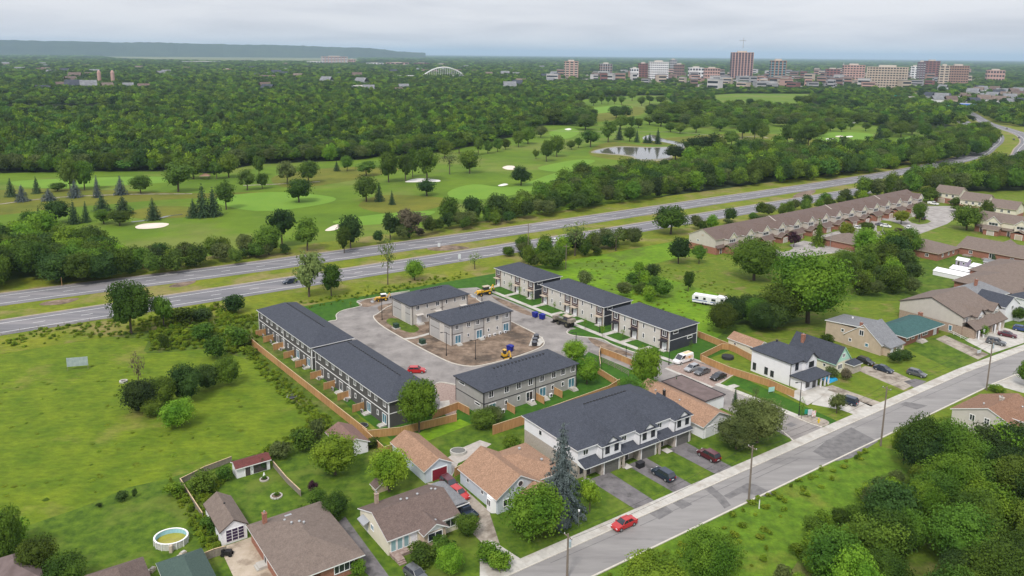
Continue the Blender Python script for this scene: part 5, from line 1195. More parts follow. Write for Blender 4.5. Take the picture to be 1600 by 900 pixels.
# large brown roofed two-storey house
rt = house('large beige gabled house with taupe roof beside the green roofed bungalow', (220.6, 98.0))
walls(rt, 0, 18.5, 0, 17.8, 2.8, 5.4, M_wtaup, 'x', 3.4); obj('lower_wall', MB().box(.03, 18.4, .03, 17.7, -.1, 2.8), M_wbrickt, rt)
gable(rt, 0, 18.5, 0, 17.8, 5.4, 3.4, M_rtaup, .4, M_tb, 'x')
for x0 in (.3, 9.6):
    obj('upper_bay', MB().box(x0 + 4.4, x0 + 8.6, -1.4, 0, 2.8, 5.2), M_wtaup, rt); gable(rt, x0 + 4.4, x0 + 8.6, -1.6, 3.4, 5.2, 1.7, M_rtaup, .35, M_tb, 'y', 'bay_roof'); obj('gablet', MB().sideprism([(x0 + 4.4, 5.15), (x0 + 8.6, 5.15), (x0 + 6.5, 6.8)], -1.45, -1.3), M_wwhite, rt)
    win(rt, 'y0', -1.4, x0 + 6.5, 4.2, 2.0, 1.3, 3); win(rt, 'y0', 0, x0 + 2, 4.2, 1.3, 1.3, 2)
    obj('garage_wall', MB().box(x0 + .1, x0 + 8.6, -3.2, 0, -.1, 2.6), M_wbrickt, rt); gable(rt, x0, x0 + 8.8, -3.4, 1.2, 2.7, 1.5, M_rtaup, .4, M_tb, 'x', 'garage_roof')
    garage_door(rt, 'y0', -3.2, x0 + 6.4, 3.2, 2.2, M_tt); door(rt, 'y0', -3.2, x0 + 2.0, m=M_ddark)
    for c in (.6, 3.4): obj('porch_column', MB().box(x0 + c, x0 + c + .3, -4.3, -4.0, 0, 2.5), M_wwhite, rt)
win(rt, 'x0', 0, 3, 1.5, 1., 1.6, 1, gm=M_glassb)
# two white houses beyond
rt = house('white gabled house with charcoal roof at the right edge', (242.5, 96.5), rz=R(30))
walls(rt, 0, 7, 0, 9, -.1, 4.8, M_wwhite, 'y', 2.4); gable(rt, 0, 7, 0, 9, 4.8, 2.4, M_rchar, .4, M_tw, 'y'); win(rt, 'y0', 0, 3.5, 4.2, 1.2, 1.2, 2); win(rt, 'x0', 0, 4, 4, 1, 1.2, 1); win(rt, 'x0', 0, 4, 1.5, 1, 1.2, 1)
obj('porch_wall', MB().box(5, 11, -1.5, 3, -.1, 2.3), M_wwhite, rt); hip(rt, 5, 11.2, -1.7, 3, 2.4, 1.1, M_rchar, .3, M_tw, 'porch_roof'); win(rt, 'y0', -1.5, 8, 1.3, 3, 1.2, 3)
rt = house('house with pale grey pyramid roof and brick chimney behind the white house', (249, 104), rz=R(30))
walls(rt, 0, 10, 0, 11, -.1, 4.6, M_wwhite); hip(rt, 0, 10, 0, 11, 4.6, 2.9, M_rgrey, .5, M_tw); chimney(rt, 3, 6, 6, 8.2, .7); win(rt, 'x0', 0, 4, 3.6, 1, 1.2, 1)
rt = house('small white house with dark roof tucked at the right edge', (262, 96), rz=R(30)); walls(rt, 0, 9, 0, 8, -.1, 3.0, M_wwhite); hip(rt, 0, 9, 0, 8, 3.0, 1.9, M_rchar, .4, M_tw); win(rt, 'y0', 0, 3, 1.7, 1.5, 1.1, 2)
# rust roofed house, lower right
rt = house('beige house with rust brown roof and white dormer across the street', (163.8, 59.0), rz=R(SA))
walls(rt, 0, 12.5, 0, 13.6, -.1, 3.4, M_wgre, 'x', 2.7); gable(rt, 0, 12.5, 0, 13.6, 3.4, 2.7, M_rorange, .35, M_tw, 'x')
win(rt, 'x0', 0, 9.6, 3.1, 1.1, 1.4, 2); win(rt, 'x0', 0, 6.8, 3.4, 1.1, 1.3, 2, 2); win(rt, 'x0', 0, 10.2, .9, .8, .5, 1); chimney(rt, 6.6, 7.2, 5.4, 6.6, .7, M_wbrickg)
walls(rt, 2.5, 5.6, .6, 4.5, 3.4, 4.9, M_wwhite, 'y', .9, 'dormer_wall'); gable(rt, 2.5, 5.6, .5, 6, 4.9, .9, M_rorange, .25, M_tw, 'y', 'dormer_roof'); win(rt, 'y0', .6, 4.05, 4.3, 1.8, .8, 3)
for x, y in ((3, 9), (8.5, 4), (9, 8.6)): vent(rt, x, y, 3.4 + min(y, 13.6 - y) * .397 + .35, .14)
win(rt, 'y0', 0, 3, 1.7, 1.6, 1.2, 2)
# tan roofed cottage beside the lane with flat roofed annexe
rt = house('white cottage with orange tan hip roof beside the access lane', (115.6, 97.2))
walls(rt, 0, 8.2, 0, 19.6, -.1, 2.8, M_wwhite); gable(rt, 0, 8.2, 0, 19.6, 2.8, 1.9, M_rtan, .5, M_tw, 'y'); obj('gable_wall', MB().sideprism([(0, 2.8), (8.2, 2.8), (4.1, 4.7)], 0, .12).sideprism([(0, 2.8), (8.2, 2.8), (4.1, 4.7)], 19.5, 19.6), M_wwhite, rt)
garage_door(rt, 'y0', 0, 1.9, 2.6, 2.2, M_dwhite); win(rt, 'y0', 0, 5.8, 1.4, 3.0, 1.6, 4, tm=M_td); chimney(rt, 1.6, 12.5, 3.6, 5.3, .45, M_black)
for x, y in ((2.1, 15.5), (2.6, 9), (3.2, 17.6)): vent(rt, x, y, 4.2, .16)
rt = house('flat roofed dark brown building between cottage and access lane', (124.4, 104.6), 'building', 'flat_roofed_building')
walls(rt, 0, 6.0, 0, 12.4, -.1, 2.9, M_wwhite); obj('roof', MB().box(-.25, 6.25, -.25, 12.65, 2.9, 3.05), M_rflat, rt)
for a in ((-.25, 6.25, -.25, -.1), (-.25, 6.25, 12.5, 12.65)): obj('parapet', MB().box(*a, 3.05, 3.15), M_td, rt)
for a in ((-.25, -.1, -.08, 12.48), (6.1, 6.25, -.08, 12.48)): obj('parapet', MB().box(*a, 3.05, 3.15), M_td, rt)
# pale blue house with tan roof
rt = house('pale blue cottage with orange tan gable roof and round gable window', (66.9, 98.4))
walls(rt, 0, 9.0, 0, 11.8, -.1, 2.95, M_wblue); obj('gable_wall', MB().sideprism([(0, 2.95), (9, 2.95), (4.6, 5.6)], 0, .12).sideprism([(0, 2.95), (9, 2.95), (4.6, 5.6)], 11.7, 11.8), M_wblue, rt)
gable(rt, 0, 9.0, 0, 11.8, 2.95, 2.7, M_rtan, .45, M_tw, 'y')
walls(rt, 8.8, 14.5, 1.0, 12.6, -.1, 2.95, M_wblue, name='side_wall'); hip(rt, 4.5, 14.6, 1.2, 12.4, 2.97, 1.9, M_rtan, .5, M_tw, 'side_roof')
obj('front_wing', MB().box(5.2, 9.6, -2.2, 0, -.1, 2.5), M_wblue, rt); gable(rt, 4.9, 9.9, -2.4, 2.0, 2.45, 1.2, M_rtan, .35, M_tw, 'y', 'wing_roof')
w_ = win(rt, 'y0', 0, 4.6, 4.2, .8, .8, 1, tm=M_tw); obj('round_surround', MB().cyl((4.6, -.03, 4.2), (4.6, -.1, 4.2), .62, .62, 18), M_tw, rt); obj('round_pane', MB().cyl((4.6, -.1, 4.2), (4.6, -.12, 4.2), .45, .45, 18), M_glass, rt)
obj('bay_window', MB().prism([(-.05, .3), (-.05, 2.6), (-.75, 2.1), (-.75, .8)], .1, 2.7), M_tw, rt)
for a, b_, c in ((.45, 1.45, 0), ): win(rt, 'x0', -.75, a + 1.0, 1.7, 1.1, 1.3, 2)
win(rt, 'x0', 0, 4.6, 1.8, .8, .8, 1); win(rt, 'x0', 0, 9.2, 1.8, .8, .8, 1); win(rt, 'y0', 0, 2.0, 1.6, 1.8, 1.3, 2)
for x, y, z in ((11.2, 9.5, 4.4), (12.6, 4.6, 4.0)): vent(rt, x, y, z, .2)
# tan garage with red door
rt = house('pale blue garage with tan roof and dark red door', (61.7, 113.6), 'garage', 'garage')
walls(rt, 0, 5.4, 0, 12.8, -.1, 2.5, M_wblue, 'y', 1.5); gable(rt, 0, 5.4, 0, 12.8, 2.5, 1.5, M_rtan, .4, M_tw, 'y'); garage_door(rt, 'y0', 0, 2.9, 3.0, 2.1, M_dred)
# white house with brown roof
rt = house('cream house with dark brown gable roof and glazed front porch', (47.0, 98.6))
walls(rt, 0, 12.4, 0, 10.0, -.1, 2.75, M_wcream, 'x', 1.9); gable(rt, 0, 12.4, 0, 10.0, 2.75, 1.9, M_rbrown, .4, M_tw, 'x')
walls(rt, 5.4, 9.2, -1.6, 0, -.1, 2.5, M_wbeige, name='wing_wall'); gable(rt, 5.4, 9.2, -1.8, 3.0, 2.6, 1.1, M_rbrown, .4, M_tw, 'y', 'wing_roof'); obj('gablet', MB().sideprism([(5.4, 2.5), (9.2, 2.5), (7.3, 3.55)], -1.6, -1.5), M_tw, rt)
win(rt, 'y0', -1.6, 7.3, 1.6, 2.6, 1.4, 2); win(rt, 'y0', 0, 11.0, 1.6, 2.0, 1.4, 2)
obj('porch_floor', MB().box(.2, 5.2, -1.4, 0, -.1, .5), M_paver, rt)
for s in (.9, 2.0, 3.1): win(rt, 'y0', -.02, s, 1.4, 1.0, 2.0, 1, gm=M_glasst)
door(rt, 'y0', 0, 4.4, z0=.5, m=M_dwhite); steps(rt, 'y0', -1.4, .9, 1.2, 3, m=M_paver)
win(rt, 'x0', 0, 5.4, 1.9, 1.1, 1.0, 2, gm=M_glassb); door(rt, 'x0', 0, 7.6, m=M_dwhite); obj('awning', MB().add([(0, 6.4, 2.5), (0, 8.8, 2.5), (-1.1, 8.8, 2.05), (-1.1, 6.4, 2.05), (0, 6.4, 2.42), (0, 8.8, 2.42), (-1.1, 8.8, 1.9), (-1.1, 6.4, 1.9)], [(0, 1, 2, 3), (7, 6, 5, 4), (2, 6, 7, 3), (0, 3, 7, 4), (1, 5, 6, 2)]), M_galv, rt)
chimney(rt, 2.6, 9.3, 2.6, 4.9, .55, M_wbrickt)
for x, y in ((5.4, 6.2), (6.1, 5.4), (8.3, 6.0), (11.0, 6.2), (11.2, 5.2), (8, -.4)): vent(rt, x, y, 2.75 + min(y, 10 - y) * .38 + .25 if y > 0 else 3.3, .16)
# carport
rt = house('open carport with arched grey sheet roof beside the cream house', (59.8, 99.6), 'carport', 'carport')
b = MB()
for i in range(8):
    a0, a1 = math.pi * (.15 + .7 * i / 8), math.pi * (.15 + .7 * (i + 1) / 8)
    p, q = (1.6 - 1.9 * math.cos(a0), 1.7 + .9 * math.sin(a0)), (1.6 - 1.9 * math.cos(a1), 1.7 + .9 * math.sin(a1))
    b.add([(p[0], 1.5, p[1]), (q[0], 1.5, q[1]), (q[0], 9.5, q[1]), (p[0], 9.5, p[1]), (p[0], 1.5, p[1] - .06), (q[0], 1.5, q[1] - .06), (q[0], 9.5, q[1] - .06), (p[0], 9.5, p[1] - .06)], [(0, 1, 2, 3), (7, 6, 5, 4), (0, 4, 5, 1), (3, 2, 6, 7)])
obj('roof', b, M_rgrey, rt); obj('front_beam', MB().box(-.2, 3.3, 1.42, 1.52, 2.05, 2.2), M_tw, rt)
for x in (0, 3.1):
    for y in (1.6, 9.3): obj('post', MB().box(x, x + .12, y, y + .12, 0, 2.2), M_galv, rt)
# brick bungalow lower left
rt = house('brick bungalow with broad taupe hip roof at the bottom left', (31.0, 97.8))
walls(rt, 0, 11.0, 3.6, 16.0, -.1, 2.6, M_wbrick); walls(rt, 5.0, 11.1, 0, 3.7, -.1, 2.6, M_wbrick, name='wing_wall')
hip(rt, 0, 11.2, 0, 16.2, 2.65, 2.1, M_rtaup, .5, M_tw); win(rt, 'y0', 0, 8.6, 1.6, 3.2, 1.4, 4); win(rt, 'x1', 11.1, 3, 1.6, 1.2, 1., 2); chimney(rt, 1.8, 14.6, 2.6, 5.0, .62)
for x, y, z in ((4.6, 10.4, 4.6), (5.6, 9.8, 4.75), (6.1, 9.2, 4.75), (4.2, 12.4, 4.1)): vent(rt, x, y, z, .15)
obj('roof_hatch', MB().box(4.9, 6.0, 14.0, 14.7, 3.2, 3.5), M_galv, rt); obj('roof_hatch', MB().box(2.4, 3.0, 13.9, 14.3, 3.1, 3.42), M_black, rt); door(rt, 'x0', 0, 9, m=M_ddark); obj('side_steps', MB().box(-1.3, 0, 8.2, 9.8, 0, .5).box(-1.6, -1.3, 8.2, 9.8, 0, .25), M_conc, rt)
# white garage
rt = house('white garage with taupe gable roof and open paned door', (26.9, 115.2), 'garage', 'garage')
walls(rt, 0, 3.9, 0, 9.3, -.1, 2.5, M_wwhite, 'y', 1.3); gable(rt, 0, 3.9, 0, 9.3, 2.5, 1.3, M_rtaup, .3, M_tb, 'y')
g_ = obj('garage_door', MB().box(-1.45, 1.45, -.05, 0, 0, 2.1), M_tw, rt, (2.05, 0, .35)); pm = MB().box(-.4, .4, -.03, 0, 0, .4).mesh('pane', mat('purple_glass', (.035, .02, .06), rough=.2))
for i in range(3):
    for j in range(4): obj('pane', pm, None, g_, (-.93 + i * .93, -.05, .1 + j * .5))
vent(rt, 2.0, 5.2, 3.9, .12, M_black)
# small outbuildings
rt = house('tiny white shed with maroon roof and dark door beside the meadow', (34.6, 133.9), 'shed', 'shed')
walls(rt, 0, 6.0, 0, 2.6, -.1, 2.0, M_wwhite, 'x', .5); gable(rt, 0, 6.0, 0, 2.6, 2.0, .5, M_rmaroon, .35, M_tw, 'x'); door(rt, 'y0', 0, 2.0, .02, .9, 1.8, M_ddark); obj('recess', MB().box(3, 5.4, -.02, 0, .1, 1.7), M_ddark, rt)
rt = house('brown roofed shed behind the round green tree, touching the dev fence', (53.2, 129.8), 'shed', 'shed')
walls(rt, 0, 5.0, 0, 8.0, -.1, 2.2, M_wwhite, 'y', 1.2); gable(rt, 0, 5.0, 0, 8.0, 2.2, 1.2, M_rred, .35, M_tw, 'y'); win(rt, 'x0', 0, 6, 1.3, .7, .7, 1)
rt = house('little playhouse with brown roof on the back lawn', (53.1, 115.4), 'playhouse', 'playhouse'); walls(rt, 0, 2.2, 0, 2.0, -.1, 1.0, M_wbeige, 'y', .7); gable(rt, 0, 2.2, 0, 2.0, 1.0, .7, M_rbrown, .3, M_tw, 'y')
rt = house('bungalow corner with dark green hip roof at the bottom edge', (17.4, 100.2)); walls(rt, 0, 5.6, 0, 12, -.1, 2.5, M_wwhite); hip(rt, 0, 5.6, 0, 12, 2.55, 1.7, mat('shingles_green', (.045, .075, .065), (.065, .10, .085), 4, .9), .4, M_tw)
rt = house('bungalow corner with brown hip roof at the bottom edge', (8.6, 100.5)); walls(rt, 0, 6.8, 0, 14.2, -.1, 2.6, M_wcream); hip(rt, 0, 6.8, 0, 14.2, 2.65, 2.0, M_rbrown, .4, M_tw)
rt = house('dark roofed house corner at the left edge of the picture', (-2.5, 118)); walls(rt, 0, 5.5, 0, 8, -.1, 2.6, M_wbeige); hip(rt, 0, 5.5, 0, 8, 2.65, 1.8, M_rflat, .4, M_tb)

# ------------------------------------------------------------ the brown roofed court
def row_h(label, n, U, dep, o, rz, eave, ridge, roof, up, low, garages=True, group='terraces of the brown roofed court'):
    rt = root('terraced_house_row', label, 'townhouse', D(*o), rz, group)
    L_ = n * U
    obj('lower_wall', MB().box(0, L_, 0, dep, -.1, 2.7), low, rt)
    walls(rt, .02, L_ - .02, .6, dep - .02, 2.7, eave, up, 'x', ridge); gable(rt, 0, L_, .6, dep, eave, ridge, roof, .35, M_tt, 'x')
    obj('step_roof', MB().add([(0, -.5, 2.6), (L_, -.5, 2.6), (L_, .6, 3.5), (0, .6, 3.5), (0, -.5, 2.45), (L_, -.5, 2.45)], [(0, 1, 2, 3), (0, 4, 5, 1)]), roof, rt)
    for i in range(n):
        x0 = i * U
        obj('upper_bay', MB().box(x0 + U * .48, x0 + U * .96, -1.5, .7, 3.0, eave), up, rt)
        gable(rt, x0 + U * .48, x0 + U * .96, -1.7, 5.0, eave - .05, 2.3, roof, .35, M_tw, 'y', 'bay_roof')
        obj('gablet', MB().sideprism([(x0 + U * .48, eave - .05), (x0 + U * .96, eave - .05), (x0 + U * .72, eave + 2.15)], -1.6, -1.4), M_wcream, rt)
        win(rt, 'y0', -1.5, x0 + U * .72, eave - 1.0, U * .34, 1.3, 3)
        if i % 4 == 3 and i < n - 1: obj('party_wall', MB().sideprism([(.3, 0), (dep + .2, 0), (dep + .2, .35), (dep / 2 + .3, ridge + .45), (.3, .35)], -.15, .15), up, rt, (x0 + U, 0, eave - .1), math.pi / 2); win(rt, 'y0', .6, x0 + U * .25, eave - .8, 1.4, .9, 2)
        if garages:
            obj('garage_wall', MB().box(x0 + U * .45, x0 + U * .98, -3.6, -.01, -.1, 2.6), low, rt); gable(rt, x0 + U * .42, x0 + U, -3.8, .4, 2.6, 1.3, roof, .3, M_tt, 'y' if i % 2 else 'x', 'garage_roof')
            garage_door(rt, 'y0', -3.6, x0 + U * .72, 2.6, 2.1, M_tt if i % 3 else M_wtaup)
        door(rt, 'y0', 0, x0 + U * .25, m=M_ddark)
    return rt, L_
rt, L_ = row_h('long brown roofed terrace of cream and brick houses with gablets behind the green lot', 15, 10.8, 13.5, (-185.0, 243.0), R(DA + 90), 5.9, 3.0, M_rbrown, M_wtaup, M_wbrick)
rt.children[0]
win(rt, 'x0', .02, 9, 4.2, 1.2, .8, 2); obj('gable_louvre', MB().box(-.04, 0, 6.4, 7.4, 6.2, 6.9), M_tt, rt)
rt, L_ = row_h('taupe roofed cream and brick terrace at the right edge of the court', 4, 11, 11, (-145, 372), R(DA), 5.8, 2.8, M_rtaup, M_wcream, M_wbrick)
for i, (u, v) in enumerate([(-190, 432), (-172, 420), (-155, 410)]):
    rt = root('house', ['left one of the three cream and brick houses at the end of the court', 'middle one of the three cream and brick houses at the end of the court', 'right one of the three cream and brick houses at the end of the court'][i], 'house', D(u, v), R(DA + 4), 'houses at the end of the court')
    obj('lower_wall', MB().box(0, 12, 0, 12, -.1, 2.8), M_wbrick, rt); walls(rt, .02, 11.9, .02, 11.9, 2.8, 5.6, M_wcream, 'x', 2.9); gable(rt, 0, 12, 0, 12, 5.6, 2.9, M_rtaup, .5, M_tt, 'x')
    for s in (3, 6, 9): win(rt, 'y0', .02, s, 4.2, 1.2, 1.4, 2)
    win(rt, 'x1', 11.9, 6, 4.3, 1.3, 1.2, 2); garage_door(rt, 'y0', 0, 3.6, 3, 2.2, M_tt); door(rt, 'y0', 0, 8.5, m=M_ddark)
    if i < 2: obj('link_wall', MB().box(12, 17.5, 2, 9, -.1, 2.7), M_wbrick, rt); gable(rt, 12.1, 17.6, 2, 9, 2.7, 1.8, M_rtaup, .3, M_tt, 'x', 'link_roof')
# single storey brick rows
rt = root('bungalow_row', 'long single storey brick row with brown roof in the court', 'bungalow', D(-131, 322.5), R(DA), 'terraces of the brown roofed court')
walls(rt, 0, 46, 0, 17, -.1, 2.9, M_wbrick, 'x', 2.9); gable(rt, 0, 46, 0, 17, 2.9, 2.9, M_rtaup, .45, M_tt, 'x')
for x in (8, 22): gable(rt, x, x + 7, 12, 19, 2.9, 2.2, M_rtaup, .4, M_tt, 'y', 'front_gable')
for s, w_ in ((5, 1.3), (12.5, 1.8), (19.5, 1.3), (27, 1.6), (34, 1.3)): win(rt, 'y0', 0, s, 1.6, w_, 1.9 if w_ > 1.5 else 1.3, 2)
for s in (3, 10, 17): obj('deck', MB().box(s, s + 3, -2.5, 0, .1, .5), M_woodg, rt)
rt = root('bungalow', 'brick bungalow wing with brown hip roof at the near end of the court', 'bungalow', D(-156, 304), R(DA))
walls(rt, 0, 26, 0, 17, -.1, 2.9, M_wbrick); hip(rt, 0, 26, 0, 17, 2.9, 2.8, M_rtaup, .5, M_tt)
for s in (4, 9, 13): win(rt, 'x1', 26, s, 1.6, 1.2, 1.3, 2)
win(rt, 'y0', 0, 22, 1.6, 1.3, 1.3, 2)
rt = root('bungalow', 'bungalow with low brown roof half hidden behind court trees', 'bungalow', D(-170, 292), R(DA)); walls(rt, 0, 14, 0, 14, -.1, 2.9, M_wbrick); hip(rt, 0, 14, 0, 14, 2.9, 2.6, M_rtaup, .5, M_tt)
rt = root('bungalow_row', 'large low building with broad taupe roofs at the right edge', 'building', D(-109.5, 270.5), R(DA))
walls(rt, 0, 44, 0, 20, -.1, 2.9, M_wbrick); hip(rt, 0, 44, 0, 20, 2.95, 3.4, M_rtaup, .6, M_tb)
walls(rt, -3, 26, 19, 44, -.1, 2.9, M_wbrick, name='rear_wall'); hip(rt, -3, 26, 19, 44, 2.97, 4.0, M_rtaup, .6, M_tb, 'rear_roof'); chimney(rt, 20, 3, 3.2, 5.4, .9); win(rt, 'y0', 0, 6, 1.6, 1.6, 1.2, 2); win(rt, 'y0', 0, 14, 1.6, 1.6, 1.2, 2)
# white tents and sheds
for i, (u, v, w_, d_) in enumerate([(-122, 283, 11, 6), (-120, 291, 9, 6), (-117, 300, 7, 6)]):
    rt = root('storage_tent', ['low white fabric tent nearest the lawn behind the beige gabled house', 'white fabric tent in the middle of the storage yard', 'small white tent farthest back in the storage yard'][i], 'tent', D(u, v), R(DA), 'white tents of the storage yard')
    walls(rt, 0, w_, 0, d_, 0, 1.6, M_wwhite, 'x', .8); gable(rt, 0, w_, 0, d_, 1.6, .8, M_tw, .15, M_tw, 'x', 'fabric_roof', .05)
for i, (u, v) in enumerate([(-123, 303), (-116, 309)]):
    rt = root('shed', ['violet grey garden shed in the storage yard', 'pale grey garden shed behind the white tents'][i], 'shed', D(u, v), R(DA)); walls(rt, 0, 4, 0, 3, 0, 2.2, wallm('lilac', (.42, .36, .50)) if i == 0 else M_wgrey, 'x', .8); gable(rt, 0, 4, 0, 3, 2.2, .8, M_wwhite if i == 0 else M_rgrey, .2, M_tw, 'x'); win(rt, 'y0', 0, 2.8, 1.3, .8, .8, 1); door(rt, 'y0', 0, 1, .02, .8, 1.8, M_ddark)
rt = root('golf_shelter', 'flat dark roofed shelter beside the far greens', 'shelter', G(1374, 236), R(20)); walls(rt, 0, 22, 0, 10, 0, 2.8, M_wbrickt); hip(rt, 0, 22, 0, 10, 2.8, 1.6, M_rtaup, 1, M_tt)
rt = root('golf_shelter', 'small open hut with pinkish roof under the golf course trees', 'shelter', G(313, 281), R(10)); hip(rt, 0, 5, 0, 4, 2.3, 1.3, M_rtan, .4, M_tt)
for x in (.2, 4.6):
    for y in (.2, 3.6): obj('post', MB().box(x, x + .15, y, y + .15, 0, 2.2), M_tb, rt)

# ------------------------------------------------------------ vehicles
def paint(n, c, metal=.2): return mat('car_paint_' + n, c, rough=.28, metal=metal, spec=.5, coat=.6)
C_red, C_black, C_navy = paint('red', (.42, .012, .012), 0), paint('black', (.012, .012, .014)), paint('navy', (.018, .03, .055))
C_grey, C_silver, C_white, C_maroon = paint('grey', (.10, .105, .11)), paint('silver', (.34, .35, .36)), paint('white', (.75, .75, .75), 0), paint('maroon', (.09, .010, .018))
C_blue, C_yellow, C_dgreen = paint('blue', (.02, .05, .16)), paint('machine_yellow', (.62, .36, .015), 0), paint('machine_drab', (.09, .085, .05), 0)
M_tyre = mat('tyre_rubber', (.015, .015, .015), rough=.9); M_lampr = mat('tail_lamp', (.35, .01, .01), rough=.3); M_lampw = mat('head_lamp', (.7, .72, .75), rough=.2)
SPEC = {'sedan': dict(L=4.6, hw=.9, st=[(-.5, .38, .78, .74), (-.47, .22, .95, .85), (-.28, .2, .98, .9), (.1, .2, .96, .9), (.3, .2, .88, .9), (.45, .22, .76, .84), (.5, .34, .62, .72)], cab=(-.36, .22, -.20, .06, .93, 1.45, .64)),
        'hatch': dict(L=4.3, hw=.88, st=[(-.5, .38, .8, .76), (-.48, .22, 1.0, .85), (-.28, .2, 1.02, .88), (.1, .2, .98, .88), (.3, .2, .9, .88), (.45, .22, .78, .82), (.5, .34, .64, .72)], cab=(-.47, .22, -.36, .07, .95, 1.52, .66)),
        'suv': dict(L=4.7, hw=.94, st=[(-.5, .42, .85, .82), (-.48, .28, 1.08, .9), (-.28, .26, 1.1, .94), (.1, .26, 1.08, .94), (.3, .26, 1.02, .94), (.45, .28, .9, .88), (.5, .4, .75, .78)], cab=(-.485, .21, -.40, .08, 1.05, 1.72, .72)),
        'van': dict(L=5.9, hw=1.0, st=[(-.5, .42, 1.2, .94), (-.49, .3, 1.3, .98), (-.2, .28, 1.3, 1.0), (.1, .28, 1.28, 1.0), (.28, .28, 1.2, 1.0), (.45, .3, 1.05, .94), (.5, .42, .85, .84)], cab=(-.49, .34, -.47, .17, 1.25, 2.15, .84)),
        'pickup': dict(L=5.3, hw=.95, st=[(-.5, .45, 1.0, .88), (-.49, .32, 1.12, .94), (-.12, .3, 1.12, .95), (.1, .3, 1.1, .95), (.3, .3, 1.04, .95), (.46, .32, .95, .9), (.5, .45, .8, .8)], cab=(-.10, .26, -.06, .14, 1.05, 1.78, .72))}
_cm = {}
def car(kind, paintm, label, x, y, rz, cat=None, group=None, glassm=None, lightweight=False, extra=None):
    sp_ = SPEC[kind]; L_, hw = sp_['L'], sp_['hw']
    nm = {'van': 'delivery_van', 'suv': 'parked_suv', 'pickup': 'pickup_truck'}.get(kind, 'parked_car')
    rt = root(nm, label, cat or {'van': 'van', 'pickup': 'pickup truck', 'suv': 'suv'}.get(kind, 'car'), (x, y, .06), rz, group)
    k = (kind, paintm.name)
    if k not in _cm:
        b = MB(); rings = []
        for fx, zb, zt, h in sp_['st']:
            X = fx * L_; zm = zb + (zt - zb) * .6
            rings.append([(X, -h, zb + .08), (X, -h * .8, zb), (X, h * .8, zb), (X, h, zb + .08), (X, h, zm), (X, h * .93, zt), (X, -h * .93, zt), (X, -h, zm)])
        b.loft(rings)
        a0, a1, b0, b1, z0, z1, th = sp_['cab']; bh = hw * .9
        if kind == 'pickup': b.box(-.49 * L_, -.12 * L_, -.9, -.82, 1.1, 1.35); b.box(-.49 * L_, -.12 * L_, .82, .9, 1.1, 1.35); b.box(-.5 * L_, -.48 * L_, -.9, .9, 1.0, 1.35)
        for s in (-1, 1):
            for p, q in ((a0, b0), (a1, b1), ((a0 + a1) / 2, (b0 + b1) / 2)): b.cyl((p * L_, s * bh, z0), (q * L_, s * th, z1), .05, .045, 5)
            b.box(.2 * L_ - .1, .2 * L_ + .12, s * (hw + .02) - .1, s * (hw + .02) + .1, z0 - .02, z0 + .14)
        g = MB()
        def ring(x0, x1, h, z): return [(x0, -h, z), (x1, -h, z), (x1, h, z), (x0, h, z)]
        g.loft([ring(a0 * L_, a1 * L_, bh - .02, z0), ring(b0 * L_ - .02, b1 * L_ + .02, th - .02, z1)])
        r_ = MB().loft([ring(b0 * L_ - .07, b1 * L_ + .05, th + .03, z1 - .03), ring(b0 * L_, b1 * L_ - .04, th - .06, z1 + .04)])
        if kind == 'van':
            r_.loft([ring(-.495 * L_, .02 * L_, hw - .02, 1.2), ring(-.475 * L_, .0 * L_, th + .02, 2.12)])
        wr = .37 if kind in ('suv', 'van', 'pickup') else .33
        wm = MB().cyl((0, -.12, 0), (0, .12, 0), wr, wr, 14); rim = MB().cyl((0, -.13, 0), (0, .13, 0), wr * .6, wr * .6, 10)
        _cm[k] = (b.mesh('body', paintm, False), g.mesh('windows', M_glass), r_.mesh('roof', paintm), wm.mesh('wheel', M_tyre), rim.mesh('rim', M_galv), wr, MB().box(-.05, .05, -.16, .16, -.07, .07).mesh('headlight', M_lampw), MB().box(-.05, .05, -.12, .12, -.12, .1).mesh('taillight', M_lampr), MB().box(-.01, .02, -.26, .26, -.06, .06).mesh('number_plate', M_tw))
    me = _cm[k]
    bo = obj('body', me[0], parent=rt); obj('cabin_glass', me[1], parent=bo); obj('roof', me[2], parent=rt)
    for fx in (-.30, .31):
        for s in (-1, 1):
            w = obj('wheel', me[3], parent=rt, loc=(fx * L_, s * (hw - .1), me[5])); obj('rim', me[4], parent=w)
    ht = sp_['st'][-2][2] - .1; tt = sp_['st'][0][2]
    for s in (-1, 1): obj('headlight', me[6], parent=rt, loc=(.485 * L_, s * hw * .68, ht - .04)); obj('taillight', me[7], parent=rt, loc=(-.5 * L_, s * hw * .74, tt))
    obj('number_plate', me[8], parent=rt, loc=(-.502 * L_, 0, .62))
    if extra: extra(rt)
    return rt
def pcar(px, py, kind, pm, label, ang, **k):
    x, y = G(px, py); return car(kind, pm, label, x, y, R(ang), **k)
A_, B_ = DA, DA + 90
pcar(453, 443, 'suv', C_navy, 'dark blue suv driving along the highway near the forked ash', 216, cat='car')
pcar(866, 378, 'sedan', C_white, 'white car driving along the highway behind the green lot', 216)
for px, py, m, l, a in ((1573, 202, C_grey, 'tiny grey car farthest up the highway bend', 60), (1584, 219, C_black, 'small black car on the highway bend, left of the blue one', 60), (1592, 216, C_navy, 'small dark blue car on the highway bend at the right edge', 60), (1408, 161, C_white, 'tiny white car under the green overpass sign', 70), (1413, 159, C_silver, 'tiny silver car beyond the overpass sign', 70)):
    pcar(px, py, 'sedan', m, l, a)
pcar(651, 582, 'hatch', C_red, 'bright red hatchback parked on the new loop road', A_ + 55)
pcar(975, 823, 'sedan', C_red, 'bright red saloon driving along the street', SA + 180)
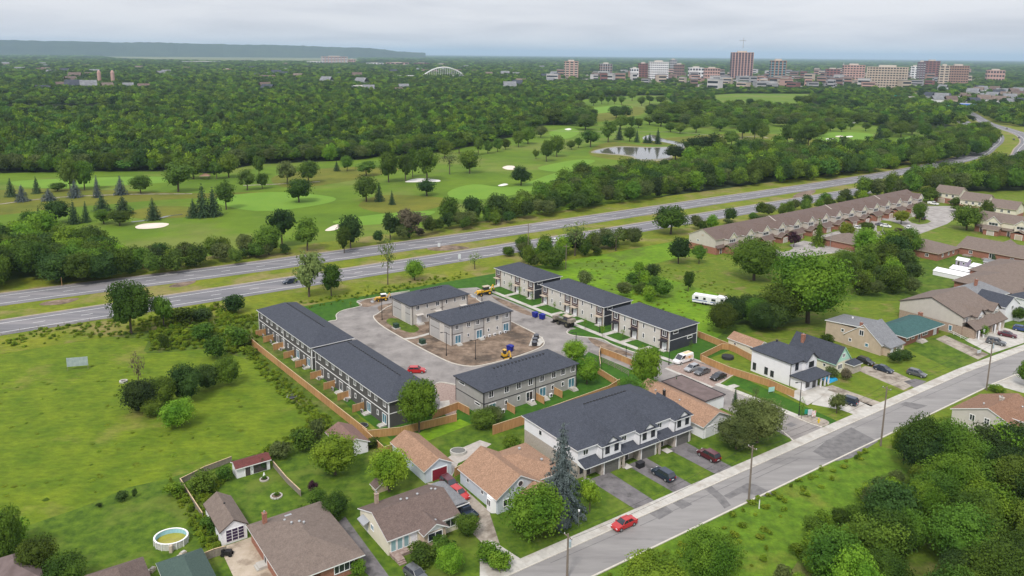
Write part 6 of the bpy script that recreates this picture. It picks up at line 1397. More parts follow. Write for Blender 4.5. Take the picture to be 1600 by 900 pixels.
def vdecal(rt):
    obj('orange_flash', MB().box(-2.6, .4, -.985, -.975, .9, 1.7) .box(-2.6, .4, .975, .985, .9, 1.7), mat('decal_orange', (.70, .30, .06), (.75, .62, .50), 1.4, .4, p=(.42, .52)), rt)
    obj('roof_panel', MB().box(-2.7, -.2, -.6, .6, 2.17, 2.2), mat('decal_cream', (.72, .62, .42), (.66, .38, .2), 1.2, .5), rt)
pcar(1067, 566, 'van', C_white, 'white delivery van with faded orange flash beside the charcoal end wall', B_ + 180, extra=vdecal)
pcar(1081, 579, 'hatch', C_silver, 'silver grey hatchback parked next to the white van', B_ + 180)
pcar(1097, 584, 'sedan', C_grey, 'dark grey saloon in the middle of the four parked vehicles', B_ + 180)
pcar(1122, 592, 'sedan', C_black, 'black saloon parked last in the paved bays', B_ + 180)
pcar(1036, 746, 'suv', C_navy, 'dark blue suv on the middle driveway of the white street terrace', SA - 90 + 180)
pcar(1107, 716, 'suv', C_maroon, 'dark maroon suv on the right driveway of the white street terrace', SA + 90)
pcar(717, 776, 'hatch', C_red, 'bright red car in front of the tan roofed garage with red door', SA - 90 + 8)
pcar(703, 762, 'suv', C_maroon, 'dark purple car half hidden behind the red one near the garage', SA - 90)
pcar(728, 806, 'pickup', C_navy, 'dark blue pickup beside the cream house under the carport end', SA - 90 + 180, cat='pickup truck')
pcar(650, 903, 'hatch', C_grey, 'dark grey car at the bottom edge in front of the cream house', SA - 80)
pcar(1323, 630, 'suv', C_navy, 'dark blue estate car on the drive of the white porch house', SA + 100)
pcar(1352, 568, 'hatch', C_black, 'black car farthest up the gravel drive beside the tan house', SA - 90)
pcar(1380, 580, 'sedan', C_navy, 'long dark saloon on the gravel drive of the tan house', SA - 86)
pcar(1432, 587, 'hatch', C_grey, 'grey estate car at the street end of the gravel drive', SA - 80)
pcar(1556, 538, 'suv', C_grey, 'dark grey suv on the concrete drive of the beige gabled house', SA - 74)
pcar(1574, 526, 'sedan', C_maroon, 'maroon saloon on the concrete drive behind the grey suv', SA - 74)
pcar(1596, 517, 'hatch', C_blue, 'blue car at the right edge beyond the maroon saloon', SA - 70)
for px, py, k, m, l, a in ((1458, 320, 'pickup', C_white, 'white pickup truck beside the left cream house', A_), (1420, 357, 'hatch', C_white, 'white car parked at the court kerb near the small purple tree', A_ + 100), (1434, 341, 'suv', C_black, 'black suv parked by the far end of the long terrace', A_ + 110), (1443, 343, 'suv', C_navy, 'navy suv parked beside the black one at the terrace end', A_ + 110), (1340, 358, 'hatch', C_white, 'white car parked left of the small round court tree', A_), (1376, 353, 'sedan', C_grey, 'grey car on a drive of the long terrace', A_ + 10), (1384, 355, 'sedan', C_white, 'white car beside the grey one on the terrace drive', A_ + 10), (1298, 382, 'suv', C_navy, 'navy suv beside the street lamp before the long terrace', A_ + 90), (1310, 377, 'hatch', C_white, 'pale car parked behind the navy suv before the long terrace', A_ + 90)):
    pcar(px, py, k, m, l, a)
# caravan
x, y = G(1108, 476); rt = root('caravan', 'long white fifth wheel caravan with blue stripe standing in the green lot', 'caravan', (x, y), R(-30))
b = MB().sideprism([(-5, .6), (3.2, .6), (3.4, 1.5), (5.2, 1.5), (5.4, 2.2), (5.0, 3.1), (2.6, 3.25), (2.4, 2.85), (-4.8, 2.85), (-5.1, 2.5)], -1.25, 1.25); obj('body', b, M_wwhite, rt)
obj('stripe', MB().box(-5, 3.2, -1.28, -1.26, 1.15, 1.35), mat('stripe_blue', (.03, .08, .35), rough=.5), rt)
for s, z, w_ in ((-3.6, 2.0, 1.0), (-1.2, 2.0, .8), (1.6, 2.0, 1.3), (4.2, 2.4, .9)): win(rt, 'y0', -1.25, s, z, w_, .7, 1, tm=M_td)
door(rt, 'y0', -1.25, .2, .75, .7, 1.8)
for s in (-1.6, -.7):
    for q in (-1.15, 1.15): obj('wheel', MB().cyl((s, q - .1, .4), (s, q + .1, .4), .4, .4, 12), M_tyre, rt)
obj('rooftop_unit', MB().box(-3, -2.1, -.4, .4, 2.85, 3.1), M_tw, rt); obj('landing_leg', MB().box(3.9, 4.1, -.1, .1, 0, 1.5), M_black, rt); obj('teal_tarp', MB().box(4.3, 5.5, -1.1, .6, 0, .7), mat('teal_tarp', (.05, .35, .28), rough=.7), rt)
# machines
def loader(label, px, py, ang, body, s=1.0, canopy_m=None, load=False):
    x, y = G(px, py); rt = root('wheel_loader', label, 'loader', (x, y), R(ang)); rt.scale = (s, s, s)
    obj('chassis', MB().box(-2.2, 1.6, -.5, .5, .6, 1.1), M_black, rt)
    obj('engine_cover', MB().box(.6, 2.4, -.55, .55, 1.0, 1.75).sideprism([(2.4, 1.0), (2.6, 1.2), (2.5, 1.6), (2.4, 1.75)], -.5, .5), body, rt)
    obj('mudguard', MB().box(-1.9, -.2, -1.05, -.55, 1.3, 1.5).box(-1.9, -.2, .55, 1.05, 1.3, 1.5), body, rt)
    cb = obj('cab', MB().box(-1.4, .5, -.6, .6, 1.1, 1.6), body, rt); obj('cab_glass', MB().loft([[(-1.4, -.58, 1.6), (.5, -.58, 1.6), (.5, .58, 1.6), (-1.4, .58, 1.6)], [(-1.3, -.5, 2.6), (.2, -.5, 2.6), (.2, .5, 2.6), (-1.3, .5, 2.6)]]), M_glass, cb)
    obj('cab_roof', MB().box(-1.6, .5, -.7, .7, 2.6, 2.78), canopy_m or M_tt, rt)
    for cx, r_ in ((-1.2, .75), (1.7, .5)):
        for q in (-.85, .85): w = obj('wheel', MB().cyl((cx, q - .22, r_), (cx, q + .22, r_), r_, r_, 16), M_tyre, rt); obj('rim', MB().cyl((cx, q - .24, r_), (cx, q + .24, r_), r_ * .5, r_ * .5, 10), body, w)
    for q in (-.6, .6): obj('lift_arm', MB().sideprism([(.7, 1.5), (.8, 1.75), (2.8, 1.3), (3.6, .5), (3.4, .35), (2.7, 1.05)], q - .08, q + .08), body, rt)
    obj('bucket', MB().sideprism([(3.3, .1), (4.3, .05), (4.35, .15), (3.6, .3), (3.45, .95), (3.25, .9)], -1.15, 1.15), M_galv if not load else M_black, rt)
    if load:
        obj('lumber_load', MB().box(-2.6, -1.4, -.9, .9, 1.5, 2.3).box(3.0, 3.9, -.9, .9, .95, 1.8), M_woodg, rt)
    else:
        a = obj('boom', MB().sideprism([(-2.2, 1.0), (-2.0, 1.2), (-2.9, 2.9), (-3.15, 2.8)], -.15, .15), body, rt)
        obj('dipper', MB().sideprism([(-3.15, 2.9), (-2.9, 2.95), (-3.3, 1.2), (-3.5, 1.2)], -.12, .12), body, a); obj('digging_bucket', MB().sideprism([(-3.6, 1.3), (-3.1, 1.2), (-2.9, .8), (-3.2, .6), (-3.6, .8)], -.3, .3), M_black, a)
    return rt
loader('yellow backhoe loader with cream canopy at the head of the loop road', 757, 461, 214, C_yellow, 1.05)
loader('small yellow loader with white canopy parked at the kerb behind the far stucco terrace', 597, 470, 205, C_yellow, .8, M_tw)
loader('dark drab loader carrying timber beside the blue skips', 884, 509, 130, C_dgreen, 1.15, M_tt, True)
x, y = G(789, 559); rt = root('mini_excavator', 'yellow and black mini excavator on the bare dirt behind the light grey terrace', 'excavator', (x, y), R(-60))
for q in (-.6, .6): obj('track', MB().sideprism([(-.9, .1), (-.7, 0), (.7, 0), (.9, .1), (.9, .4), (.7, .5), (-.7, .5), (-.9, .4)], q - .17, q + .17), M_tyre, rt)
obj('house_body', MB().box(-.9, .6, -.6, .6, .55, 1.2), C_yellow, rt); obj('cab', MB().box(-.3, .6, -.55, .1, 1.2, 2.2), M_glass, rt); obj('cab_roof', MB().box(-.4, .7, -.6, .15, 2.2, 2.3), C_yellow, rt)
obj('boom', MB().sideprism([(.5, .9), (.7, .8), (1.9, 2.3), (1.8, 2.5), (1.5, 2.4)], .15, .4), C_yellow, rt); obj('dipper', MB().sideprism([(1.75, 2.5), (1.95, 2.3), (2.6, 1.0), (2.4, .9)], .17, .38), C_yellow, rt); obj('bucket', MB().sideprism([(2.4, 1.0), (2.7, .9), (2.5, .35), (2.1, .4)], 0, .55), M_black, rt); obj('dozer_blade', MB().box(1.1, 1.2, -.8, .8, .05, .4), C_yellow, rt)
# blue skips
M_bblue = mat('bin_blue', (.012, .02, .22), rough=.5)
for i, (px, py, l) in enumerate(((836, 496, 'left blue waste bin standing on the loop road beside the kerb'), (847, 499, 'right blue waste bin of the pair standing on the loop road'), (797, 549, 'blue waste bin on the dirt island near the mini excavator'))):
    x, y = G(px, py); rt = root('waste_bin', l, 'bin', (x, y, .07), R(DA + 10 * i), 'blue waste bins')
    obj('bin_body', MB().loft([[(-.65, -.5, .15), (.65, -.5, .15), (.65, .5, .15), (-.65, .5, .15)], [(-.8, -.62, 1.4), (.8, -.62, 1.4), (.8, .62, 1.4), (-.8, .62, 1.4)]]), M_bblue, rt)
    obj('lid', MB().sideprism([(-.84, 1.4), (.84, 1.4), (.84, 1.5), (0, 1.7), (-.84, 1.5)], -.66, .66), M_bblue, rt)
    for a, b_ in ((-.5, -.4), (.5, -.4), (-.5, .4), (.5, .4)): obj('caster', MB().cyl((a, b_ - .05, .09), (a, b_ + .05, .09), .09, .09, 8), M_tyre, rt)
x0, y0 = G(835, 536); a_ = R(DA)
sheet('bin_pad', gp((826, 541), (833, 524), (848, 527), (850, 534), (843, 541)), .09, M_conc)
for i, (px, py) in enumerate(((835, 540), (836, 534.5), (838, 529))):
    x, y = G(px, py); rt = root('underground_bin', ['nearest', 'middle', 'farthest'][i] + ' of the three black domed refuse bins on the concrete pad', 'bin', (x, y, .09), 0, 'domed refuse bins')
    obj('bin_drum', MB().cyl((0, 0, 0), (0, 0, 1.0), .72, .72, 14), M_td, rt); obj('lid', MB().cyl((0, 0, 1.0), (0, 0, 1.22), .78, .5, 14).cyl((0, 0, 1.22), (0, 0, 1.3), .5, .15, 14), mat('slate_lid', (.09, .095, .11), rough=.6), rt)
for px, py, l in ((619, 513, 'dark green transformer box on the island, left one'), (660, 538, 'dark green transformer box on the island, right one')):
    x, y = G(px, py); rt = root('transformer_box', l, 'utility box', (x, y, .07), R(DA), 'transformer boxes on the island'); obj('plinth', MB().box(-1, 1, -.9, .9, 0, .2), M_conc, rt); obj('cabinet', MB().box(-.75, .75, -.6, .6, .2, 1.25), mat('utility_green', (.02, .05, .03), rough=.6), rt); obj('cabinet_lid', MB().box(-.8, .8, -.66, .66, 1.25, 1.33), mat('utility_green', (.02, .05, .03)), rt)

# ------------------------------------------------------------ poles, lamps, signs
def lamp(px, base, top, label, group='lamp posts of the new road', arm=1.1, m=None):
    x, y = G(px, base); lo_, hi_ = 1., 20.
    for _ in range(24):
        md = (lo_ + hi_) / 2
        if PX(x, y, md)[1] > top: lo_ = md
        else: hi_ = md
    rt = root('street_lamp', label, 'street lamp', (x, y), R(200), group)
    obj('post', MB().cyl((0, 0, 0), (0, 0, lo_), .1, .07, 8).cyl((0, 0, 0), (0, 0, .5), .17, .15, 8), m or M_black, rt); obj('arm', MB().cyl((0, 0, lo_ - .1), (arm, 0, lo_ + .05), .04, .04, 6), m or M_black, rt); obj('lamp_head', MB().box(arm - .15, arm + .45, -.14, .14, lo_ - .02, lo_ + .1), m or M_black, rt)
lamp(597, 500, 466, 'slim black lamp post at the left corner of the dirt island'); lamp(697.5, 556, 519, 'black lamp post with banner before the near stucco terrace'); lamp(743, 562, 531, 'black lamp post on the dirt behind the light grey terrace')
lamp(753, 470, 452, 'short black lamp post behind the near stucco terrace ridge'); lamp(900, 533, 519, 'black lamp post at the curved kerb lawn'); lamp(1248, 650, 597, 'black lamp post on the sod beside the cedar fence'); lamp(978, 560, 540, 'thin black post beside the access lane fence'); lamp(937, 520, 505, 'slim post before the middle brown bayed terrace'); lamp(1045, 570, 545, 'slim black post at the end of the new pavement')
lamp(1297, 386, 362, 'pale curved street lamp in front of the long terrace', 'lamps of the court', 1.6, M_galv); lamp(1428, 322, 303, 'tall pale street lamp at the far end of the court', 'lamps of the court', 1.6, M_galv); lamp(1379, 362, 350, 'small pale lamp between court drives', 'lamps of the court', 1.4, M_galv)
lamp(829, 382, 330, 'tall brown mast beside the highway') if 0 else None
def upole(px, base, top, label, xf=True, arms=1):
    x, y = G(px, base); lo_, hi_ = 3., 20.
    for _ in range(24):
        md = (lo_ + hi_) / 2
        if PX(x, y, md)[1] > top: lo_ = md
        else: hi_ = md
    rt = root('utility_pole', label, 'utility pole', (x, y), R(SA), 'utility poles along the street')
    obj('pole', MB().cyl((0, 0, -.2), (0, 0, lo_), .19, .12, 8), M_pole, rt)
    for i in range(arms):
        z = lo_ - .5 - i * .8; c = obj('crossarm', MB().box(-.06, .06, -.9, .9, z, z + .12), M_pole, rt)
        for q in (-.8, 0, .8): obj('insulator', MB().cyl((0, q, z + .12), (0, q, z + .3), .05, .04, 6), M_tw, c)
    if xf: obj('transformer', MB().cyl((.32, 0, lo_ - 2.2), (.32, 0, lo_ - 1.2), .26, .26, 10).cyl((.32, 0, lo_ - 1.2), (.32, 0, lo_ - 1.1), .28, .1, 10), mat('transformer_grey', (.35, .42, .46), rough=.5), rt)
    return (x, y, lo_)
P1 = upole(886, 905, 834, 'grey utility pole with pale transformer at the bottom edge'); P2 = upole(1169.5, 786, 696, 'utility pole with street lamp arm across from the white terrace', False); P3 = upole(1376, 697, 604, 'utility pole left of the lower right trees', False); P4 = upole(1541, 610, 530, 'utility pole with transformer across from the green roofed bungalow')
def wire(a, b, off, label, dz=-.3, sag=.9):
    u_ = np.array([math.cos(R(SA + 90)), math.sin(R(SA + 90))]) * off; b_ = MB(); n = 12; pts = []
    for i in range(n + 1):
        t = i / n; pts.append((a[0] + (b[0] - a[0]) * t + u_[0], a[1] + (b[1] - a[1]) * t + u_[1], (a[2] + dz) + (b[2] - a[2]) * t - sag * 4 * t * (1 - t)))
    for i in range(n): b_.cyl(pts[i], pts[i + 1], .018, .018, 4, cap=False)
    tag(obj('power_line', b_, M_black), label, 'power line', 'wires along the street')
for i, (a, b) in enumerate(((P1, P2), (P2, P3), (P3, P4))):
    for off, w_ in ((-.8, 'outer'), (.8, 'inner')): wire(a, b, off, f'thin {w_} wire over the street, {["left", "middle", "right"][i]} span')
x, y = G(1090, 690); wire(P2, (x, y, 5.5), 0, 'service wire running from the pole to the white street terrace', sag=.4)
for px, base, h, l in ((825, 402, 13, 'tall brown mast beside the highway behind the new terraces'), (884, 420, 9, 'thin pale pole behind the brown bayed terrace')):
    x, y = G(px, base); rt = root('utility_pole', l, 'utility pole', (x, y)); obj('pole', MB().cyl((0, 0, 0), (0, 0, h), .16, .1, 8), M_pole, rt); obj('crossarm', MB().box(-1.1, 1.1, -.06, .06, h - .8, h - .65), M_pole, rt)
def signpost(px, base, w, h, z, m, label, rz=0, posts=2, name='road_sign', txt=None):
    x, y = G(px, base); rt = root(name, label, 'sign', (x, y), R(rz))
    obj('sign_panel', MB().box(-w / 2, w / 2, -.04, 0, z, z + h), m, rt)
    for s in ([-w / 2 + .1, w / 2 - .1] if posts == 2 else [0]): obj('sign_post', MB().cyl((s, .04, 0), (s, .04, z + h), .05, .05, 6), M_woodg, rt)
    if txt:
        for t, tz, ts in txt:
            c = bpy.data.curves.new('lettering', 'FONT'); c.body = t; c.size = ts; c.align_x = 'CENTER'; c.extrude = .005; o = bpy.data.objects.new('lettering', c); COL.objects.link(o); o.parent = rt; o.location = (0, -.05, z + tz); o.rotation_euler = (R(90), 0, 0); c.materials.append(M_black)
M_signw = mat('sign_white', (.62, .64, .66), (.45, .5, .52), 3, .6); M_signg = mat('sign_green', (.02, .28, .20), rough=.5)
signpost(122, 578, 4.6, 2.2, 1.0, mat('faded_sign', (.26, .32, .33), (.36, .42, .42), 1.2, .7), 'weathered grey board sign on two posts in the left meadow', 15, name='field_sign')
signpost(686, 388, 1.0, 1.6, .6, M_signw, 'small white road marker in the highway median', 0, 1); signpost(718, 408, 1.0, 1.8, .9, M_signw, 'white road marker on the near highway shoulder', 0, 1)
signpost(1205, 615, 1.6, 1.1, .5, mat('sign_teal', (.35, .62, .58), rough=.5), 'small pale green and white board sign on the sod strip', 20)
signpost(1265, 652, 1.0, 1.3, .5, M_signw, 'white estate sign board near the lane mouth, left one', 10); signpost(1271, 654, .9, 1.3, .5, mat('sign_redwhite', (.62, .30, .28), (.7, .7, .7), 2.5, .6, p=(.48, .52)), 'red and white estate sign board near the lane mouth', 10); signpost(1259, 650, .7, 1.0, .5, M_signg, 'narrow green notice beside the two estate signs', 10, 1)
signpost(1430, 566, .6, .8, 1.2, M_signw, 'little white sign by the garden path', 0, 1) if 0 else None
signpost(1529, 556, 1.5, .8, .8, M_signw, 'white yard sign on the lawn corner of the brick bungalow', 25)
x, y = G(1279, 661); rt = root('fire_hydrant', 'yellow fire hydrant at the mouth of the access lane', 'hydrant', (x, y)); my = mat('hydrant_yellow', (.62, .45, .02), rough=.5)
obj('barrel', MB().cyl((0, 0, 0), (0, 0, .9), .17, .15, 10), my, rt); obj('cap', MB().cyl((0, 0, .9), (0, 0, 1.15), .19, .06, 10), my, rt); obj('nozzle', MB().cyl((-.32, 0, .6), (.32, 0, .6), .09, .09, 8), my, rt)
for px, b, l in ((1186, 795, 'short white utility marker in the grass below the street'), (97, 447, 'yellow marker post beside the highway verge'), (448, 397, 'pale marker post at the hedge beside the highway')):
    x, y = G(px, b); rt = root('marker_post', l, 'post', (x, y)); obj('post', MB().cyl((0, 0, 0), (0, 0, 1.6 if px > 1000 else 3), .09, .08, 6), M_tw if px > 1000 else M_wood, rt); obj('cap', MB().cyl((0, 0, 1.6 if px > 1000 else 3), (0, 0, (1.6 if px > 1000 else 3) + .06), .11, .11, 6), M_galv, rt)
x, y = G(780, 838) if 0 else G(904, 822); rt = root('garden_lamp', 'slim white garden lamp at the foot of the blue spruce', 'lamp', (x, y)); obj('post', MB().cyl((0, 0, 0), (0, 0, 2.6), .05, .04, 6), M_galv, rt); obj('lamp_globe', MB().cyl((0, 0, 2.6), (0, 0, 2.9), .14, .18, 8), M_tw, rt)

# ------------------------------------------------------------ fences
def fence(pts, label, h=1.8, m=None, step=2.4, solid=True, name='wooden_fence', group=None, rails=2, z=0, top=None):
    m = m or M_wood; rt = root(name, label, 'fence', (*pts[0], z), 0, group); x0, y0 = pts[0]
    for i in range(len(pts) - 1):
        a, b = np.array(pts[i]) - (x0, y0), np.array(pts[i + 1]) - (x0, y0); L_ = np.linalg.norm(b - a); n = max(1, round(L_ / step)); ang = math.atan2(b[1] - a[1], b[0] - a[0]); w = L_ / n
        nb = max(4, int(w / .2)); pm = MB()
        for k in range(nb): pm.box(w * k / nb + .012, w * (k + 1) / nb - .012, -.015, .015 + .012 * (k % 2), .06, h - .1)
        pm.box(0.03, w - .03, .03, .07, .35, .45); pm.box(.03, w - .03, .03, .07, h - .4, h - .3)
        rm = MB().box(.0, w, -.07, .07, h - .08, h - .03); po = MB().box(-.05, .05, -.05, .05, 0, h); pcap = MB()
        pm, rm, po = pm.mesh('fence_panel', m), rm.mesh('cap_rail', top or M_woodp), po.mesh('fence_post', m)
        if not solid:
            pm = MB()
            for j in range(rails): pm.box(0.03, w - .03, -.02, .02, .3 + (h - .45) * j / max(1, rails - 1), .42 + (h - .45) * j / max(1, rails - 1))
            pm = pm.mesh('fence_rail', m)
        for k in range(n + 1):
            p = a + (b - a) * k / n
            if k < n or i == len(pts) - 2: obj('fence_post', po, parent=rt, loc=(p[0], p[1], 0), rz=ang)
            if k < n:
                obj('fence_panel' if solid else 'fence_rail', pm, parent=rt, loc=(p[0], p[1], 0), rz=ang)
                if solid: obj('cap_rail', rm, parent=rt, loc=(p[0], p[1], 0), rz=ang)
    return rt
fence(dp((-206.5, 66.5), (-190, 66.2), (-132, 66.6)), 'long cedar fence between the left meadow and the dark grey terraces', 1.9)
fence(dp((-131.8, 66.6), (-129.2, 72.5), (-127.5, 84.8)), 'cedar fence behind the tan garage and big maple', 1.8)
fence(dp((-127.3, 85), (-131.6, 89.0), (-131.6, 90.2)) and gp((676, 655), (716, 640), (733, 649)), 'short cedar fence between the maple and the light grey terrace', 1.8)
fence(gp((770, 680), (860, 650), (950, 617), (968, 606)), 'tall cedar fence between light grey terrace and white street terrace', 2.2)
fence(gp((968, 606), (935, 585), (905, 566)), 'cedar fence at the right end of the light grey terrace lawn', 1.7)
fence(gp((938, 552), (962, 561), (990, 573)), 'cedar retaining fence along the access lane', 1.7)
fence(gp((938, 552), (936, 562)) + gp((938, 580)), 'weathered shed wall fence at the corner of the access lane', 1.9, M_woodg)
fence(gp((1090, 527), (1124, 541), (1150, 552), (1176, 566)), 'cedar fence running from the charcoal gable behind the lawn', 1.9)
fence(gp((1094, 563), (1128, 546), (1148, 548)), 'short cedar return fence behind the parked cars', 1.7)
fence(gp((1096, 566), (1140, 585), (1200, 604), (1240, 622)), 'long cedar fence between sod strip and white porch house', 1.9)
fence(gp((941, 567), (960, 575), (982, 587)), 'pale rail fence inside the small green garden', 1.2, M_woodg, solid=False, rails=3)
fence(gp((282, 757), (300, 786), (317, 812)), 'old timber fence beside the pool lawn, left of the white garage', 1.3, M_woodg)
fence(gp((282, 757), (320, 738), (362, 722)), 'dark low timber fence behind the maroon roofed shed', 1.2, M_woodg)
fence(gp((318, 878), (335, 871), (354, 866)), 'weathered picket fence between green roof and white garage', 1.5, M_woodg)
fence(gp((427, 730), (448, 755), (470, 776)), 'weathered lattice fence between the two back lawns', 1.3, M_woodg)
fence(gp((520, 660), (545, 680), (560, 700), (568, 712)) if 0 else sp((60.3, 137), (60.3, 127.2), (68, 127.2)), 'cedar fence around the corner behind the tan garage', 1.6)
fence(sp((63.4, 113.3), (66.7, 112.8)) if 0 else sp((67.2, 112.6), (70.4, 113.4)) , 'cedar gate panel between the garage and the pale blue cottage', 1.8)
fence(gp((1468, 514), (1490, 523), (1512, 534)), 'white rail fence beside the brick bungalow drive', .9, M_tw, solid=False, top=M_tw)
fence(gp((2, 480 + 45), (60, 513), (140, 503), (230, 492)), 'sagging wire and post boundary fence along the weeds by the highway', 1.1, M_woodg, 5, False, 'wire_fence', rails=1)

# ------------------------------------------------------------ garden things
x, y = G(268, 848); rt = root('swimming_pool', 'round above ground pool with blue liner and green water', 'pool', (x, y)); rt.scale = (.86, .86, .9)
n = 28; ro, ri = 2.9, 2.75
def ringp(r, z): return [(r * math.cos(2 * math.pi * i / n), r * .86 * math.sin(2 * math.pi * i / n), z) for i in range(n)]
b = MB().loft([ringp(ro, 0), ringp(ro, 1.25)], cap=False); b.loft([ringp(ro + .1, 1.25), ringp(ri - .05, 1.25)], cap=False); obj('pool_wall', b, mat('pool_wall', (.55, .55, .50), (.42, .42, .38), 2.5, .7), rt)
obj('pool_rim', MB().loft([ringp(ro + .1, 1.25), ringp(ro + .1, 1.33), ringp(ri - .05, 1.33), ringp(ri - .05, 1.25)], cap=False), M_tw, rt)
obj('pool_liner', MB().loft([ringp(ri, 1.26), ringp(ri, .3)], cap=False), mat('pool_liner', (.25, .48, .58), (.35, .58, .66), 3, .5), rt); obj('pool_water', MB().add(ringp(ri, .42), [tuple(range(n))]), mat('algae_water', (.23, .22, .02), (.33, .31, .04), .5, .15, spec=.5), rt)
for i in range(14): a = 2 * math.pi * i / 14; obj('pool_upright', MB().cyl((ro * 1.03 * math.cos(a), ro * .89 * math.sin(a), 0), (ro * 1.03 * math.cos(a), ro * .89 * math.sin(a), 1.25), .06, .06, 5), M_tw, rt)
obj('pool_ladder', MB().box(.9, 1.4, -3.1, -2.5, 0, 1.3), M_tt, rt)
for i, (px, py) in enumerate(((281, 872), (275, 877), (268, 882), (286, 867), (238, 893), (231, 898))):
    x, y = G(px, py); rt = root('garden_block', ['pale stone slab', 'brown crate', 'grey stone block', 'tan paving stone', 'stack of beige pavers', 'cluster of tan pavers'][i] + ' lying between pool and bungalow roofs' + [', nearest the pool', ', second', ', third', ', by the ladder', ', upper', ', lower'][i], 'stone', (x, y), R(20 * i)); obj('stone', MB().box(-.5, .5, -.3, .3, 0, .3 + .05 * i), [M_conc, M_wood, M_conc, M_tt, M_tt, M_paver][i], rt); obj('stone', MB().box(-.3, .35, -.25, .2, .3 + .05 * i, .45 + .05 * i), M_conc, rt)
def ring_bed(px, py, r, label):
    x, y = G(px, py); rt = root('flower_bed', label, 'flower bed', (x, y)); n_ = 12
    obj('soil', MB().cyl((0, 0, .04), (0, 0, .1), r, r, 16), M_dirt, rt); sm = MB().box(-.2, .2, -.12, .12, 0, .22).mesh('edging_stone', M_conc)
    for i in range(n_): a = 2 * math.pi * i / n_; obj('edging_stone', sm, parent=rt, loc=(r * math.cos(a), r * math.sin(a), .04), rz=a + math.pi / 2)
    c = obj('plants', KIND['bush'][0][0], parent=rt, loc=(0, 0, .1)); c.scale = (r * 1.2, r * 1.2, .8); c.material_slots[0].link = 'OBJECT'; c.material_slots[0].material = L_mid
ring_bed(432, 776, .9, 'stone ringed flower bed in the middle of the back lawn'); ring_bed(413, 750, .7, 'small stone ringed bed with pale ornament near the maroon shed')
x, y = G(413, 748); rt = root('garden_ornament', 'pale stone ornament on the small round flower bed', 'ornament', (x, y, .12)); obj('pedestal', MB().cyl((0, 0, 0), (0, 0, .5), .2, .14, 8), M_conc, rt); obj('figure', MB().cyl((0, 0, .5), (0, 0, 1.1), .22, .08, 8), M_tw, rt)
x, y = G(716, 708); rt = root('garden_pond', 'raised round pond with stone rim in the back yard', 'pond', (x, y)); obj('pond_wall', MB().loft([[(1.6 * math.cos(t * .449), 1.3 * math.sin(t * .449), 0) for t in range(14)], [(1.6 * math.cos(t * .449), 1.3 * math.sin(t * .449), .6) for t in range(14)]]), M_conc, rt); obj('pond_water', MB().add([(1.4 * math.cos(t * .449), 1.1 * math.sin(t * .449), .62) for t in range(14)], [tuple(range(14))]), M_water, rt)
for i, (px, py, lb) in enumerate(((456, 622, 'black trampoline like pad on the lawn, left one behind the dark terraces'), (567, 667, 'black round mat on the lawn near the last dark grey house'))):
    x, y = G(px, py); rt = root('trampoline', lb, 'trampoline', (x, y)); obj('mat', MB().cyl((0, 0, .45), (0, 0, .48), 1.0, 1.0, 16), M_black, rt); obj('frame', MB().cyl((0, 0, .4), (0, 0, .45), 1.1, 1.1, 16), M_galv, rt)
    for a in (0, 2.1, 4.2): obj('leg', MB().cyl((math.cos(a), math.sin(a), 0), (math.cos(a), math.sin(a), .4), .04, .04, 6), M_galv, rt)
x, y = G(1137, 560); rt = root('trampoline', 'dark round trampoline with skirt in the white house back garden', 'trampoline', (x, y)); obj('skirt', MB().cyl((0, 0, 0), (0, 0, .7), 1.5, 1.5, 18), M_td, rt); obj('mat', MB().cyl((0, 0, .7), (0, 0, .74), 1.4, 1.4, 18), M_black, rt)
x, y = G(1296, 594); rt = root('paddling_pool', 'bright blue tarpaulin beside the white porch house', 'tarpaulin', (x, y), R(SA)); obj('sheet', MB().loft([[(-1.6, -1.2, 0), (1.6, -1.2, 0), (1.6, 1.2, 0), (-1.6, 1.2, 0)], [(-1.4, -1, .4), (1.3, -1.1, .55), (1.5, 1.0, .5), (-1.5, 1.1, .35)]]), mat('tarp_blue', (.02, .30, .55), rough=.5), rt); obj('tie_rope', MB().box(-1.7, -1.6, -1.2, 1.2, 0, .05), M_tw, rt)
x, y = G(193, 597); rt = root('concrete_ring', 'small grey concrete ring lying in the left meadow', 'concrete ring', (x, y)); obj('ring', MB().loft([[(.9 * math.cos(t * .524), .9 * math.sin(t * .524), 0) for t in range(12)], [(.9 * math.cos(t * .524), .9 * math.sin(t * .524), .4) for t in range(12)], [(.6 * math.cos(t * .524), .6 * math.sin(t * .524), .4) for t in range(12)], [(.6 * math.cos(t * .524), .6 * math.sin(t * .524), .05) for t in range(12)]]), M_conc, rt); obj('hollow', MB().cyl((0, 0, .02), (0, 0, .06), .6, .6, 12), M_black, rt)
x, y = G(1000, 730); rt = root('garbage_bin', 'black bin cluster beside the middle entrance of the white terrace', 'bin', (x, y), R(SA)); obj('bin_body', MB().box(-.7, .7, -.5, .5, 0, 1.0), M_black, rt); obj('lid', MB().box(-.75, .75, -.55, .55, 1.0, 1.1), M_td, rt)
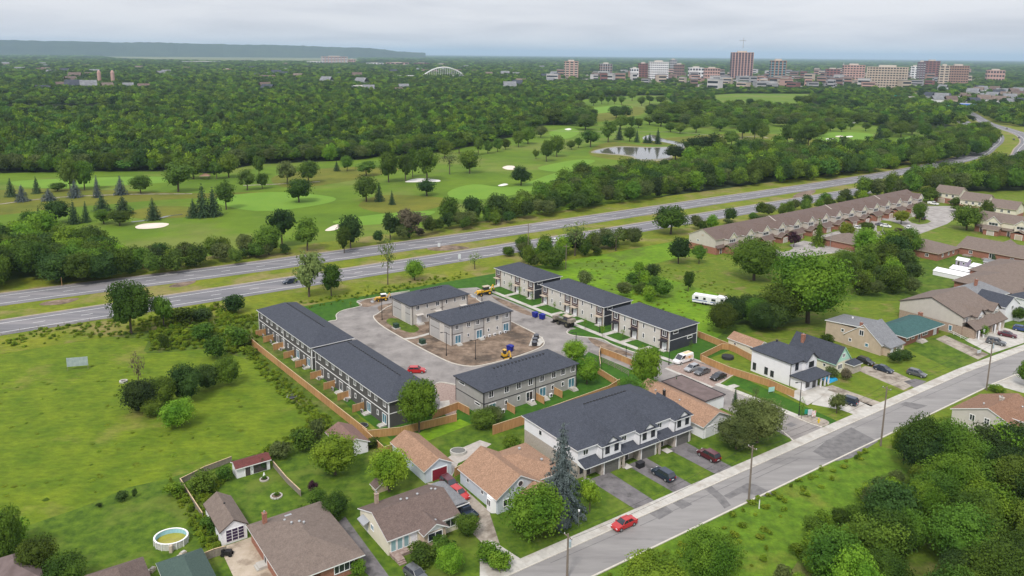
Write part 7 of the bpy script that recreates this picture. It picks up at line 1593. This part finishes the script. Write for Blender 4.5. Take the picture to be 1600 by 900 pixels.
for i, (px, py) in enumerate(((930, 576), (925, 582), (357, 868))):
    x, y = G(px, py); rt = root('patio_parasol' if i < 2 else 'motor_mower', ['folded purple parasol in the small garden', 'tan parasol pole in the small garden', 'black ride on mower at the white garage'][i], ['parasol', 'parasol', 'mower'][i], (x, y))
    if i < 2: obj('pole', MB().cyl((0, 0, 0), (0, 0, 2.6), .04, .04, 6), M_tt, rt); obj('canopy', MB().cyl((0, 0, 1.5), (0, 0, 2.5), .45 if i == 0 else .2, .06, 8), [mat('parasol_purple', (.12, .03, .12), rough=.8), M_tt][i], rt)
    else:
        obj('hood', MB().box(-.5, .5, -.4, .4, .3, .9), M_black, rt); obj('seat', MB().box(-1.0, -.6, -.25, .25, .5, 1.0), M_tyre, rt)
        for a in (-.8, .4):
            for q in (-.4, .4): obj('wheel', MB().cyl((a, q - .1, .28), (a, q + .1, .28), .28, .28, 10), M_tyre, rt)

# ------------------------------------------------------------ the distant city
def facing(x, y): return math.atan2(y, x) - math.pi / 2
def tower(x0, x1, yb, yt, m, floors, bays, label, side=None, turn=12, roofm_=None, group=None, depth=None):
    cx = (x0 + x1) / 2; x, y = G(cx, yb); d = np.array([x, y, -H]) @ AF; w = (x1 - x0) * d / F; lo_, hi_ = 2., 300.
    for _ in range(26):
        md = (lo_ + hi_) / 2
        if PX(x, y, md)[1] > yt: lo_ = md
        else: hi_ = md
    h = lo_; dep = depth or min(w * .5, 30); rt = root('office_building' if floors > 3 else 'city_building', label, 'building', (x, y), facing(x, y) + R(turn), group)
    w *= .93; b = MB().box(-w / 2, w / 2, 0, dep, 0, h); obj('wall', b, m, rt); fh = h / floors
    for k in range(floors):
        z = fh * (k + .32); obj('window_row', MB().box(-w / 2 + w * .03, w / 2 - w * .03, -.25, -.05, z, z + fh * .48).box(w / 2 + .05, w / 2 + .25, dep * .06, dep * .94, z, z + fh * .48).box(-w / 2 - .25, -w / 2 - .05, dep * .06, dep * .94, z, z + fh * .48), M_glass, rt)
    for k in range(bays + 1):
        q = -w / 2 + w * k / bays; t = w / bays * .16; obj('pier', MB().box(max(q - t, -w / 2), min(q + t, w / 2), -.6, 0, 0, h + .3), side or m, rt)
    obj('penthouse', MB().box(-w * .22, w * .2, dep * .25, dep * .75, h, h + min(5, h * .12)), roofm_ or M_wtaup, rt); obj('parapet', MB().box(-w / 2 - .3, w / 2 + .3, -.7, dep + .3, h - .5, h + .5), side or m, rt)
    return rt
K = lambda n, c: mat('facade_' + n, c, tuple(v * 1.15 for v in c), .05, .9)
f_be, f_rd, f_wh, f_br, f_pl, f_sa, f_gr, f_tl = K('beige', (.42, .35, .28)), K('red', (.20, .09, .08)), K('white', (.62, .62, .62)), K('brown', (.20, .13, .11)), K('plum', (.16, .10, .12)), K('salmon', (.42, .27, .23)), K('grey', (.30, .30, .31)), K('teal', (.12, .22, .25))  # red is desaturated: distance haze is put into the facade colour
f_or = K('orange_brick', (.30, .19, .15))  # brick greyed too, haze mixed into its base colour
tower(882, 904, 124, 96, f_be, 8, 3, 'beige tower with dark middle strip at the left of the skyline', f_sa)
tower(937, 957, 121, 100, f_br, 5, 5, 'low grey brown block right of the beige tower', f_gr)
tower(985, 998, 125, 107, f_wh, 3, 3, 'small white block left of the red brick block'); tower(997, 1012, 124, 99.5, f_rd, 7, 3, 'narrow red brick block left of the white slab')
tower(1014, 1045, 125, 97, f_wh, 8, 9, 'white gridded office slab in the skyline'); tower(1046, 1057, 116, 93.5, f_gr, 6, 3, 'pale block peeping over the white slab'); tower(1053, 1069, 122, 101, f_br, 5, 4, 'dark brown block right of the white slab')
tower(1076, 1100, 124, 106, f_wh, 3, 5, 'long low white block in the middle of the skyline'); tower(1100, 1125, 126, 107, f_sa, 4, 6, 'brown arcaded block left of the tallest tower')
rt = tower(1141, 1176, 127, 82, f_pl, 16, 7, 'tallest plum coloured tower of the skyline', f_sa); x, y = G(1160, 127); obj('roof_mast', MB().cyl((0, 8, 100), (0, 8, 132), .7, .5, 6).box(-12, 8, 7.6, 8.4, 122, 123.5), M_galv, rt)
tower(1202, 1227, 134, 95, f_tl, 10, 4, 'teal glass and red brick tower right of the tallest tower', f_or); tower(1317, 1350, 128, 102, f_sa, 7, 7, 'salmon brick apartment slab right of the steeple')
tower(1352, 1415, 139, 105, f_be, 9, 14, 'wide beige balconied apartment block', f_be, -4); tower(1422, 1434, 126, 104, f_wh, 6, 2, 'narrow white block left of the dark tower'); tower(1432, 1444, 128, 97, f_gr, 9, 3, 'dark blue grey narrow tower', f_pl); tower(1443, 1466, 125, 95.5, f_rd, 9, 4, 'dark red brick slab behind the wide beige block')
tower(1466, 1481, 133, 103, f_be, 8, 2, 'pale windowless end of the brown gridded slab'); tower(1481, 1511, 133, 103, f_or, 8, 8, 'brown gridded apartment slab at the right of the skyline')
tower(1542, 1568, 128, 110, f_sa, 3, 6, 'long low pink building at the right of the skyline'); tower(1290, 1312, 124, 108, f_rd, 4, 4, 'dark red low block behind the steeple')
# hospital and big sheds far left
tower(502, 545, 102, 88.5, f_wh, 5, 8, 'large white and red hospital block on the far left plain', f_sa); tower(480, 505, 102, 96, f_wh, 2, 5, 'low white wing left of the far hospital'); tower(545, 556, 101, 93, f_sa, 3, 3, 'pink wing right of the far hospital')
for i, (a, b_, c, d_) in enumerate([(572, 600, 104, 98.5), (602, 640, 104, 98), (646, 672, 104, 98.5), (675, 702, 105, 100)]): tower(a, b_, c, d_, [f_wh, f_sa, f_rd, f_sa][i], 2, 5, ['first', 'second', 'third', 'fourth'][i] + ' of the long low store buildings right of the far hospital', turn=4)
tower(285, 345, 100, 96, f_wh, 2, 8, 'long pale greenhouse roofs on the far left plain', turn=3); tower(102, 126, 128, 121, f_wh, 2, 6, 'long white low building in the woods at far left'); tower(550, 578, 145, 134.5, f_wh, 2, 5, 'pale low school block in the woods left of the arch bridge'); tower(350, 362, 116, 108, f_sa, 2, 3, 'small pink building in the far left woods')
for i, px in enumerate((156, 177)):
    x, y = G(px, 132); rt = root('church_tower', ['left', 'right'][i] + ' one of two pinkish domed towers in the left woods', 'tower', (x, y)); obj('shaft', MB().cyl((0, 0, 0), (0, 0, 26), 4, 4, 12), f_sa, rt); obj('dome', MB().cyl((0, 0, 26), (0, 0, 30), 4.3, 2.8, 12).cyl((0, 0, 30), (0, 0, 32), 2.8, .4, 12), f_sa, rt)
x, y = G(1316.5, 122); rt = root('church', 'white church steeple left of the salmon slab', 'church', (x, y)); obj('nave', MB().box(-8, 8, 0, 30, 0, 14), f_sa, rt); obj('steeple', MB().cyl((0, 0, 0), (0, 0, 28), 3, 3, 6).cyl((0, 0, 28), (0, 0, 58), 3, .2, 6), f_wh, rt)
# low city blocks
rr = random.Random(21); LC = [f_be, f_rd, K('pale', (.45, .44, .43)), f_br, f_sa, f_gr, f_or, f_gr, f_be]
lowm = {}
for k, m in enumerate(LC):
    w = MB().box(-.5, .5, -.5, .5, 0, 1).mesh('wall', m); g_ = MB().box(-.46, .46, -.51, -.5, .25, .45).box(-.46, .46, -.51, -.5, .65, .85).mesh('window_row', M_glass); lowm[k] = (w, g_, MB().box(-.52, .52, -.52, .52, 1, 1.06).mesh('roof', [M_rgrey, M_rflat, f_gr][k % 3]))
cnt = 0
while cnt < 175:
    px, py = rr.uniform(842, 1565), rr.uniform(114, 142)
    if not inside(px, py, CITY): continue
    x, y = G(px, py); k = rr.randrange(9); d = math.hypot(x, y); w = rr.uniform(14, 34); 
    rt = root('city_building', 'low flat roofed building among the distant downtown blocks', 'building', (x, y), facing(x, y) + rr.uniform(-.6, .6), 'low buildings of the distant downtown'); rt.scale = (w, rr.uniform(12, 24), rr.uniform(13, 26))
    for j, nm in enumerate(('wall', 'window_row', 'roof')): obj(nm, lowm[k][j], parent=rt)
    cnt += 1
# scattered houses in the far woods and by the blue sheds
hm = []
for k, (a, b_) in enumerate([(f_wh, M_rgrey), (f_be, M_rbrown), (f_wh, M_rtaup), (f_wh, M_rgrey), (f_gr, M_rchar)]):
    r_ = MB(); r_.add([(-.55, -.56, .55), (.55, -.56, .55), (.55, 0, 1.0), (-.55, 0, 1.0), (.55, .56, .55), (-.55, .56, .55)], [(0, 1, 2, 3), (3, 2, 4, 5)]); hm.append((MB().box(-.5, .5, -.5, .5, 0, .58).mesh('wall', a), r_.mesh('roof', b_)))
def farhouse(px, py, k, s=1., label=None, group=None):
    x, y = G(px, py); rt = root('house', label or 'tiny pale house half hidden in the distant woodland', 'house', (x, y), facing(x, y) + rr.uniform(-.8, .8), group or 'houses scattered in the distant woodland'); rt.scale = (16 * s, 11 * s, 13 * s)
    obj('wall', hm[k][0], parent=rt); obj('roof', hm[k][1], parent=rt)
for _ in range(95): farhouse(rr.uniform(0, 880), rr.choice([rr.uniform(101, 128), rr.uniform(104, 150)]), rr.randrange(5), rr.uniform(1., 1.7))
for _ in range(34): farhouse(rr.uniform(1450, 1600), rr.uniform(140, 168), rr.randrange(5), rr.uniform(.9, 1.3), 'pale house of the suburb beyond the highway at upper right', 'houses of the suburb at upper right')
for i, (px, py, w, m) in enumerate([(1526, 172, 46, mat('roof_blue', (.02, .12, .50), rough=.5)), (1592, 171, 34, mat('roof_blue', (.02, .12, .50))), (1468, 174, 24, mat('roof_mint', (.06, .38, .20), rough=.6)), (1506, 170, 18, f_or), (1575, 172, 20, f_or)]):
    x, y = G(px, py); rt = root('warehouse', ['long bright blue roofed store by the highway', 'second blue roofed store at the right edge', 'small mint green roofed building left of the blue store', 'orange fronted store beside the long blue one', 'orange fronted store between the blue ones'][i], 'building', (x, y), facing(x, y)); obj('wall', MB().box(-w / 2, w / 2, 0, 18, 0, 7), m if i in (3, 4) else f_wh, rt); obj('roof', MB().box(-w / 2 - .5, w / 2 + .5, -1.2, 18.5, 5.2 if i < 3 else 7, 8), m if i < 3 else f_gr, rt)
# arch bridge
x, y = G(694, 126); d = np.array([x, y, -H]) @ AF; k = d / F; rt = root('arch_bridge', 'pale steel arch bridge rising above the distant trees', 'bridge', (x, y), facing(x, y) + R(6)); n = 24; sp_w = 34 * k
zd = 8 * k; ha = 12.5 * k
for q in (0, 9):
    pts = [(-sp_w + 2 * sp_w * i / n, q, zd - 3 + (ha + 3) * (1 - ((i - n / 2) / (n / 2)) ** 2)) for i in range(n + 1)]; b = MB()
    for i in range(n): b.cyl(pts[i], pts[i + 1], 1.5, 1.5, 6)
    obj('arch', b, f_wh, rt)
    for i in range(2, n - 1): obj('hanger', MB().cyl(pts[i], (pts[i][0], q, zd), .35, .35, 4), f_wh, rt)
obj('deck', MB().box(-95 * k, 38 * k, -1, 10, zd - 2, zd), f_wh, rt)
for i in range(9): obj('bridge_pier', MB().box(-92 * k + i * 7.4 * k, -92 * k + i * 7.4 * k + 2.4, 1, 8, 0, zd - 2), f_gr, rt)
# overpass with sign
x, y = G(1400, 157); d = np.array([x, y, -H]) @ AF; k = d / F; rt = root('overpass', 'long concrete overpass crossing the highway below downtown', 'bridge', (x, y), facing(x, y) - R(10)); obj('deck', MB().box(-46 * k, 42 * k, 0, 12, 5.6, 7.4), f_gr, rt); obj('barrier', MB().box(-46 * k, 42 * k, -.3, 0, 5.6, 8.4), M_conc, rt)
for i in range(6): obj('bridge_pier', MB().box(-38 * k + i * 15 * k, -38 * k + i * 15 * k + 1.6, 1, 10, 0, 5.6), f_gr, rt)
obj('sign_panel', MB().box(-3 * k, 8 * k, -.7, -.4, 4.5, 9.5), M_signg, rt)
ribbon('far_road', gp((1378, 152), (1392, 160), (1404, 166)), 12, -12, .12, .12, M_hwy)
# escarpment on the left horizon
E_ = [(-260, 58), (0, 62.5), (90, 64), (180, 66), (250, 66.5), (300, 68), (400, 70), (470, 71.5), (520, 73.5), (580, 75.3), (602, 77.6), (622, 80.5), (670, 83)]
b = MB(); rings = []
for px, yt in E_:
    dd = 12500.; a = G(px, 110); t = dd / math.hypot(*a); ax, ay = a[0] * t, a[1] * t; lo_, hi_ = 0., 500.
    for _ in range(24):
        md = (lo_ + hi_) / 2
        if PX(ax, ay, md)[1] > yt: lo_ = md
        else: hi_ = md
    f = 1 / dd; rings.append([(ax * (1 - 900 * f), ay * (1 - 900 * f), -2), (ax, ay, lo_ + 1), (ax * 1.1, ay * 1.1, lo_ + 3), (ax * 1.2, ay * 1.2, -2)])
# refine with irregular ridge line
rg = np.random.default_rng(3); fine = []
for i in range(len(rings) - 1):
    for q in range(10):
        t = q / 10; fine.append([tuple(np.array(rings[i][j]) * (1 - t) + np.array(rings[i + 1][j]) * t + (np.array([0, 0, rg.normal(0, 3)]) if j in (1, 2) else 0)) for j in range(4)])
obj('hill', MB().loft(fine), mat('wooded_hill', (.012, .026, .012), (.028, .048, .018), .004, 1, coord='World', detail=8), kind='structure')
# far plain rises a little: second low ridge right of the escarpment
# ------------------------------------------------------------ haze
hm_ = bpy.data.materials.new('haze_air'); hm_.use_nodes = True; t_ = hm_.node_tree
for n_ in list(t_.nodes): t_.nodes.remove(n_)
pv = N(t_, 'ShaderNodeVolumePrincipled'); pv.inputs['Color'].default_value = (.60, .79, 1, 1); pv.inputs['Density'].default_value = 5.0e-5; pv.inputs['Anisotropy'].default_value = .2
oo = N(t_, 'ShaderNodeOutputMaterial'); t_.links.new(pv.outputs[0], oo.inputs['Volume'])
obj('haze', MB().box(-61000, 61000, -2600, 61000, -1, 330), hm_, kind='stuff')

# ------------------------------------------------------------ labels of the single golf course and hedge trees
LAND = [('the round bunker', 238, 353), ('the central white bunker', 660, 282), ('the small bunker by the hedge', 519, 357), ('the middle fairway bunker', 794, 262), ('the pond', 1000, 240), ('the upper pond arm', 1040, 222), ('the lone small bunker above the fairway', 888, 201), ('the right hand bunker', 1232, 237), ('the far group of bunkers', 1310, 214), ('the far left fairway', 120, 282), ('the far green', 945, 174), ('the golf shelter', 1374, 230), ('the small hut', 313, 278), ('the pale far bunker', 1331, 191)]
LW = [(n, G(a, b)) for n, a, b in LAND]
cnt_ = {}; nn = {}
for t, kind, m in TREES:
    if t['label']: continue
    x, y = t.location.x, t.location.y; best = min(LW, key=lambda l: math.hypot(l[1][0] - x, l[1][1] - y)); d = math.hypot(best[1][0] - x, best[1][1] - y)
    ddx, ddy = x - best[1][0], y - best[1][1]; dr = ('right of' if ddx > 0 else 'left of') if abs(ddx) > abs(ddy) else ('behind' if ddy > 0 else 'in front of')
    look = {'spruce': 'pointed', 'airy': 'thin', 'umbrella': 'spreading', 'oval': 'upright', 'round': 'round', 'bush': 'low'}.get(kind, 'leafy'); tone = {L_mid: 'green', L_golf: 'mid green', L_dark: 'dark green', L_olive: 'olive', L_sprb: 'blue grey', L_sprg: 'dark', L_pale: 'pale', L_brown: 'brownish', L_light: 'bright green'}[m]
    cnt_.setdefault((look, tone, 'spruce' if 'spruce' in kind else 'tree', dr, best[0]), []).append((d, t))
O_ = ['', 'second ', 'third ', 'fourth ', 'fifth ', 'sixth ', 'seventh ', 'eighth ', 'ninth ', 'tenth ']
for (look, tone, kd, dr, ld), l in cnt_.items():
    l.sort(key=lambda q: q[0])
    for i, (d, t) in enumerate(l):
        if t.location.z or True:
            t['label'] = f'{look} {tone} {kd}, {O_[min(i, 9)]}nearest one {dr} {ld}'.replace('nearest one', 'nearest'); t['group'] = 'trees of the golf course'
